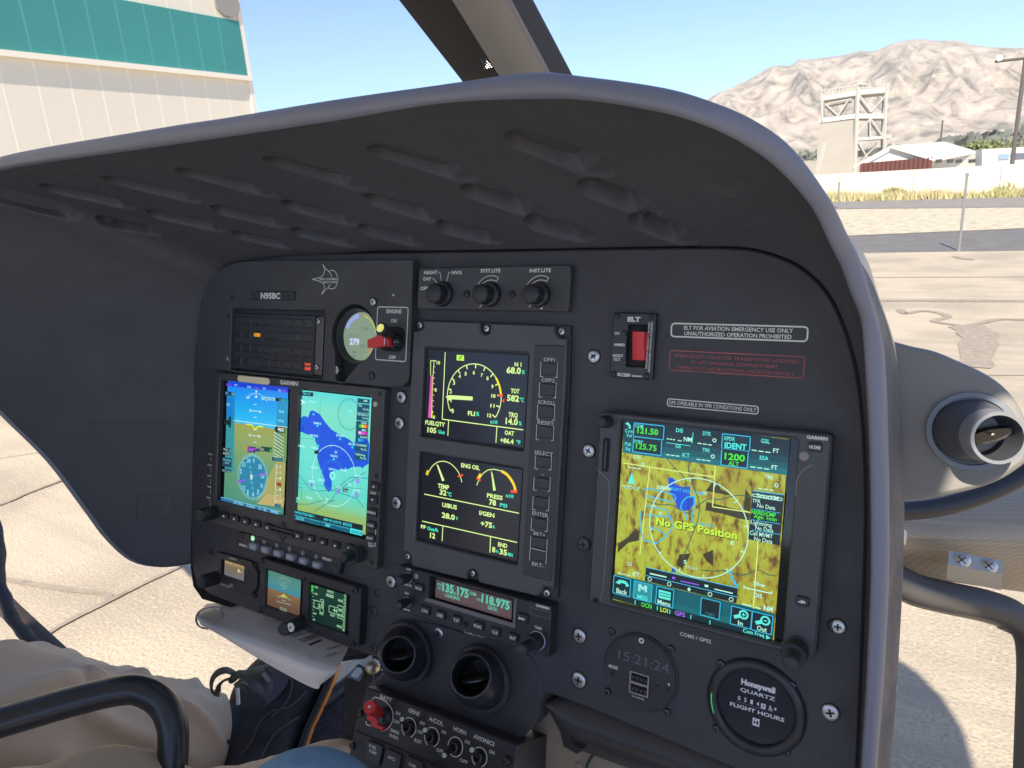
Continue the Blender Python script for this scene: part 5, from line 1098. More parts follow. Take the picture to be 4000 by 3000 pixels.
lake = [(1002, 515), (1030, 485), (1055, 488), (1075, 500), (1095, 440), (1125, 436), (1185, 470), (1230, 540), (1290, 610), (1380, 665), (1450, 700), (1500, 740), (1520, 700), (1620, 690), (1640, 740), (1635, 930), (1600, 950), (1575, 972), (1560, 955), (1480, 960), (1430, 985), (1350, 985), (1300, 1000), (1280, 1050), (1296, 1100), (1290, 1170), (1265, 1190), (1240, 1160), (1222, 1130), (1225, 1070), (1205, 1010), (1180, 950), (1160, 880), (1150, 830), (1165, 780), (1145, 720), (1110, 665), (1060, 655), (1020, 635), (998, 630)]
d.poly(lake, BL); d.poly([(1002, 515), (1030, 485), (1055, 488), (1060, 510), (1035, 560), (1000, 620)], em(15, 105, 230))
cm = U2('S1', 1310, 1040, hs); Rm = rv('S1', 1310, 1040, 282, hs); d.arc(cm, Rm, 0, 359.9, .0006, WC, 90)
for k in range(12): d.tick(cm, Rm * .95, Rm, k * 30 + 10, .0005, WC)
Rm2 = rv('S1', 1310, 1030, 150, hs); d.arc(cm, Rm2, 40, 230, .0005, em(60, 120, 220))
for k in range(36): d.tick(cm, Rm2 * .86, Rm2, k * 10, .0004, em(70, 150, 215))
d.arc(U2('S1', 1308, 1038, hs), .0032, 0, 359, .0016, em(150, 255, 250))
cn = U2('S1', 1462, 470, hs); Rn = rv('S1', 1462, 470, 145, hs); d.arc(cn, Rn, 0, 359.9, .0004, TQ2, 60)
for k in range(24): d.tick(cn, Rn * .88, Rn, k * 15, .0005, TQ2)
for pts in ([(985, 1010), (1060, 1100), (1100, 1160), (1180, 1180), (1330, 1170), (1480, 1050), (1640, 1060)], [(975, 1300), (1100, 1300), (1200, 1270), (1330, 1270)], [(1140, 1370), (1300, 1270), (1340, 1200), (1440, 1120), (1620, 1000)], [(1000, 1140), (1030, 1145), (1025, 1250), (980, 1260)], [(1340, 1180), (1540, 1250), (1600, 1330)]): d.line(pts, .0006, TQ2)
d.line([(1200, 340), (1180, 1000)], .0003, TQ2); d.line([(990, 685), (1640, 750)], .0003, TQ2); d.line([(970, 1105), (1600, 1160)], .0003, TQ2)
for x, y in ((1128, 380), (1138, 465), (1173, 572), (1145, 690), (1383, 695), (1497, 772), (1325, 880), (1020, 795), (1182, 755), (1148, 1000), (1356, 990), (1436, 970), (1420, 1015), (1213, 1103), (985, 1270), (1100, 1265), (1430, 450), (1470, 470)): d.poly([(x - 11, y + 11), (x + 11, y + 12), (x, y - 13)], em(60, 235, 245))
for q, x0, y0, x1, y1 in (('ZAMUX', 1138, 558, 1212, 566), ('GITLN', 1100, 360, 1158, 366), ('KOOGR', 1112, 672, 1182, 680), ('BOAGY', 1350, 672, 1422, 680), ('BLUPE', 1466, 752, 1530, 758), ('NEVUE', 1116, 786, 1186, 792), ('OMMIN', 998, 770, 1062, 776), ('YALVU', 1292, 860, 1362, 868), ('KPVU', 1284, 985, 1350, 992), ('PANEL', 1388, 992, 1452, 998), ('MSYGY', 1118, 968, 1186, 976), ('LEEHY', 1184, 1084, 1248, 1090), ('MSPK', 1098, 1095, 1158, 1100), ('ZAKAL', 1068, 1246, 1132, 1252), ('N7SS', 975, 1255, 1018, 1259), ('UTS1', 1350, 1148, 1402, 1152), ('UT85', 1518, 1178, 1572, 1184), ('UT78', 1528, 1048, 1580, 1054), ('FFU', 1460, 450, 1495, 454)): d.text(q, x0, y0, x1, y1, 21, em(175, 250, 250), .03)
for q, x, y in (('W', 1349, 832), ('E', 1268, 1272), ('N', 1476, 1128)): d.text(q, x - 12, y, x + 12, y + 2, 28, WC, .02)
for x, y in ((1374, 1180), (1541, 1215), (1551, 1085)): d.arc(U2('S1', x, y, hs), .0016, 0, 359, .0018, em(150, 130, 240))
d.poly([(1112, 1120), (1132, 1090), (1138, 1120), (1125, 1150)], em(140, 120, 240)); d.poly([(1416, 1152), (1464, 1156), (1462, 1190), (1415, 1186)], NV); d.text('265', 1420, 1182, 1460, 1186, 22, WC); d.poly([(1152, 802), (1194, 806), (1192, 836), (1152, 832)], NV)
d.poly([(1012, 258), (1142, 268), (1140, 305), (1012, 295)], NV); d.text('TRK UP', 1044, 288, 1114, 294, 22, em(60, 210, 215), .02); d.poly([(1024, 330), (1076, 356), (1026, 382), (1036, 356)], WC)
def box_(y0, y1, lines): d.poly([(1552 - (y0 - 320) * .05, y0), (1666 - (y0 - 320) * .05, y0 + 12), (1664 - (y1 - 320) * .05, y1 + 12), (1552 - (y1 - 320) * .05, y1)], em(5, 80, 105)); [d.text(q, x0, y, x1, y + 5, 20, WC, .01) for q, x0, x1, y in lines]
box_(320, 362, [('XM', 1604, 1640, 352)]); box_(370, 448, [('TFR', 1556, 1592, 396), ('No Da', 1602, 1654, 430)]); box_(452, 522, [('NEXRAD:U', 1552, 1652, 480), ('No Da', 1598, 1650, 512)]); box_(528, 725, [('RAIN', 1588, 1638, 558), ('MIX', 1594, 1634, 622), ('SNOW', 1576, 1642, 688)])
box_(735, 808, [('Cell MVMT', 1538, 1640, 762), ('No Da', 1584, 1636, 800)]); box_(818, 885, [('Lightning', 1534, 1624, 846), ('No Da', 1578, 1632, 880)])
for y, cs in ((575, ((40, 200, 60), (200, 230, 40), (240, 170, 30), (250, 60, 40))), (638, ((240, 190, 250), (220, 110, 220), (230, 60, 190), (190, 30, 160))), (704, ((30, 190, 240), (20, 140, 240), (20, 90, 230), (10, 60, 200)))):
    for k, c in enumerate(cs): x = 1566 + 22 * k - (y - 575) * .05; d.poly([(x, y - 14 + k * 2), (x + 22, y - 12 + k * 2), (x + 22, y + 16 + k * 2), (x, y + 14 + k * 2)], em(*c))
d.poly([(970, 1345), (1605, 1490), (1603, 1532), (968, 1384)], em(5, 30, 45)); d.poly([(966, 1384), (1603, 1532), (1602, 1592), (964, 1422)], em(5, 40, 55)); d.text('NAVIGATION MAP 1', 974, 1380, 1158, 1422, 24, em(60, 225, 235), .02); d.text('MAP WX AUX FPL', 1246, 1446, 1410, 1484, 24, em(60, 225, 235), .02)
for k in range(4): x = 1424 + 22 * k; y = 1465 + 5 * k; (d.poly if k == 0 else d.line)([(x, y), (x + 12, y + 3), (x + 12, y + 27), (x, y + 24)] + ([(x, y)] if k else []), *((em(60, 235, 245),) if k == 0 else (.0005, em(60, 235, 245))))
for x0, x1, y, q in ((964, 1090, 1395, 'DCLTR'), (1094, 1216, 1428, ''), (1222, 1346, 1458, 'MAP'), (1350, 1482, 1490, '')):
    s = (x1 - x0) * .245; d.poly([(x0, y), (x1, y + s), (x1 - 2, y + s + 40), (x0 - 2, y + 40)], em(12, 95, 120)); d.line([(x0, y), (x1, y + s)], .0005, em(60, 220, 235))
    if q: m_ = (x0 + x1) / 2; w2 = 7 * len(q); d.text(q, m_ - w2, y + s / 2 + 33 - w2 * .22, m_ + w2, y + s / 2 + 33 + w2 * .22, 26, em(100, 235, 240), .02)
d.poly([(1490, 1516), (1603, 1542), (1601, 1590), (1486, 1562)], em(70, 235, 240)); d.text('ADVISOR', 1498, 1558, 1600, 1582, 28, em(10, 70, 90), .02)
d.mb.build('map_readout', Rr, fdo, smooth=0)
d = Draw(P0, 'S1', hb + 1e-4); d.text('GARMIN', 815, 190, 980, 206, 38, INK, .045)
d.mb.build('maker_name', fd, fdo, smooth=0)
mb = MB(); a = U2('S1', 570, 152, hb); mb.prism(rrect(a[0] - .026, a[1] - .0035, a[0] + .026, a[1] + .0035, .0034, 6), hb, hb + .0008, mat('cream_reflection', (.95, .82, .52), .4), bev=.0004); mb.build('reflection_strip', fd, fdo)  # cream colour stands in for a sunlit reflection on the bezel
for i, (x, y) in enumerate(((290, 36), (387, 62), (485, 87), (587, 113), (692, 143), (973, 220), (1087, 248), (1203, 280), (1320, 310), (1446, 330))):
    o = button(fd, P0, fdo, 'S2', x, y - 2, 68, 60, hb - .001, hb + .003, RUB, name='softkey')
    d = Draw(P0, 'S2', hb + .0031); d.poly([(x - 12, y + 8), (x + 14, y + 15), (x + 2, y - 13)], INK); d.mb.build('arrow_mark', o, fdo, smooth=0)
for x, y, q in ((1680, 1140, '^'), (1668, 1262, 'v'), (1660, 1380, 'MENU'), (1652, 1498, 'CLR'), (1645, 1618, 'ENT')):
    o = button(fd, P0, fdo, 'S1', x, y, 78, 74, hb - .001, hb + .003, RUB, q if len(q) > 1 else None, cap=24, tw=10 * len(q), name='key', bold=.03)
    if len(q) == 1: d = Draw(P0, 'S1', hb + .0031); s = -1 if q == '^' else 1; d.poly([(x - 16, y - 8 * s), (x + 14, y - 6 * s), (x, y + 12 * s)][::s], INK); d.mb.build('arrow_mark', o, fdo, smooth=0)
d = Draw(P0, 'S1', hb + 1e-4); d.text('RNG', 1654, 1208, 1700, 1214, 24, INK, .03); d.line([(1704, 1500), (1698, 1700)], .0005, INK); d.T = 'S2'; d.text('DFLT', 1632, 300, 1676, 305, 20, INK, .03); d.text('MAP', 1634, 322, 1676, 328, 20, INK, .03); d.line([(1702, 130), (1692, 316), (1678, 314)], .0005, INK)
d.mb.build('key_lettering', fd, fdo, smooth=0)
for T, x, y, r in (('S1', 1742, 280, 26), ('S1', 1708, 1040, 26), ('S2', 1664, 470, 26)): screw(fd, P0, fdo, T, x, y, r, hb, BLK2, dome=.3)
mb = MB(); c = U2('S1', 1698, 377, hb); mb.lathe(c, [(.0026, -.0002), (.0026, .0006), (.002, .0008), (.0001, .0009)], mat('light_sensor', (.55, .5, .38), .3), 20); mb.build('light_sensor', fd, fdo)
knob(fd, P0, fdo, 'S2', (1562, 380), 78, (1390, 425), 46, hb, hb + .024, RUB, stages=.5, ring=STLD)
knob(fd, P0, fdo, 'S1', (215, 1375), 62, (108, 1410), 58, hb, hb + .020, RUB)
mb = MB(); c = U2('S2', 840, 180, hb); mb.prism(rrect(c[0] - .019, c[1] - .0042, c[0] + .019, c[1] + .0042, .001), hb - .0001, hb + .0004, VOID); mb.prism([(c[0] - .006, c[1] + .0038), (c[0] + .006, c[1] + .0038), (c[0], c[1] + .011)], hb, hb + .001, RUB); mb.prism([(c[0] - .006, c[1] - .0038), (c[0] + .006, c[1] - .0038), (c[0], c[1] - .011)], hb, hb + .001, RUB)
for k in (-.0022, .0022): mb.prism(rrect(c[0] - .018, c[1] + k - .0012, c[0] + .018, c[1] + k + .0012, .0005), hb + .0003, hb + .002, BLK2)
mb.build('card_slot', fd, fdo)
d = Draw(P0, 'S1', .0004)
for q, x, y in (('HDG', 168, 845), ('CRS', 163, 946), ('ALT', 160, 1046), ('VS', 158, 1147), ('BARO', 156, 1249)): d.text(q, x - 20, y, x + 20, y + 3, 17, INK, .03)
for y0, y1 in ((866, 905), (965, 1010), (1068, 1115), (1165, 1212), (1265, 1318)): d.line([(178 - (y0 - 866) * .02, y0), (176 - (y0 - 866) * .02, y1)], .0006, INK)
d.line([(166, 1318), (184, 1323)], .0006, INK)
d.mb.build('knob_lettering', fd, fdo, smooth=0)

# ---------------- autopilot controller
apo = at(1120, 2140, 0); ap = thing('autopilot_controller', 'slim control strip of six small grey buttons with one green lamp lit', 'control panel', P0, apo); hh = .006
q = poly2('S2', [(440, 190), (475, 190), (1390, 420), (1385, 440), (1360, 580), (1340, 580), (418, 325), (418, 262), (432, 262)], hh); shell(P0, apo, ap, 'plate', q, 0, hh, BLK, bev=.0007)
for k, (x, y, t) in enumerate(((557, 322, 'SAS'), (667, 352, 'HDG'), (782, 386, 'NAV'), (900, 420, 'BC'), (1018, 456, 'ALT'), (1143, 493, 'VRT'))):
    button(ap, P0, apo, 'S2', x, y, 70, 62, hh, hh + .005, GREYB, t, mat('button_ink', (.75, .75, .75), .6), cap=22, tw=17, name='button', r=.003)
for k, (x, y) in enumerate(((564, 243), (673, 275), (789, 308), (907, 343), (1028, 378), (1152, 413))):
    mb = MB(); c = U2('S2', x, y, hh); mb.lathe(c, [(.0027, -.0003), (.0027, .0005), (.002, .0012), (.0001, .0014)], em(175, 250, 205) if k == 0 else mat('unlit_lamp', (.22, .22, .23), .3), 18); mb.build('lamp', ap, apo, label='small lamp lit green' if k == 0 else None)
d = Draw(P0, 'S2', hh + 1e-4); d.text('GENESYS', 434, 306, 510, 330, 20, INK, .04); d.text('HELISAS', 1206, 436, 1290, 458, 24, INK, .04); d.mb.build('lettering', ap, apo, smooth=0)
screw(ap, P0, apo, 'S2', 1308, 535, 34, hh, STLD, dome=.2, slot='-'); screw(ap, P0, apo, 'S2', 460, 230, 28, hh, BLK2, dome=.2, slot='-')

# ---------------- radar altimeter
rao = at(910, 2240, 0); ra_ = thing('radar_altimeter', 'small chamfered black unit with dim window and fluted knob, lower left of panel', 'altimeter', P0, rao); hh = .004
q = poly2('S2', [(232, 368), (545, 460), (604, 570), (600, 700), (540, 770), (215, 672), (160, 560), (162, 440)], hh); wq = rect('S2', (265, 440), (490, 500), (480, 650), (265, 580), hh)
shell(P0, rao, ra_, 'plate', q, 0, hh, BLK, holes=[rrect(*wq)], bev=.0007)
w2 = rect('S2', (302, 445), (488, 500), (478, 640), (300, 590), .0015); mb = MB(); mb.prism(rrect(wq[0] - .001, wq[1] - .001, wq[2] + .001, wq[3] + .001), -.001, .0004, VOID); mb.build('window_recess', ra_, rao)
s_ = screen_grad('screen', w2, [(0, (130, 105, 70)), (.45, (120, 108, 90)), (1, (108, 112, 120))], .0015, ra_, rao)
d = Draw(P0, 'S2', .0016); d.text('RADAR ALTITUDE', 306, 480, 484, 520, 22, em(190, 165, 105), .02); d.text('1', 424, 558, 440, 560, 32, em(215, 200, 150), .03); d.text('FT', 446, 562, 466, 564, 14, em(215, 200, 150), .02); d.mb.build('readout', s_, rao, smooth=0)
d = Draw(P0, 'S2', hh + 1e-4); d.text('GARMIN', 343, 432, 412, 452, 20, mat('gold_ink', (.6, .5, .3), .5), .04); d.text('PUSH TEST', 262, 678, 352, 702, 20, mat('gold_ink'), .04); d.mb.build('lettering', ra_, rao, smooth=0)
knob(ra_, P0, rao, 'S2', (220, 610), 62, (125, 640), 60, hh, hh + .019, RUB, flute=.09)
mb = MB(); mb.lathe(U2('S2', 370, 680, hh), [(.0026, 0), (.0026, .0006), (.0001, .0012)], mat('unlit_lamp'), 16); mb.build('lamp', ra_, rao)
for x, y, r in ((168, 368, 24), (592, 494, 26), (578, 772, 28)): screw(ra_, P0, rao, 'S2', x, y, r, .0005, STLD, dome=.6)

# ---------------- standby instrument (two square screens)
sbo = at(1210, 2360, 0); sb = thing('standby_instrument', 'black standby unit with a small horizon screen and a dark green tape screen', 'instrument', P0, sbo); hh = .010
q = poly2('S2', [(668, 432), (1570, 690), (1555, 1000), (1530, 1250), (1400, 1225), (640, 935), (618, 920), (622, 700), (640, 470)], hh); q = rrect(min(p[0] for p in q), min(p[1] for p in q) + .0, max(p[0] for p in q), max(p[1] for p in q), .002)
o4 = rect('S2', (628, 440), (1570, 690), (1535, 1250), (612, 925), hh); wa_ = rect('S2', (672, 528), (1025, 622), (1010, 985), (668, 880), hh); wb_ = rect('S2', (1072, 650), (1460, 755), (1440, 1150), (1070, 1010), hh)
shell(P0, sbo, sb, 'bezel', rrect(*o4, .003), 0, hh, BLK, holes=[rrect(*wa_, .002), rrect(*wb_, .002)], bev=.001)
ha = .006; sa_ = rect('S2', (705, 545), (1008, 622), (998, 962), (698, 862), ha); sb_ = rect('S2', (1100, 672), (1438, 768), (1418, 1122), (1092, 1002), ha)
mb = MB(); mb.prism(rrect(wa_[0] - .001, wa_[1] - .001, wb_[2] + .001, wa_[3] + .001), 0, ha - .001, GLASS); mb.build('glass', sb, sbo)
s_ = screen_grad('horizon_screen', sa_, [(0, (75, 130, 118)), (.3, (75, 140, 140)), (.5, (60, 135, 155)), (.505, (135, 105, 70)), (.75, (112, 86, 62)), (1, (95, 72, 56))], ha, sb, sbo)
d = Draw(P0, 'S2', ha + 3e-5); GW = em(150, 175, 160)
d.poly([(815, 780), (885, 795), (850, 758)], em(190, 195, 60)); cg = U2('S2', 855, 725, ha); Rg = rv('S2', 855, 725, 105, ha)
for k in range(9): d.tick(cg, Rg, Rg * 1.2, 50 + k * 10, .0006, GW)
for y, w2_ in ((655, 22), (682, 34), (710, 22), (790, 42), (820, 16), (842, 42)): d.line([(852 - w2_, y - w2_ * .26), (852 + w2_, y + w2_ * .26)], .0006, GW)
for t, x, y in (('10', 800, 790), ('10', 906, 818), ('20', 800, 838), ('20', 902, 866)): d.text(t, x - 13, y - 3, x + 13, y + 3, 18, GW)
d.rr(818, 878, 876, 922, .0006, GW); d.mb.build('readout', s_, sbo, smooth=0)
s_ = screen_grad('tape_screen', sb_, [(0, (22, 62, 48)), (.5, (14, 48, 38)), (1, (12, 42, 36))], ha, sb, sbo)
d = Draw(P0, 'S2', ha + 3e-5); GN = em(160, 215, 170)
d.poly([(1106, 676), (1122, 680), (1120, 748), (1104, 742)], em(60, 190, 70))
for y, l in ((690, 1), (720, 0), (752, 1), (780, 0), (812, 1), (842, 0), (872, 1), (904, 0), (936, 1), (964, 0), (992, 1)): d.line([(1118, y), (1118 + (16 if l else 8), y + 3)], .0006, GN)
for t, x0, y0, x1, y1, c in (('60', 1140, 702, 1166, 708, 20), ('40', 1138, 764, 1164, 770, 20), ('10', 1128, 946, 1152, 952, 20), ('0', 1128, 1004, 1140, 1006, 20), ('BARO', 1256, 742, 1314, 756, 24), ('30.09', 1250, 778, 1308, 794, 26), ('4800', 1352, 826, 1402, 838, 24), ('4500', 1340, 1064, 1390, 1076, 24), ('25', 1166, 880, 1216, 894, 36), ('6', 1200, 850, 1216, 854, 32), ('46', 1308, 920, 1352, 932, 34), ('80', 1358, 916, 1394, 926, 28), ('60', 1354, 962, 1392, 972, 28), ('KTS', 1186, 948, 1218, 956, 20), ('FEET', 1284, 962, 1328, 972, 20)): d.text(t, x0, y0, x1, y1, c, GN, .02)
d.line([(1136, 815), (1192, 830), (1194, 806), (1224, 814), (1218, 934), (1188, 926), (1190, 898), (1132, 882)], .0006, GN, True); d.line([(1274, 865), (1354, 888), (1355, 862), (1402, 874), (1396, 990), (1350, 976), (1352, 948), (1272, 924)], .0006, GN, True); d.rr(1246, 752, 1314, 798, .0005, GN)
for k in range(26): y = 768 + k * 13.2; d.line([(1424 - (8 if k % 3 else 16) - k * .5, y - 2), (1432 - k * .5, y)], .0006, GN)
d.mb.build('readout', s_, sbo, smooth=0)
for x, y, r in ((650, 456, 24), (1516, 725, 38), (630, 910, 28), (1494, 1222, 32)): screw(sb, P0, sbo, 'S2', x, y, r, hh, STLD if x < 800 else BLK2, dome=.6)
mb = MB(); mb.lathe(U2('S2', 1046, 622, hh), [(.0025, 0), (.0025, .0004), (.0001, .0005)], VOID, 16); mb.build('sensor_hole', sb, sbo)
kb = knob(sb, P0, sbo, 'S2', (1010, 1020), 72, (915, 1070), 60, hh, hh + .024, RUB, flute=.03)
mb = MB(); c = U2('S2', 913, 1068, hh + .0248); mb.lathe(c, [(.0044, -.001), (.0044, .0003), (.0042, .0004)], INK, 24); mb.build('white_cap', kb, sbo)
d = Draw(P0, 'S2', hh + .0254)
for k in (0, 1, 2): d.line([(900 + 10 * k, 1085 - 4 * k), (906 + 10 * k, 1055 + (k == 2) * 12)], .0007, VOID)
d.mb.build('logo_mark', kb, sbo, smooth=0)

# ---------------- touchscreen navigator (right)
gto = at(2750, 2080, 0); gt = thing('touchscreen_navigator', 'large touchscreen navigator showing a yellow terrain map and No GPS Position', 'navigator', P0, gto); hb, hs = .014, .010
o4 = rect('S6', (152, 88), (1650, 250), (1560, 1700), (80, 1335), hb); w4 = rect('S6', (240, 128), (1440, 280), (1335, 1625), (165, 1300), hb)
hq = rect('S6', (280, 140), (1440, 280), (1335, 1625), (215, 1310), hb)
GB = mat('navigator_bezel', (.075, .073, .075), .4, bump=.2, bscale=1500, var=.15, vscale=30)
shell(P0, gto, gt, 'bezel', rrect(*o4, .003), 0, hb, GB, holes=[rrect(*hq, .003)], bev=.0014)
s4 = rect('S6', (310, 150), (1385, 285), (1272, 1588), (240, 1302), hs)
mb = MB(); mb.prism(rrect(hq[0] - .001, hq[1] - .001, hq[2] + .001, hq[3] + .001), 0, hs - .0012, GLASS); mb.build('glass', gt, gto)
# terrain picture shown on the screen: procedural relief, yellow to brown
TM = mat('terrain_map_picture', em=(150, 140, 40), rough=.35)
def terrain(m):
    n = m.node_tree.nodes; l = m.node_tree.links; b = n['Principled BSDF']; tc = n.new('ShaderNodeTexCoord'); mp = n.new('ShaderNodeMapping'); mp.inputs['Scale'].default_value = (1, .5, 1); mp.inputs['Rotation'].default_value = (0, 0, .15)
    t = n.new('ShaderNodeTexNoise'); t.inputs['Scale'].default_value = 190; t.inputs['Detail'].default_value = 7; t.inputs['Roughness'].default_value = .62
    r = n.new('ShaderNodeValToRGB'); e = r.color_ramp.elements; e[0].position = .33; e[0].color = rgb((92, 70, 20)); e[1].position = .43; e[1].color = rgb((158, 140, 38)); x = e.new(.5); x.color = rgb((172, 184, 52)); x = e.new(.62); x.color = rgb((184, 196, 58)); x = e.new(.68); x.color = rgb((140, 100, 30))
    t2 = n.new('ShaderNodeTexNoise'); t2.inputs['Scale'].default_value = 22; t2.inputs['Detail'].default_value = 3; mx = n.new('ShaderNodeMix'); mx.data_type = 'RGBA'; mx.blend_type = 'MULTIPLY'; r2 = n.new('ShaderNodeMapRange'); r2.inputs[1].default_value = .52; r2.inputs[2].default_value = .72; mx.inputs[7].default_value = (.80, .60, .45, 1)
    l.new(tc.outputs['Object'], mp.inputs[0]); l.new(mp.outputs[0], t.inputs['Vector']); l.new(t.outputs[0], r.inputs[0]); l.new(tc.outputs['Object'], t2.inputs['Vector']); l.new(t2.outputs[0], r2.inputs[0]); l.new(r2.outputs[0], mx.inputs[0]); l.new(r.outputs[0], mx.inputs[6]); l.new(mx.outputs[2], b.inputs['Emission Color'])
terrain(TM)
mb = MB(); mb.prism(rrect(*s4), hs - .001, hs, TM); sc = mb.build('touchscreen', gt, gto, smooth=0)
d = Draw(P0, 'S6', hs + 3e-5); TQ = em(20, 150, 150); DKT = em(8, 42, 48); CYN = em(95, 240, 225); GR = em(70, 235, 50); WHT = em(190, 250, 225); BLU = em(20, 80, 215); LB = em(60, 190, 230); YG = em(205, 245, 60); GL_ = em(60, 100, 85)
top, bot = [(310, 150), (1387, 287)], [(305, 362), (1366, 508)]
for k in range(6):
    a0, a1 = k / 6, (k + 1) / 6; L_ = lambda t: (306 - 3 * t, 143 + 219 * t); R_ = lambda t: (1390 - 22 * t, 278 + 230 * t); d.poly([L_(a0), R_(a0), R_(a1), L_(a1)], em(*(int(v) for v in (6 + 10 * a0, 28 + 110 * a0 ** 1.5, 38 + 108 * a0 ** 1.5))))
d.poly([(250, 1155), (262, 1150), (1120, 1360), (1290, 1410), (1272, 1590), (238, 1305)], em(14, 95, 108)); d.poly([(246, 1235), (1283, 1508), (1272, 1590), (238, 1305)], em(10, 110, 112)); d.poly([(242, 1268), (1278, 1548), (1272, 1592), (236, 1308)], DKT)
# lake, borders, roads
d.poly([(598, 525), (625, 522), (648, 545), (640, 565), (690, 585), (740, 580), (738, 640), (768, 650), (762, 700), (735, 735), (690, 742), (655, 725), (648, 690), (628, 650), (600, 600)], BLU); d.poly([(725, 640), (745, 640), (752, 700), (730, 735), (718, 715)], em(15, 70, 190))
d.poly([(620, 1105), (650, 1112), (645, 1140), (622, 1135)], em(30, 100, 210))
SH = em(62, 56, 20)
for q in ([(890, 540), (925, 560), (940, 600), (985, 620), (1000, 640), (840, 610), (860, 585)], [(1100, 595), (1135, 650), (1130, 745), (1085, 730)], [(845, 680), (1090, 740), (1130, 760), (1125, 800), (1060, 790), (960, 760), (840, 735)], [(390, 850), (410, 880), (410, 930), (340, 945), (270, 1010), (275, 950), (330, 915)], [(670, 1020), (745, 1015), (720, 1070), (690, 1110), (650, 1090)], [(890, 990), (890, 1100), (845, 1060), (820, 1020)]): d.poly(q, SH)
for q in ([(305, 588), (420, 600), (460, 675), (560, 700), (620, 700), (690, 740), (760, 770)], [(590, 400), (640, 460), (700, 520), (720, 600)], [(730, 440), (735, 520), (770, 600), (800, 700), (790, 800), (760, 880), (720, 980), (690, 1050)], [(800, 700), (860, 660), (930, 665), (1030, 640), (1090, 640), (1145, 650)], [(805, 1120), (900, 1130), (960, 1125), (1040, 1150), (1110, 1150), (1180, 1120), (1240, 1150), (1300, 1160)], [(630, 1120), (560, 1230)]): d.line([tuple(p)[:2] for p in smooth_path([(*t, 0) for t in q], 3)], .0007, GL_)
for q in ([(308, 428), (902, 520)], [(905, 445), (886, 712), (1130, 748)], [(480, 455), (415, 1020)], [(1182, 925), (1150, 1370)]): d.line(q, .0008, em(215, 240, 130))
for q in ([(440, 600), (480, 592), (640, 635), (650, 660), (620, 680), (450, 640)], [(455, 705), (590, 730), (620, 800), (625, 850), (575, 915), (520, 948), (440, 930), (415, 840), (420, 740)], [(455, 765), (590, 775), (600, 770), (625, 800)], [(480, 845), (520, 850), (540, 865), (580, 890)], [(768, 640), (770, 700), (750, 780), (770, 830)], [(720, 800), (718, 770), (680, 720), (690, 680), (720, 650), (765, 645)]): d.line(q, .0009, LB)
for q in ((995, 1135), (1005, 1170), (1020, 1200), (1035, 1222)): d.line([(q[0], q[1]), (q[0] + 18, q[1] + 6)], .003, LB)
cg = U2('S6', 787, 848, hs); Rg = rv('S6', 787, 848, 322, hs); d.arc(cg, Rg, 0, 359.9, .0007, WHT, 100)
for k in range(12): d.tick(cg, Rg * .93, Rg, 72 + 30 * k, .0007, WHT)
for t, x, y in (('N', 838, 635), ('W', 548, 765), ('E', 1014, 955), ('S', 710, 1078)): d.text(t, x - 10, y - 1, x + 10, y + 2, 24, WHT, .03)
def tx(*L):
    for t, x0, y0, x1, y1, c, m, b in L: d.text(t, x0, y0, x1, y1, c, m, b)
tx(('GREAT SALT LAKE', 600, 600, 832, 634, 20, LB, .02), ('100', 528, 594, 584, 602, 26, WHT, .03), ('NM', 586, 602, 618, 606, 18, WHT, .03), ('PROVO', 806, 830, 896, 848, 20, LB, .02), ('UTAH', 716, 1110, 786, 1120, 20, WHT, .0))
for o_, m_ in (((3, 4), em(60, 90, 10)), ((0, 0), YG)): tx(('No GPS Position', 522 + o_[0], 826 + o_[1], 1046 + o_[0], 920 + o_[1], 50, m_, .055 if o_[0] else .03))
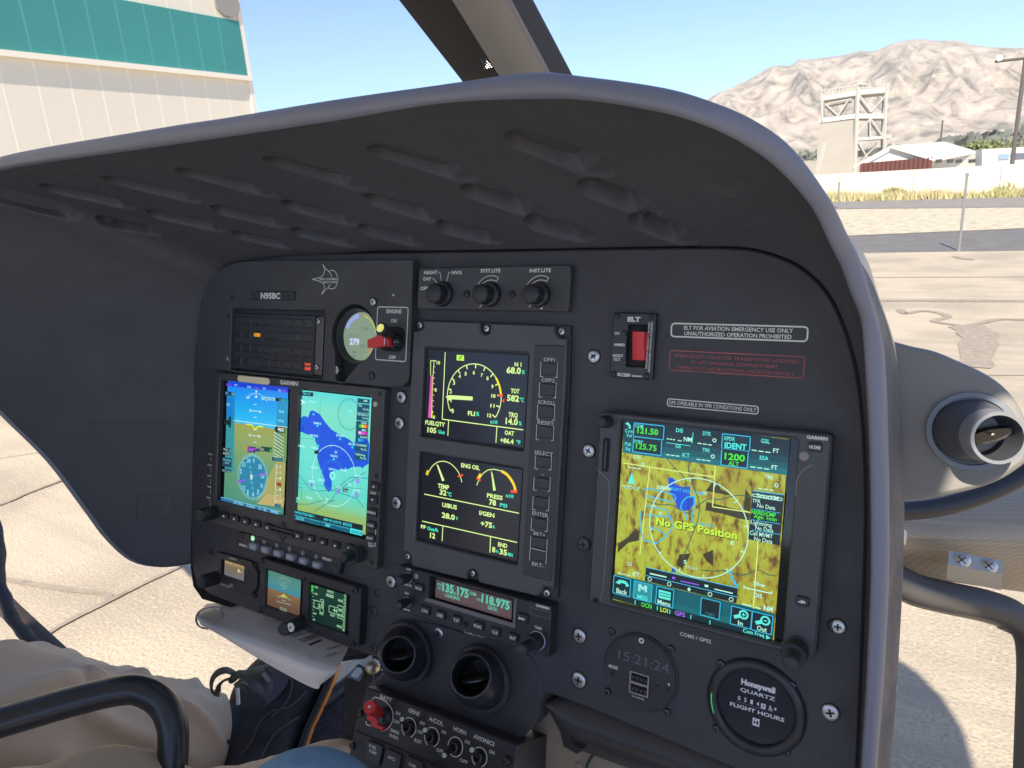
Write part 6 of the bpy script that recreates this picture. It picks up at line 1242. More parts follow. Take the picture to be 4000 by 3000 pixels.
# header
d.rr(378, 165, 572, 282, .0007, LB, .001); d.poly([(384, 175), (566, 200), (560, 275), (382, 252)], em(8, 40, 50)); d.poly([(378, 262), (560, 285), (555, 380), (372, 355)], em(6, 30, 40)); d.line([(378, 262), (372, 355), (555, 380), (560, 285)], .0007, LB)
d.rr(950, 235, 1130, 355, .0007, LB, .001); d.poly([(955, 245), (1125, 265), (1118, 350), (950, 330)], em(8, 45, 55)); d.poly([(948, 342), (1120, 360), (1112, 462), (942, 440)], em(6, 30, 40)); d.line([(948, 342), (942, 440), (1112, 462), (1120, 360)], .0007, LB)
tx(('COM', 386, 195, 440, 200, 20, CYN, .02), ('121.50', 402, 232, 536, 248, 38, GR, .03), ('STBY', 380, 296, 440, 302, 20, CYN, .02), ('125.75', 392, 334, 526, 350, 38, GR, .02), ('Com', 322, 228, 372, 234, 24, CYN, .01), ('Vol', 330, 258, 366, 262, 24, CYN, .01), ('Psh', 322, 314, 362, 318, 24, CYN, .01), ('Sq', 326, 344, 354, 346, 22, CYN, .01),
   ('DIS', 652, 226, 698, 232, 26, CYN, .02), ('NM', 702, 285, 754, 292, 30, WHT, .02), ('GS', 648, 328, 684, 332, 24, CYN, .02), ('KT', 694, 388, 742, 396, 30, CYN, .01), ('DTK', 826, 246, 880, 254, 26, CYN, .02), ('TRK', 822, 352, 874, 358, 24, CYN, .02),
   ('XPDR', 960, 278, 1034, 286, 26, CYN, .02), ('IDENT', 966, 328, 1108, 344, 38, em(80, 245, 235), .03), ('1200', 966, 402, 1098, 418, 44, GR, .03), ('ALT', 990, 442, 1060, 450, 30, GR, .02), ('GSL', 1202, 296, 1260, 302, 28, CYN, .02), ('FT', 1280, 358, 1318, 364, 28, WHT, .02), ('ESA', 1194, 404, 1250, 410, 26, CYN, .02), ('FT', 1270, 466, 1308, 472, 28, WHT, .02),
   ('DTK', 376, 398, 428, 404, 24, WHT, .01), ('TRK', 1226, 526, 1282, 534, 26, WHT, .02), ('NORTH UP', 308, 590, 418, 602, 22, WHT, .01), ('GS', 338, 1088, 368, 1092, 24, WHT, .01), ('KT', 374, 1158, 418, 1166, 32, WHT, .02))
for q in ([(592, 270), (650, 278)], [(665, 281), (692, 285)], [(586, 372), (680, 384)], [(790, 298), (890, 312)], [(784, 402), (880, 414)], [(1138, 342), (1270, 360)], [(1130, 450), (1262, 468)], [(342, 452), (432, 465)], [(1182, 590), (1290, 604)], [(275, 1135), (365, 1155)]):
    n_ = 3; x0, y0, x1, y1 = *q[0], *q[1]
    for k in range(n_): a_, b_ = k / n_ + .04, (k + 1) / n_ - .04; d.line([(x0 + (x1 - x0) * a_, y0 + (y1 - y0) * a_), (x0 + (x1 - x0) * b_, y0 + (y1 - y0) * b_)], .0007, WHT)
d.line([(766, 230), (760, 300)], .0005, CYN); d.line([(592, 295), (750, 316)], .0004, CYN)
for x, y in ((904, 280), (894, 384), (442, 434), (1304, 570)): d.arc(U2('S6', x, y, hs), .0011, 0, 359, .0006, WHT)
d.poly([(345, 558), (390, 562), (370, 484)], CYN); d.line([(358, 205), (356, 180), (338, 172)], .0015, CYN); d.poly([(328, 172), (350, 162), (346, 184)], CYN)
d.poly([(1150, 605), (1355, 630), (1325, 958), (1122, 918)], em(22, 30, 34)); d.line([(1150, 605), (1355, 632)], .0006, LB); d.poly([(1152, 612), (1346, 640), (1340, 680), (1148, 652)], em(30, 60, 65)); d.rr(1150, 622, 1344, 672, .0005, WHT, .001)
tx(('SiriusXM', 1174, 648, 1316, 668, 28, WHT, .02), ('TFR', 1148, 678, 1202, 686, 24, WHT, .01), ('No Data', 1180, 712, 1296, 730, 28, WHT, .01), ('NXRD:CMP', 1142, 752, 1300, 774, 26, GR, .03), ('Age: 1min', 1158, 780, 1306, 802, 26, GR, .02), ('Lightning', 1138, 820, 1276, 838, 28, WHT, .01), ('No Data', 1168, 856, 1284, 874, 28, WHT, .01), ('Cell MVMT', 1132, 888, 1280, 912, 28, WHT, .01), ('No Data', 1160, 928, 1278, 944, 28, WHT, .01))
for y in (735, 805, 872): d.line([(1146, y - 14), (1330, y + 14)], .0004, LB)
# footer
d.poly([(464, 1098), (1056, 1232), (1048, 1330), (456, 1186)], em(14, 32, 38)); d.line([(464, 1098), (1056, 1232)], .0006, LB); d.line([(460, 1150), (1052, 1290)], .0005, LB); d.line([(488, 1138), (596, 1162)], .001, WHT); d.line([(686, 1186), (806, 1212)], .0008, em(150, 90, 240)); d.line([(905, 1238), (1024, 1266)], .0008, WHT)
d.line([(632, 1165), (652, 1169)], .0016, em(150, 90, 240)); d.line([(842, 1216), (866, 1220)], .0016, WHT); d.poly([(730, 1238), (742, 1226), (754, 1242), (742, 1254)], WHT)
for x, y in ((488, 1174), (614, 1206), (877, 1271), (1014, 1304)): d.arc(U2('S6', x, y, hs), .0013, 0, 359, .0005, WHT)
def key_(pts, m): d.poly(pts, m); d.line(pts, .0006, LB, True)
key_([(258, 1150), (366, 1176), (358, 1290), (250, 1262)], em(8, 40, 50)); key_([(390, 1184), (505, 1212), (496, 1325), (382, 1296)], em(40, 150, 160)); key_([(535, 1218), (645, 1245), (636, 1360), (526, 1332)], em(8, 45, 55)); key_([(822, 1292), (945, 1322), (936, 1435), (815, 1402)], em(10, 30, 38)); key_([(1018, 1345), (1150, 1380), (1140, 1495), (1008, 1460)], em(6, 30, 40)); key_([(1152, 1380), (1284, 1412), (1272, 1532), (1142, 1497)], em(6, 30, 40))
d.line([(282, 1195), (310, 1188), (340, 1200), (345, 1222)], .0022, CYN); d.poly([(268, 1196), (298, 1174), (298, 1208)], CYN); d.poly([(548, 1240), (626, 1260), (622, 1312), (546, 1294)], CYN); d.line([(552, 1258), (620, 1275)], .0006, em(10, 90, 95)); d.line([(552, 1276), (618, 1292)], .0006, em(10, 90, 95)); d.line([(422, 1252), (424, 1206), (446, 1240), (466, 1216), (464, 1258)], .0016, em(160, 235, 230))
for x, y in ((1095, 1402), (1235, 1440)): d.arc(U2('S6', x, y, hs), .0026, 0, 359, .0012, CYN); d.line([(x - 26, y + 8), (x - 62, y + 14)], .0024, CYN); d.line([(x - 11, y - 2), (x + 11, y + 3)], .0007, CYN)
d.line([(1095, 1390), (1095, 1414)], .0007, CYN)
tx(('Back', 274, 1260, 344, 1276, 32, WHT, .02), ('MSG', 410, 1298, 474, 1312, 28, CYN, .02), ('Menu', 540, 1330, 622, 1350, 30, WHT, .02), ('OBS', 844, 1408, 908, 1424, 30, em(60, 130, 130), .0), ('In', 1058, 1466, 1090, 1472, 30, WHT, .02), ('Out', 1180, 1500, 1244, 1514, 32, WHT, .02), ('Com Freq', 1090, 1512, 1226, 1548, 26, CYN, .02),
   ('OCN', 434, 1348, 502, 1364, 30, GR, .02), ('LOI', 558, 1380, 606, 1392, 30, YG, .02), ('GPS', 652, 1402, 718, 1418, 30, em(160, 110, 245), .02), ('50', 1156, 1210, 1194, 1218, 28, WHT, .02), ('NM', 1198, 1218, 1230, 1224, 18, WHT, .02), ('DIS', 1162, 1286, 1214, 1296, 28, WHT, .02), ('NM', 1224, 1370, 1284, 1382, 32, WHT, .03))
d.poly([(1240, 1530), (1240, 1558), (1270, 1552)], CYN); d.line([(1100, 1212), (1098, 1226), (1276, 1264), (1278, 1250)], .0008, WHT); d.line([(1088, 1332), (1146, 1346)], .0009, WHT); d.line([(1168, 1352), (1208, 1362)], .0009, WHT)
for x, y in ((398, 1322), (541, 1358), (621, 1382), (757, 1415), (880, 1450)): d.line([(x, y - 14), (x - 2, y + 14)], .0006, CYN)
d.mb.build('map_readout', sc, gto, smooth=0)
# slot and knob column, lower right key
mb = MB(); a = U2('S6', 195, 375, hb); hv_ = rv('S6', 195, 375, 110, hb); mb.prism(rrect(a[0] - .0028, a[1] - hv_, a[0] + .0028, a[1] + hv_, .001), hb - .0001, hb + .0003, VOID); mb.prism(rrect(a[0] - .0008, a[1] - hv_ * .8, a[0] + .0008, a[1] + hv_ * .8), hb + .0002, hb + .0012, BLK2); mb.build('card_slot', gt, gto)
knob(gt, P0, gto, 'S6', (205, 160), 42, (162, 163), 34, hb, hb + .012, RUB, flute=0)
q = poly2('S6', [(1445, 268), (1640, 290), (1590, 1690), (1480, 1690), (1500, 1400), (1428, 1330), (1432, 560), (1475, 460), (1540, 430), (1542, 300)], hb + .001)
d = Draw(P0, 'S6', hb + 1e-4); d.text('GARMIN', 1494, 270, 1630, 284, 22, INK, .04); d.mb.build('maker_name', gt, gto, smooth=0)
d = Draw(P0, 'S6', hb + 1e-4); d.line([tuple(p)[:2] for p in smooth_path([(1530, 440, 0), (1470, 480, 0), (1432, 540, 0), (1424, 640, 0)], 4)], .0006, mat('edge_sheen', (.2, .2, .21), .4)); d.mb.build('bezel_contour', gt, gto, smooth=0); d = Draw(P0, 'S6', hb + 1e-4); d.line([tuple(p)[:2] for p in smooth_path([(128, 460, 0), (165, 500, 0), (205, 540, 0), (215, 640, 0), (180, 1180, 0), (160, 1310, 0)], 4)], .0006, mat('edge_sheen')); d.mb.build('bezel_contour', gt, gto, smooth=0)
button(gt, P0, gto, 'S6', 1548, 327, 90, 62, hb, hb + .002, RUB, 'HOME', cap=22, tw=38, name='key', bold=.03); o = button(gt, P0, gto, 'S6', 1466, 1328, 90, 62, hb, hb + .002, RUB, 'D', cap=20, tw=10, name='key', bold=.04)
d = Draw(P0, 'S6', hb + .0021); d.line([(1440, 1328), (1484, 1331)], .0008, INK); d.poly([(1478, 1322), (1478, 1342), (1490, 1333)], INK); d.mb.build('arrow_mark', o, gto, smooth=0)
mb = MB(); mb.lathe(U2('S6', 1478, 384, hb), [(.003, 0), (.003, .0006), (.002, .001), (.0001, .0013)], mat('light_sensor_pink', (.30, .24, .24), .3), 24); mb.build('light_sensor', gt, gto)
mb = MB(); mb.lathe(U2('S6', 128, 1318, hb), [(.0022, 0), (.0022, .0003), (.0001, .0004)], VOID, 16); mb.build('screw_hole', gt, gto)
knob(gt, P0, gto, 'S7', (1682, 340), 88, (1632, 450), 54, hb, hb + .026, RUB, stages=.5, ring=BLK2, flute=.03)

# ---------------- radio
ro = at(1850, 2400, 0); rd = thing('radio', 'wide black radio with teal frequencies on a dim brownish window', 'radio', P0, ro); hb = .013
q = rect('S5', (282, 75), (1885, 512), (1848, 1018), (258, 560), hb)
win = rect('S5', (608, 178), (1498, 440), (1470, 700), (590, 440), hb)
shell(P0, ro, rd, 'bezel', rrect(*q, .001), 0, hb, BLK, holes=[rrect(*win, .001)], bev=.0007)
mb = MB(); mb.prism(rrect(win[0] - .001, win[1] - .001, win[2] + .001, win[3] + .001), 0, hb - .006, mat('smoked_window', (.03, .018, .018), .2)); mb.build('window', rd, ro)
w2 = rect('S5', (682, 232), (1492, 440), (1450, 616), (665, 430), hb - .005); s_ = screen_grad('screen', w2, [(0, (72, 58, 62)), (1, (88, 72, 78))], hb - .005, rd, ro)
d = Draw(P0, 'S5', hb - .0049); TE = em(85, 190, 165)
for t, x0, y0, x1, y1, c, b in (('RX', 694, 288, 738, 298, 34, .02), ('ACT', 694, 325, 734, 334, 26, .02), ('135.175', 742, 345, 1018, 412, 88, .045), ('COM', 1028, 380, 1096, 396, 34, .03), ('LOADING', 772, 402, 926, 442, 36, .03), ('STB', 1102, 440, 1144, 450, 24, .02), ('118.975', 1152, 462, 1448, 536, 88, .045), ('DATA', 1220, 532, 1316, 556, 38, .03)): d.text(t, x0, y0, x1, y1, c, TE, b)
d.mb.build('readout', s_, ro, smooth=0)
shf = mat('window_frame_edge', (.16, .15, .155), .35)
mb = MB(); u0, v0, u1, v1 = win; mb.prism([(u0 - .004, v0 - .0015), (u1 + .003, v0 - .0015), (u1 + .001, v0 + .002), (u0 - .001, v0 + .002)], hb - .0002, hb + .0005, shf); mb.prism([(u1 + .0005, v0 - .001), (u1 + .003, v0 - .001), (u1 + .003, v1 + .001), (u1 + .0005, v1)], hb - .0002, hb + .0006, shf); mb.build('window_trim', rd, ro)
for x, y, t in ((492, 316, 'MON'), (555, 550, 'C//N'), (716, 598, 'OBS'), (886, 650, 'T//F'), (1114, 715, 'FUNC'), (1292, 775, 'CLR'), (1478, 835, 'ENT')): button(rd, P0, ro, 'S5', x, y, 96, 88, hb, hb + .0026, RUB, t, cap=34, tw=10.5 * len(t.replace('//', '/')), name='key', bold=.02)
o = button(rd, P0, ro, 'S5', 1576, 632, 108, 96, hb, hb + .0026, RUB, name='key'); d = Draw(P0, 'S5', hb + .0027); d.line([(1548, 628), (1592, 638)], .0012, INK); d.poly([(1534, 626), (1556, 612), (1554, 646)], INK); d.poly([(1608, 642), (1586, 624), (1584, 656)], INK); d.mb.build('arrow_mark', o, ro, smooth=0)
d = Draw(P0, 'S5', hb + 1e-4)
for t, x0, y0, x1, y1, c in (('COM', 366, 122, 412, 134, 22), ('PUSH SQ', 330, 280, 422, 298, 20), ('NAV', 350, 374, 396, 386, 24), ('PUSH ID', 318, 536, 404, 556, 20), ('GARMIN', 1720, 504, 1860, 542, 30), ('TUNE', 1706, 734, 1780, 750, 28)): d.text(t, x0, y0, x1, y1, c, INK, .035)
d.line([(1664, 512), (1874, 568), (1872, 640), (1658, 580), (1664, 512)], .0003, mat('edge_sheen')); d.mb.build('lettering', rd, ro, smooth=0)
mb = MB(); mb.lathe(U2('S5', 472, 188, hb), [(.0026, 0), (.0026, .0005), (.0001, .0010)], mat('light_sensor_pale', (.35, .36, .34), .4), 20); mb.build('light_sensor', rd, ro); mb = MB(); mb.lathe(U2('S5', 994, 692, hb), [(.0027, 0), (.0027, .0002), (.0001, .0003)], VOID, 20); mb.build('screw_hole', rd, ro)
RG = mat('pale_blue_ring', (.45, .53, .62), .4)
knob(rd, P0, ro, 'S5', (385, 205), 52, (292, 238), 45, hb, hb + .019, RUB, ring=RG); knob(rd, P0, ro, 'S5', (370, 458), 50, (280, 500), 45, hb, hb + .019, RUB, ring=RG); knob(rd, P0, ro, 'S5', (1735, 860), 92, (1565, 965), 64, hb, hb + .030, RUB, stages=.48, ring=RG, flute=.03)

# ---------------- clock with USB sockets
co = at(2505, 2620, 0); c0 = U2('S7', 557, 505); R = .0287; ck = thing('clock_usb_unit', 'round black clock with faint digits and two stacked USB sockets', 'clock', P0, c0); co = Vector(c0)
mb = MB(); mb.lathe(c0, [(R * 1.02, -.0005), (R * 1.02, .0012), (R * 1.0, .0016), (R * .975, .0012), (R * .96, .0012), (R * .95, .0018), (.0001, .0018)], BLK, 64); mb.build('face', ck, co, smooth=50)
d = Draw(P0, 'S7', .0019); DG = mat('faint_digit', (.15, .15, .17), .5)
d.text('15:21:24', 396, 418, 760, 512, 72, DG, -.005); d.text('MODE', 328, 474, 392, 488, 22, INK, .03); d.text('-', 672, 578, 690, 582, 4, INK, .02); d.line([(752, 594), (770, 600)], .0006, INK); d.line([(762, 586), (760, 608)], .0006, INK); d.text('2.1A at 5V (2x)', 494, 684, 582, 708, 12, INK, .02)
d.arc(U2('S7', 563, 281, .0019), .0011, 0, 359, .0020, INK); d.line([(556, 290), (560, 272), (568, 290), (572, 272)], .0007, BLK); d.mb.build('lettering', ck, co, smooth=0)
ub = rect('S7', (480, 496), (622, 538), (606, 692), (468, 655), .0035); u0, v0, u1, v1 = ub; mb = MB(); vm = (v0 + v1) / 2; e = .0012
mb.prism(rrect(*ub), .0012, .0035, STL, holes=[rrect(u0 + e, vm + e * .8, u1 - e, v1 - e), rrect(u0 + e, v0 + e, u1 - e, vm - e * .8)], bev=.0002); us = mb.build('usb_socket', ck, co)
mb = MB(); mb.prism(rrect(u0 + e, v0 + e, u1 - e, v1 - e), .001, .002, VOID)
for vv in ((vm + v1) / 2, (v0 + vm) / 2 - .0002):
    mb.prism(rrect(u0 + e * 1.6, vv - .0004, u1 - e * 1.6, vv + .0012), .0018, .0031, BLK2)
    for k in range(4): x = u0 + e * 2.2 + (u1 - u0 - 4.4 * e) * k / 3; mb.prism(rrect(x - .0003, vv - .0012, x + .0003, vv - .0004), .0018, .003, STL)
mb.build('contacts', us, co)
for x, y in ((357, 518), (675, 613), (753, 637)): mb = MB(); mb.lathe(U2('S7', x, y, .0018), [(.0016, -.0003), (.0016, .0008), (.0012, .0011)], BLK2, 16); mb.build('small_button', ck, co)
for x, y in ((350, 215), (778, 340), (320, 648), (748, 795)): screw(ck, P0, co, 'S7', x, y, 27, .0005, STLD, dome=.6)

# ---------------- flight hour meter
c1 = U2('S7', 1385, 755); R = .0287; hm = thing('flight_hour_meter', 'round black flight hours meter, right of the clock, with white lettering', 'hour meter', P0, c1); hmo = Vector(c1)
mb = MB(); mb.lathe(c1, [(R * 1.16, -.0005), (R * 1.15, .0015), (R * 1.08, .0035), (R * .98, .004), (R * .9, .003), (R * .885, -.0), (R * .88, -.0)], BLK2, 64); mb.build('bezel', hm, hmo, smooth=60)
fcx = U2('S7', 1395, 735, .001); mb = MB(); mb.lathe((fcx[0], fcx[1], 0), [(R * .93, 0), (R * .93, .001), (.0001, .001)], mat('meter_face', (.022, .024, .034), .15), 64); mb.build('face', hm, hmo)
d = Draw(P0, 'S7', .0012); IW = mat('bright_ink', (.75, .75, .78), .5)
d.text('Honeywell', 1280, 592, 1526, 660, 40, IW, .06); d.text('QUARTZ', 1274, 645, 1526, 714, 28, IW, .02); d.text('FLIGHT HOURS', 1200, 752, 1592, 862, 28, IW, .03)
for t, x, y in (('0', 1266, 708), ('5', 1311, 722), ('1', 1356, 736), ('4', 1401, 750)): d.text(t, x - 9, y - 2, x + 9, y + 3, 32, IW, .02)
d.poly([(1424, 730), (1460, 740), (1456, 776), (1424, 768)], IW); d.text('7', 1432, 766, 1450, 770, 26, VOID, .03); d.text('1', 1486, 762, 1496, 765, 16, IW, .02); d.text('10', 1480, 786, 1506, 792, 16, IW, .02); d.line([(1478, 766), (1508, 774)], .0005, IW); d.line([(1528, 764), (1528, 782)], .0012, IW); d.line([(1244, 716), (1460, 780)], .0004, DG)
d.rr(1366, 832, 1412, 902, .0008, IW); d.poly([(1372, 846), (1406, 854), (1388, 868)], IW); d.poly([(1386, 868), (1404, 892), (1370, 886)], IW); d.mb.build('lettering', hm, hmo, smooth=0)
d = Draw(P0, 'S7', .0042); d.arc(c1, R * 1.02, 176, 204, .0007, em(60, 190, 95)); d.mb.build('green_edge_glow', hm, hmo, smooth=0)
for x, y in ((1137, 448), (1648, 600), (1103, 915), (1608, 1088)): screw(hm, P0, hmo, 'S7', x, y, 30, .0005, STLD, dome=.6)

# ---------------- centre pedestal with toggle switches
A8 = lambda x, y, h=0: PED.at(*zz('S8', x, y), h)
pdo = A8(1000, 850); pd = thing('switch_pedestal', 'black pedestal switch panel with red battery lever and four toggle switches, bottom centre', 'switch panel', PED, pdo)
q = [tuple(A8(x, y)[:2]) for x, y in ((322, 326), (1782, 886), (1742, 1110), (1700, 1400), (30, 1400), (140, 1040), (225, 640), (300, 622), (262, 600), (280, 480))]
mb = MB(); mb.prism(q, -.06, 0, BLK, bev=.0012); mb.build('face_plate', pd, pdo)
q = [tuple(A8(x, y)[:2]) for x, y in ((225, 742), (1400, 1240), (1395, 1400), (60, 1400), (150, 1040))]
mb = MB(); mb.prism(q, -.001, .0016, BLK, bev=.0006); mb.build('lower_plate', pd, pdo)
d = Draw(PED, 'S8', .0003)
for t, x0, y0, x1, y1, c in (('BATT', 450, 440, 562, 475, 44), ('GENE', 722, 570, 830, 605, 42), ('A/COL', 920, 650, 1060, 705, 44), ('HORN', 1155, 745, 1278, 788, 44), ('AVIONICS', 1348, 822, 1550, 895, 44), ('ON', 600, 592, 645, 600, 34), ('OFF', 578, 668, 640, 686, 34), ('EMER', 552, 755, 640, 785, 32), ('SHED', 540, 803, 628, 834, 32),
                          ('ON', 832, 680, 878, 697, 34), ('OFF', 808, 765, 868, 788, 34), ('RST', 782, 852, 852, 878, 36), ('ON', 1040, 766, 1086, 783, 34), ('OFF', 993, 942, 1060, 967, 36), ('ON', 1265, 862, 1314, 880, 34), ('OFF', 1218, 1042, 1292, 1068, 36), ('ON', 1500, 960, 1552, 978, 36)): d.text(t, x0, y0, x1, y1, c, INK, .02)
d.line([tuple(p)[:2] for p in smooth_path([(383, 452, 0), (395, 432, 0), (425, 430, 0), (500, 462, 0), (560, 525, 0), (582, 600, 0), (562, 685, 0), (515, 738, 0), (468, 748, 0)], 4)], .0009, INK); d.line([(318, 655), (328, 688), (362, 702)], .0009, INK)
TG = [((735, 715), (665, 637), 'toggle switch marked GENE, tilted up'), ((955, 808), (885, 742), 'toggle switch marked A/COL, tilted up'), ((1180, 902), (1070, 985), 'toggle switch marked HORN, the only one tilted down'), ((1412, 1000), (1335, 932), 'toggle switch marked AVIONICS, tilted up')]
for (x, y), t, l in TG:
    c = A8(x, y); R = rv('S8', x, y, 98, 0, PED); d.arc(c, R, -60, 250, .0008, INK) if t[1] < y else d.arc(c, R, -120, 190, .0008, INK)
d.mb.build('lettering', pd, pdo, smooth=0)
for (x, y), t, l in TG:
    c = A8(x, y); R = rv('S8', x, y, 98, 0, PED); ts = thing('toggle_switch', l, 'toggle switch', PED, c, 'toggle switches on the pedestal'); o_ = Vector(c)
    mb = MB(); mb.lathe(c, [(R * .9, -.0002), (R * .9, .0006), (R * .86, .0009), (R * .72, .0005)], BLK2, 32); mb.lathe(c + Vector((0, 0, .0004)), [(R * .62, 0), (R * .6, .004), (R * .5, .0046), (R * .36, .0046), (R * .34, .002), (.0001, .002)], STLD, 28); mb.build('collar', ts, o_)
    tp = A8(*t, .021); ax = tp - (c + Vector((0, 0, .003))); L = ax.length; mb = MB()
    mb.lathe(c + Vector((0, 0, .003)), [(.0019, 0), (.0021, L * .5), (.0027, L * .85), (.0027, L * .97), (.0022, L)], mat('toggle_black_chrome', (.05, .05, .055), .18, .6), 18, ax=ax); mb.lathe(tp, [(.0021, -.0002), (.0019, .0004), (.0001, .0008)], mat('pale_green_tip', (.55, .62, .42), .4), 18, ax=ax); mb.build('lever', ts, o_)
bc = A8(505, 620); bs = thing('battery_switch', 'battery switch with a thick red cylinder cap and stepped red guard', 'switch', PED, bc); bo2 = Vector(bc)
mb = MB(); mb.lathe(bc, [(.0085, -.0002), (.0085, .001), (.0078, .003), (.0055, .005), (.004, .0052), (.0035, .0075), (.0001, .0078)], BLK2, 28); mb.build('boot', bs, bo2)
tp = A8(350, 518, .027); b0 = A8(455, 585, .006); ax = tp - b0; L = ax.length; mb = MB(); mb.lathe(b0, [(.0036, 0), (.0046, L * .15), (.0049, L * .5), (.0056, L * .55), (.0058, L * .95), (.0050, L)], RED, 28, ax=ax); mb.lathe(tp, [(.0013, 0), (.0012, .0004), (.0001, .0005)], INK, 14, ax=ax); mb.build('red_cap', bs, bo2)
q = [tuple(A8(x, y, .006)[:2]) for x, y in ((330, 575), (385, 600), (438, 652), (430, 688), (482, 712), (470, 752), (358, 700), (365, 662), (322, 640))]; mb = MB(); mb.prism(q, .001, .006, RED, bev=.0006); mb.build('red_guard', bs, bo2)
for x, y, r in ((272, 575, 36), (200, 890, 46), (1670, 1035, 50)): screw(pd, PED, pdo, 'S8', x, y, r, .001, BLK2 if x < 1000 else STLD, dome=.7, slot='-', washer=1)
for x, y, t in ((382, 962, 'FUEL/PUMP'), (560, 1045, 'AVCS'), (762, 1115, 'DOME'), (960, 1190, '')): button(pd, PED, pdo, 'S8', x, y, 165, 215, .001, .0045, KEYS, t or None, cap=34, tw=38, name='push_button', dy=-35, bold=.01, r=.002)

# ---------------- beige bracket, dark duct and cable under the right half of the panel
A5f = lambda x, y, h=0: P0.at(*zz('A5', x, y), h)
BG = mat('beige_sheet_metal', (.36, .30, .23), .5, bump=.1, var=.08)
bpo = A5f(300, 700, -.03); bp_ = thing('beige_bracket', 'riveted beige metal bracket between the pedestal and the dark duct', 'bracket', P0, bpo)
q = [tuple(A5f(x, y, -.03)[:2]) for x, y in ((255, 200), (420, 215), (470, 300), (600, 500), (1100, 900), (1150, 1100), (-120, 1100), (20, 850), (55, 700), (160, 560), (212, 480), (238, 330))]
mb = MB(); mb.prism(q, -.034, -.03, BG, bev=.001); mb.build('plate', bp_, bpo)
for x, y in ((285, 395), (160, 655), (72, 880), (580, 860)):
    c = A5f(x, y, -.03); r = rv('A5', x, y, 34, -.03); mb = MB(); mb.lathe(c, [(r, -.0005), (r * .9, .0012), (r * .5, .002), (.0001, .0022)], BG, 20); mb.build('rivet', bp_, bpo)
duo = A5f(1000, 700, 0); du = thing('air_duct', 'smooth dark duct curving away beneath the right half of the panel', 'duct', P0, duo)
up = [(340, 280), (420, 268), (520, 300), (650, 350), (900, 440), (1300, 570), (1800, 740), (2400, 960), (3000, 1180)]; lo = [(338, 292), (372, 430), (445, 605), (560, 712), (700, 772), (1000, 885), (1400, 1020), (2000, 1240), (2600, 1500)]
U_ = [Vector(A5f(p[0], p[1], -.012)) for p in smooth_path([(*p, 0) for p in up], 5)]; L_ = [Vector(A5f(p[0], p[1], -.020)) for p in smooth_path([(*p, 0) for p in lo], 5)]
mb = MB(); mb.grid([[a.lerp(b, k / 12) + Vector((0, 0, .012 * math.sin(math.pi * k / 12))) for a, b in zip(U_, L_)] for k in range(13)] + [[b + Vector((0, .004, -.03)) for b in L_]], mat('duct_satin', (.05, .046, .045), .35, bump=.15, var=.2, vscale=10)); mb.build('duct_skin', du, duo, smooth=60)
mb = MB(); c = A5f(585, 625, -.006); mb.lathe(c, [(.0085, -.004), (.0085, .0005), (.0078, .0008), (.0074, -.0005), (.0001, -.0006)], RUB, 28, ms={3: VOID}); mb.build('round_hole', du, duo)
mb = MB(); q = [tuple(A5f(x, y, -.022)[:2]) for x, y in ((400, 520), (430, 655), (440, 700), (470, 718), (555, 768), (590, 748), (600, 700), (500, 600))]; mb.prism(q, -.028, -.022, RUB, bev=.0008); mb.build('dark_tab', du, duo)
mb = MB(); mb.tube([A5f(x, y, -.024) for x, y in ((705, 765), (670, 815), (648, 860), (640, 950), (650, 1100))], .0012, mat('dark_green_cable', (.02, .05, .035), .4), 8)
o = mb.build('cable', None, tuple(duo), mw=P0.mw(duo)); ids(o, 'thin dark green cable hanging below the duct', 'cable')

# ---------------- strut and latch left of the pedestal
St = lambda x, y, z: deep(*zz('S8', x, y), z)
sto = St(250, 500, .74); st = thing('support_strut', 'dark upright strut left of the pedestal', 'strut', org=sto)
mb = MB(); a = [St(112, 250, .76), St(392, 130, .74), St(385, 330, .74), St(300, 640, .74), St(240, 900, .74), St(95, 900, .76), St(112, 560, .76)]; n_ = ray(1500, 2700) * .05
mb.add(a + [p + n_ for p in a], [tuple(range(7))[::-1]] + [(i, (i + 1) % 7, 7 + (i + 1) % 7, 7 + i) for i in range(7)], RUB); mb.build('upright', st, sto, smooth=0)
mb = MB(); a = [St(560, -20, .75), St(100, -60, .78), St(-60, 60, .79), St(20, 90, .78), St(180, 60, .77), St(395, 45, .755), St(500, 110, .75)]
mb.add(a + [p + n_ * .4 for p in a], [tuple(range(7))] + [(i, (i + 1) % 7, 7 + (i + 1) % 7, 7 + i) for i in range(7)], RUB); mb.build('crosspiece', st, sto, smooth=0)
lt = thing('latch_bracket', 'shiny pale blue latch bracket on top of the dark strut', 'latch', org=St(250, 180, .73)); lto = St(250, 180, .73)
CH = mat('pale_blue_metal', (.45, .56, .68), .3, .7)
def plate(pts, z, m, name, th=.004):
    a = [St(x, y, z) for x, y in pts]; n2 = ray(1450, 2650) * th; n = len(a); mb = MB(); mb.add(a + [p + n2 for p in a], [tuple(range(n)), tuple(range(2 * n - 1, n - 1, -1))] + [(i, n + i, n + (i + 1) % n, (i + 1) % n) for i in range(n)], m); return mb.build(name, lt, lto, smooth=0)
plate([(245, 98), (358, 22), (384, 28), (345, 132), (300, 140)], .732, CH, 'upper_blade'); plate([(125, 222), (185, 165), (245, 100), (300, 150), (298, 200), (255, 278), (215, 262)], .735, mat('dull_blue_metal', (.15, .19, .26), .4, .5), 'base'); plate([(172, 218), (228, 142), (268, 140), (284, 160), (278, 188), (236, 244), (210, 240)], .729, CH, 'lower_blade')
mb = MB(); c = St(382, 130, .735); mb.lathe(c, [(.008, -.004), (.008, .002), (.005, .005), (.001, .006)], mat('brass_bolt', (.6, .52, .38), .3, .8), 12, ax=(CAM - c)); mb.build('bolt', lt, lto)
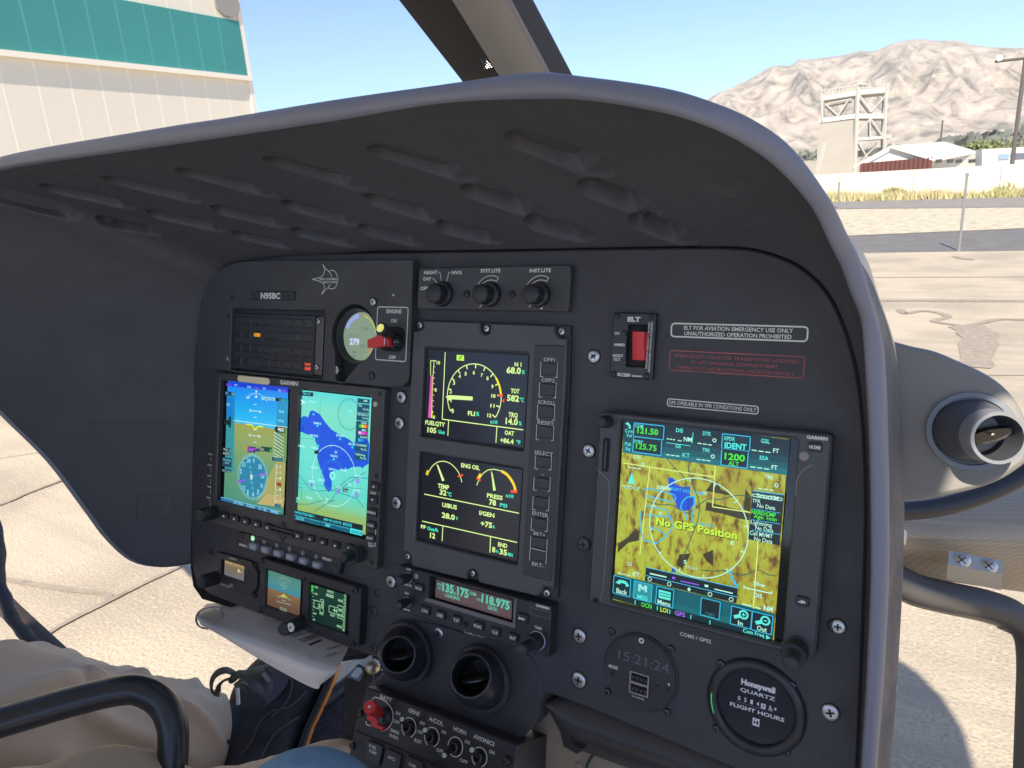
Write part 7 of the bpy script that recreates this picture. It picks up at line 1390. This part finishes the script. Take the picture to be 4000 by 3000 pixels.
# floor, edge tube
FZ = .735
def onz(x, y, z): r = ray(x, y); return CAM + r * ((z - CAM.z) / r.z)
q = [onz(x, y, FZ) for x, y in ((1215, 2770), (1420, 2600), (1800, 2700), (1900, 3400), (600, 3400), (860, 3000))]
mb = MB(); mb.add(q + [p - Vector((0, 0, .03)) for p in q], [tuple(range(6))] + [(i, 6 + i, 6 + (i + 1) % 6, (i + 1) % 6) for i in range(6)], CARPET); o = mb.build('carpeted_floor', cab, (0, -.6, .8), smooth=0)
mb = MB(); mb.tube([onz(x, y, FZ + .02) for x, y in ((1120, 2860), (1215, 2782), (1300, 2715), (1400, 2636), (1520, 2560))], .013, RUB, 12); mb.build('floor_edge_tube', cab, (0, -.6, .8))

# ---------------- bent black tube in the foreground
A2d = lambda x, y, z: deep(*zz('A2', x, y), z)
tp_ = [(-700, 1170, .60), (-300, 1022, .62), (0, 915, .635), (300, 826, .645), (600, 738, .655), (900, 660, .665), (1120, 612, .67), (1300, 600, .675), (1450, 650, .675), (1570, 750, .675), (1640, 890, .672), (1664, 1060, .668), (1645, 1400, .66), (1590, 1900, .65)]
mb = MB(); mb.tube([A2d(*[float(c) for c in p]) for p in smooth_path(tp_, 6)], .0139, mat('satin_black_tube', (.035, .037, .042), .3, bump=.05, var=.35, vscale=18), 28)
to3 = A2d(1300, 600, .67); o = mb.build('bent_tube', None, tuple(to3), smooth=80); o.location = to3; ids(o, 'thick bent black metal tube crossing in front of the beige trousers', 'tube')

# ---------------- checklist hanging under the panel
PAP = mat('laminated_paper', (.9, .9, .92), .3, coat=.3, bump=.05, bscale=60); PAP2 = mat('white_paper', (.88, .88, .92), .6); TXI = mat('print_ink', (.06, .06, .07), .6)
YR = [(-60, 880), (130, 850), (330, 840), (620, 880), (950, 990), (1300, 1110), (1500, 1200)]; YF = [(-60, 900), (40, 975), (200, 1092), (480, 1195), (800, 1310), (1190, 1462), (1340, 1484), (1500, 1400)]
for m_ in (PAP, PAP2):     # paper lets some light through
    n = m_.node_tree.nodes; l = m_.node_tree.links; tr2 = n.new('ShaderNodeBsdfTranslucent'); tr2.inputs[0].default_value = (.85, .84, .84, 1); mx = n.new('ShaderNodeMixShader'); mx.inputs[0].default_value = .5
    l.new(n['Principled BSDF'].outputs[0], mx.inputs[1]); l.new(tr2.outputs[0], mx.inputs[2]); l.new(mx.outputs[0], n['Material Output'].inputs[0])
def interp(T, x):
    for (a, b), (c, e) in zip(T[:-1], T[1:]):
        if a <= x <= c: return b + (e - b) * (x - a) / (c - a)
    return T[-1][1] if x > T[-1][0] else T[0][1]
def sh(x, y, dh=0):
    t = (y - interp(YR, x)) / max(interp(YF, x) - interp(YR, x), 1); return P0.at(*zz('S2', x, y), -.015 + .060 * t + dh)
cko = sh(700, 1100); ck_ = thing('checklist', 'ring-bound laminated checklist pages sticking out below the panel', 'checklist', P0, cko)
cr_r = smooth_path([(130, 850, 0), (330, 840, 0), (620, 880, 0), (950, 990, 0), (1300, 1110, 0), (1478, 1190, 0)], 6); cr_f = smooth_path([(40, 972, 0), (215, 1098, 0), (480, 1195, 0), (800, 1310, 0), (1190, 1462, 0), (1338, 1482, 0)], 6)
for k, dh in enumerate((0, -.0012, -.0024)):
    mb = MB(); mb.grid([[P0.at(*zz('S2', a[0] + (b[0] - a[0]) * t - k * 3, a[1] + (b[1] - a[1]) * t + k * 5), -.015 + .060 * t + dh + (-.004 * max(0, t - .85) / .15)) for a, b in zip(cr_r, cr_f)] for t in [i / 14 for i in range(15)]], PAP); mb.build('page', ck_, cko, smooth=60)
f2_ = smooth_path([(80, 1045, 0), (290, 1160, 0), (640, 1372, 0), (1112, 1626, 0), (1200, 1590, 0), (1318, 1500, 0)], 6)
mb = MB(); mb.grid([[P0.at(*zz('S2', a[0] + (b[0] - a[0]) * t, a[1] - 14 + (b[1] - a[1] + 14) * t), .040 - .018 * t + .01 * math.sin(2.2 * t)) for a, b in zip(cr_f, f2_)] for t in [i / 10 for i in range(11)]], PAP2); mb.build('lower_page', ck_, cko, smooth=60)
mb = MB()
def stroke(x0, y0, x1, y1, w_, m=TXI):
    a, b = sh(x0, y0, .0004), sh(x1, y1, .0004); t = (b - a).normalized(); n = Vector((0, 0, 1)).cross(t).normalized(); s2 = Vector((t.y, -t.x, 0)).normalized()
    up_ = (sh(x0, y0 + 10) - sh(x0, y0)).normalized(); k = up_ - t * up_.dot(t); k = k.normalized() * w_ / 2; mb.add([a - k, b - k, b + k, a + k], [(0, 1, 2, 3)], m)
random.seed(3)
for x, y, n in ((408, 992, 3), (470, 1002, 2), (570, 1035, 5), (640, 1045, 4), (690, 1065, 4), (765, 1092, 5), (800, 1110, 4), (890, 1140, 4), (985, 1185, 4), (1050, 1165, 3), (1240, 1272, 2), (1232, 1335, 2)):
    for k in range(n):
        xx = x + k * 17; yy = y + k * 6; L = random.uniform(90, 170); s = 0
        while s < L: l = random.uniform(10, 26); stroke(xx + s, yy - s * .34, xx + min(s + l, L), yy - min(s + l, L) * .34, .0015); s += l + 5
for k in range(8): stroke(1078 + k * 2, 1226 + k * 1.6, 1196 + k * 1, 1176 + k * 2, .0012)
mb.build('printed_lines', ck_, cko, smooth=0)
mb = MB()
for x, y in ((490, 1078), (843, 1210), (1110, 1345)):
    c = sh(x, y, .0005); a = (sh(x + 10, y + 4) - sh(x - 10, y - 4)).normalized(); b = (sh(x, y + 10) - sh(x, y - 10)).normalized(); n = 20; v = [c + a * .0042 * math.cos(6.283 * i / n) * s_ + b * .0042 * math.sin(6.283 * i / n) * s_ for s_ in (1, .82) for i in range(n)]
    mb.add(v, [(i, (i + 1) % n, n + (i + 1) % n, n + i) for i in range(n)], mat('hole_shadow_ring', (.35, .33, .34), .6))
mb.build('punched_hole', ck_, cko, smooth=0)
mb = MB(); rp = smooth_path([(262, 992, .03), (284, 955, .036), (255, 903, .042), (190, 881, .045), (120, 889, .045), (62, 928, .042), (38, 985, .038), (52, 1040, .030), (92, 1070, .024), (150, 1082, .020)], 5)
mb.tube([P0.at(*zz('S2', p[0], p[1]), p[2]) for p in rp], .0011, STL, 8); mb.build('binder_ring', ck_, cko)

# ---------------- pilot in beige trousers
SKIN = mat('skin', (.45, .28, .2), .55); TAN = mat('beige_cotton', (.60, .465, .34), .85, bump=.5, bscale=900, var=.1, vscale=14); SHIRT = mat('white_shirt', (.6, .6, .6), .8, bump=.2)
A3d = lambda x, y, z: deep(*zz('A3', x, y), z)
Lh, Lk, La, Lt = deep(-900, 3150, .74), deep(-150, 2800, .84), deep(980, 2900, 1.05), deep(1210, 2620, 1.17)
Rh, Rk, Ra, Rt = deep(-900, 3900, .60), deep(1150, 3300, .70), deep(1900, 3700, .92), deep(2150, 3500, 1.0)
pel = (Lh + Rh) / 2 + Vector((0, -.03, -.02)); chest = pel + Vector((-.02, -.12, .40)); neck = chest + Vector((0, -.01, .17)); head = neck + Vector((0, .03, .17))
sL, sR = chest + Vector((-.19, 0, .1)), chest + Vector((.19, 0, .1)); eL, eR = sL + Vector((-.04, .06, -.28)), sR + Vector((.03, .06, -.28)); hL_, hR_ = eL + Vector((.04, .24, -.03)), eR + Vector((-.1, .24, -.03))
pts = [pel, (pel + chest) / 2, chest, neck, head, sL, eL, hL_, sR, eR, hR_, Lh, Lk, La, Lt, Rh, Rk, Ra, Rt]; rads_ = [.12, .12, .13, .055, .095, .06, .042, .03, .06, .042, .03, .085, .058, .040, .028, .085, .055, .040, .03]
edg = [(0, 1), (1, 2), (2, 3), (3, 4), (2, 5), (5, 6), (6, 7), (2, 8), (8, 9), (9, 10), (0, 11), (11, 12), (12, 13), (13, 14), (0, 15), (15, 16), (16, 17), (17, 18)]
me = D.meshes.new('person'); me.from_pydata([tuple(p - pel) for p in pts], edg, []); me.materials.append(SKIN); per = D.objects.new('person', me); COL.objects.link(per); per.location = pel
sk = per.modifiers.new('skin', 'SKIN'); sv = me.skin_vertices[0].data
for i, r in enumerate(rads_): sv[i].radius = (r, r)
sv[0].use_root = True; sb_ = per.modifiers.new('sub', 'SUBSURF'); sb_.levels = 1; sb_.render_levels = 1
ids(per, 'seated person in beige trousers and dark laced shoe, legs stretched under the panel', 'person')
def cloth(name, path, m, folds, seed, n=64, sub=14, closed_end=False, amp=1.0, sq=None):
    P = smooth_path([Vector((p[0], p[1], p[2])) for p in path], sub); Rr_ = smooth_path([Vector((p[3], 0, 0)) for p in path], sub); W = [deep(p[0], p[1], p[2]) for p in P]; rows = []
    for i, c in enumerate(W):
        t = (W[min(i + 1, len(W) - 1)] - W[max(i - 1, 0)]).normalized(); a = t.cross(Vector((0, 0, 1))).normalized(); b = t.cross(a); r = Rr_[i].x; row = []; s = i / len(W)
        for k in range(n):
            q = 2 * math.pi * k / n; f = 0
            for (fs, fq, fa, fw, sl) in folds:      # a fold: position along, angle, height, width, slant
                dq = (q - fq - sl * (s - fs) + math.pi) % (2 * math.pi) - math.pi; f += fa * 1.3 * math.exp(-(dq / fw) ** 2) * math.exp(-((s - fs) / .22) ** 2)
            f += amp * .003 * noise.noise(Vector((s * 7 + seed, math.cos(q) * 1.3, math.sin(q) * 1.3))) + amp * .0018 * noise.noise(Vector((s * 26 + seed, math.cos(q) * 3, math.sin(q) * 3)))
            row.append(c + (a * math.cos(q) + b * math.sin(q)) * (r + f))
        rows.append(row)
    mb = MB(); mb.grid(rows, m, closed=True); return rows, mb
pi = math.pi
fl = [(.35, 4.6, .014, .16, 2.4), (.5, 4.2, .012, .14, -2.6), (.6, 3.7, .012, .16, 2.0), (.42, 5.2, .014, .18, -2.2), (.68, 4.9, .009, .12, 3.5), (.25, 3.9, .016, .2, 2.5), (.75, 4.3, .008, .12, -3), (.55, 5.5, .010, .15, 2), (.3, 3.3, .012, .2, -2), (.5, 3.1, .01, .16, 2)]
fl += [(s, (q + pi) % (2 * pi), h_, w_, l_) for s, q, h_, w_, l_ in fl]
rows, mb = cloth('t', [(-900, 3200, .72, .105), (-500, 3050, .78, .105), (-120, 2925, .83, .098), (200, 2890, .90, .089), (500, 2890, .96, .076), (730, 2900, 1.01, .069), (818, 2902, 1.03, .066)], TAN, fl, 1.5)
e = rows[-1]; c = sum(e, Vector()) / len(e); t = (c - sum(rows[-3], Vector()) / len(e)).normalized()
mb.grid([e, [c + (p - c) * 1.015 + t * .002 for p in e], [c + (p - c) * .96 + t * .001 for p in e], [c + (p - c) * .93 - t * .03 for p in e]], TAN, closed=True)
cf_ = [c + (p - c) * 1.035 - t * .030 for p in rows[-6]]
rows2, mb2 = cloth('t', [(-900, 3800, .55, .09), (-200, 3460, .60, .082), (150, 3350, .62, .074), (350, 3295, .62, .070), (560, 3350, .64, .070), (800, 3355, .66, .076), (1050, 3318, .68, .080), (1300, 3232, .72, .080), (1500, 3262, .76, .080), (1750, 3500, .85, .07)], TAN, [(.45, 4.4, .008, .2, 3), (.55, 4.9, .006, .16, -3)], 5.0, amp=.8)
mb.add(mb2.v, mb2.f, TAN)
tro = mb.build('trousers', per, tuple(pel), smooth=180)
mb = MB(); mb.lathe((0, 0, 0), [(.15, .02), (.155, .2), (.17, .38), (.13, .50), (.07, .545)], SHIRT, 32, ax=(chest - pel)); o = mb.build('shirt', per); 
# sock and shoe
SH_ = mat('charcoal_suede', (.040, .037, .038), .85, bump=.6, bscale=500, var=.3, vscale=40); SOCK = mat('dark_sock', (.028, .036, .04), .9, bump=.5, bscale=1200); LACE = mat('olive_lace', (.10, .11, .075), .85, bump=.4, bscale=1500); SOLE = mat('orange_sole', (.9, .33, .05), .5)
mb = MB(); mb.tube([deep(*p) for p in ((800, 2905, 1.02), (900, 2900, 1.035), (960, 2890, 1.05), (1010, 2870, 1.06))], [.052, .055, .054, .050], SOCK, 28); mb.build('sock', per, tuple(pel), smooth=80)
SEC = [(3110, 820, 1130, 1.0), (3040, 850, 1160, 1.0), (2980, 850, 1172, 1.005), (2900, 860, 1190, 1.01), (2830, 868, 1212, 1.02), (2770, 876, 1240, 1.03), (2710, 893, 1268, 1.045), (2660, 925, 1290, 1.06), (2610, 968, 1308, 1.08), (2560, 1030, 1322, 1.10), (2510, 1110, 1328, 1.13), (2470, 1160, 1310, 1.16)]
rows = []
for p in smooth_path([Vector((a[0], a[1], a[2])) for a in SEC], 3):
    y, xl, xr = p; zc = 1.0 + max(0, 3000 - y) * .0003; n = 36; row = []
    for k in range(n):
        q = 2 * pi * k / n; cx_ = (xl + xr) / 2; hw = (xr - xl) / 2 - 16; sx = abs(math.cos(q)) ** .8 * (1 if math.cos(q) > 0 else -1); row.append(deep(cx_ + hw * sx, y + (cx_ - 1000) * 0 + 18 * math.cos(q), zc + .046 * math.sin(q) * (1 + .2 * noise.noise(Vector((y / 60, q, 0))))))
    rows.append(row)
mb = MB(); mb.grid(rows, SH_, closed=True); mb.add(rows[-1], [tuple(range(36))], SH_); shoe = mb.build('shoe', per, tuple(pel), smooth=70)
rs = []
for p in smooth_path([Vector((a[0], a[1], a[2])) for a in SEC[:-1]], 3):
    y, xl, xr = p; zc = 1.0 + max(0, 3000 - y) * .0003; rs.append([deep(xr + dx, y + 18, zc + dz) for dx, dz in ((-26, -.040), (-8, -.041), (3, -.036), (6, 0), (3, .036), (-8, .041), (-26, .040))])
mb = MB(); mb.grid(rs, SH_); mb.build('midsole', shoe, tuple(pel), smooth=60)
mb = MB(); i = 0
for k in range(0, len(rs) - 4, 4):
    a = [deep(*z) for z in ()]; seg_ = rs[k:k + 5]
    v = []; 
    for r_ in seg_: v.append([r_[2] + (r_[2] - r_[0]) * .02, r_[3] + (r_[3] - r_[1]) * (.75 if r_ is not seg_[0] else .55), r_[4] + (r_[4] - r_[0]) * .03])
    mb.grid(v, SOLE)
mb.build('outsole', shoe, tuple(pel), smooth=30)
def lace(pts, r, name='lace', m=LACE, flat=.35): mb = MB(); mb.tube([A3d(p[0], p[1], p[2]) for p in smooth_path(pts, 5)], r, m, 8, flat=flat); return mb.build(name, shoe, tuple(pel), smooth=60)
lace([(430, 590, .985), (372, 575, .98), (345, 500, .975), (365, 410, .97), (430, 345, .97), (520, 328, .975), (610, 372, .985)], .0055); lace([(420, 570, .98), (425, 500, .975), (480, 440, .97), (575, 408, .98)], .005)
lace([(580, 420, .985), (640, 370, .98), (720, 365, .985), (800, 340, .99), (880, 320, 1.0)], .009, flat=.6); lace([(610, 470, .98), (660, 450, .975), (720, 470, .98), (755, 520, .985), (740, 565, .985), (700, 520, .98)], .0045, m=mat('grey_lace', (.16, .17, .18), .8))
lace([(740, 440, .985), (820, 500, .985), (900, 545, .99), (955, 520, .995), (940, 450, 1.0), (890, 380, 1.0)], .008, flat=.3, m=mat('tongue_suede', (.075, .075, .09), .9, bump=.3)); lace([(800, 330, 1.0), (900, 290, 1.01), (980, 270, 1.02), (1060, 300, 1.03)], .004); lace([(850, 290, 1.0), (900, 360, .995), (960, 440, 1.0), (990, 480, 1.0)], .003, m=mat('grey_lace'))
lace([(630, 520, .972), (634, 600, .97), (638, 695, .97)], .0028, name='lace_tip', m=mat('white_aglet', (.65, .68, .72), .4), flat=1)

# overlays and stitching on the shoe
def onshoe(x, y, lift=.0015):
    xs = smooth_path([Vector((a[0], a[1], a[2])) for a in SEC], 3); b_ = min(xs, key=lambda q: abs(q[0] - y)); cx_ = (b_[1] + b_[2]) / 2; hw = (b_[2] - b_[1]) / 2 - 16; c_ = max(-.98, min(.98, (x - cx_) / hw)); c_ = math.copysign(abs(c_) ** (1 / .8), c_)
    return deep(x, y, 1.0 + max(0, 3000 - y) * .0003 - .046 * math.sqrt(1 - c_ * c_) * 1.06 - lift)
def overlay(pts, name, m, lift=.0015):
    mb = MB(); P_ = [onshoe(x, y, lift) for x, y in pts]; c_ = sum(P_, Vector()) / len(P_); k = len(P_); mb.add(P_ + [c_ - ray(1050, 2700) * .003], [(i, (i + 1) % k, k) for i in range(k)], m); return mb.build(name, shoe, tuple(pel), smooth=180)
overlay([tuple(q)[:2] for q in smooth_path([(965, 2640, 0), (1030, 2590, 0), (1110, 2600, 0), (1130, 2650, 0), (1085, 2720, 0), (1010, 2770, 0), (950, 2760, 0), (930, 2700, 0)], 3, True)], 'tongue_panel', mat('tongue_suede'))
for pts in ([(930, 2960), (980, 2900), (1010, 2830), (1060, 2780), (1130, 2760), (1200, 2700)], [(1010, 2980), (1050, 2900), (1090, 2850), (1170, 2800)], [(1100, 2600), (1140, 2660), (1120, 2740), (1060, 2800)]):
    mb = MB(); mb.tube([onshoe(p[0], p[1], .001) for p in smooth_path([(*q, 0) for q in pts], 5)], .0012, mat('shoe_seam', (.085, .082, .085), .9), 6); mb.build('seam', shoe, tuple(pel))

# ---------------- blue jeans knee at the bottom edge
JN_ = mat('blue_denim', (.24, .40, .60), .9, bump=.3, bscale=800, var=.15, vscale=20)
me = D.meshes.new('person'); K = deep(1190, 3290, .50); K2 = deep(1150, 4600, .30); K3 = deep(1500, 5200, .62)
me.from_pydata([tuple(p - K) for p in (K, K2, K3)], [(0, 1), (0, 2)], []); me.materials.append(SKIN); p2 = D.objects.new('person', me); COL.objects.link(p2); p2.location = K; p2.modifiers.new('skin', 'SKIN'); sv = me.skin_vertices[0].data
for i, r in enumerate((.045, .06, .035)): sv[i].radius = (r, r)
sv[0].use_root = True; ids(p2, 'bent knee in light blue jeans, just entering at the bottom edge', 'person')
mb = MB(); n = 32; rws = []
for j in range(1, 12):
    a = pi * j / 18; rws.append([K + c2w(Vector((math.sin(a) * math.cos(2 * pi * k / n), -math.cos(a), math.sin(a) * math.sin(2 * pi * k / n)))) * .0615 for k in range(n)])
last = rws[-1]; rws += [[p + c2w(Vector((0, 1, -.15))) * t for p in last] for t in (.08, .2, .35)]
mb.grid(rws, JN_, closed=True); mb.add(rws[0], [tuple(range(n))], JN_); mb.build('jeans', p2, tuple(K), smooth=180)

# ---------------- door sill and strap at the left edge
BRN = mat('brown_black_rubber', (.06, .045, .035), .5, bump=.2, var=.4, vscale=15)
A1d = lambda x, y, z: deep(*zz('A1', x, y), z)
dso = A1d(200, 1100, 1.35); mb = MB(); mb.tube([A1d(x, y, z) for x, y, z in ((-1500, -250, 1.8), (-260, 700, 1.5), (-80, 850, 1.45), (40, 975, 1.4), (180, 1105, 1.36), (330, 1245, 1.32), (480, 1390, 1.28), (800, 1700, 1.2))], .020, BRN, 10, flat=.6)
o = mb.build('door_sill', None, tuple(dso)); o.location = dso; ids(o, 'dark brown sill bar slanting down behind the trousers at the left edge', 'sill')
sto2 = A1d(30, 950, 1.2); mb = MB(); mb.tube([A1d(p[0], p[1], p[2]) for p in smooth_path([(-150, -300, 1.3), (-90, 200, 1.27), (-40, 540, 1.25), (-12, 660, 1.24), (-4, 760, 1.23), (-6, 850, 1.22), (22, 925, 1.21), (48, 1000, 1.2), (90, 1060, 1.2), (140, 1115, 1.2), (200, 1180, 1.2)], 5)], [.011 + .001 * math.sin(k * 1.1) for k in range(51)], RUB, 10, flat=.6)
o = mb.build('seat_strap', None, tuple(sto2)); o.location = sto2; ids(o, 'crumpled black strap hanging at the left edge beside the sill', 'strap')

# ---------------- glass
def glass_mat():
    m = D.materials.new('clear_acrylic'); m.use_nodes = True; n = m.node_tree.nodes; l = m.node_tree.links; n.remove(n['Principled BSDF']); o = n['Material Output']
    t = n.new('ShaderNodeBsdfTransparent'); t.inputs[0].default_value = (.97, .985, .985, 1); g = n.new('ShaderNodeBsdfGlossy'); g.inputs['Roughness'].default_value = .02; fr = n.new('ShaderNodeValue'); fr.outputs[0].default_value = .025
    x = n.new('ShaderNodeMixShader'); l.new(fr.outputs[0], x.inputs[0]); l.new(t.outputs[0], x.inputs[1]); l.new(g.outputs[0], x.inputs[2]); l.new(x.outputs[0], o.inputs[0]); return m
GLM = glass_mat()
wso = deep(2000, 0, 1.15); ws = thing('windshield', 'clear curved windshield panes either side of the slanted post', 'windshield', org=wso)
for x0, x1, ya, yb, z0, z1 in ((-700, 1850, -500, 760, 1.35, 1.22), (2190, 4500, -500, 1560, 1.2, .98)):
    mb = MB(); N_ = 16; rws = []
    for j in range(N_ + 1):
        t = j / N_; rws.append([deep(x0 + (x1 - x0) * i / N_, ya + (yb - ya) * t, (z0 + (z1 - z0) * t) * (1 - .10 * math.cos(pi * (i / N_ - .5)))) for i in range(N_ + 1)])
    mb.grid(rws, GLM); mb.build('glass_pane', ws, tuple(wso), smooth=80)
mb = MB(); mb.grid([[deep(x, y, .955) for x in (3300, 3650, 4010)] for y in (2290, 2700, 3200)], GLM); mb.build('glass', ch, tuple(cho), smooth=80)

# ---------------- haze in the air
HZ = D.materials.new('haze_air'); HZ.use_nodes = True; n = HZ.node_tree.nodes; n.remove(n['Principled BSDF']); v = n.new('ShaderNodeVolumePrincipled')
v.inputs['Color'].default_value = (.93, .92, .92, 1); v.inputs['Density'].default_value = HAZE; v.inputs['Anisotropy'].default_value = .2; HZ.node_tree.links.new(v.outputs[0], n['Material Output'].inputs['Volume'])
mb = MB(); mb.box((-16000, -16000, -1.5), (16000, 16000, 1700), HZ); ids(mb.build('haze', smooth=0), kind='stuff')
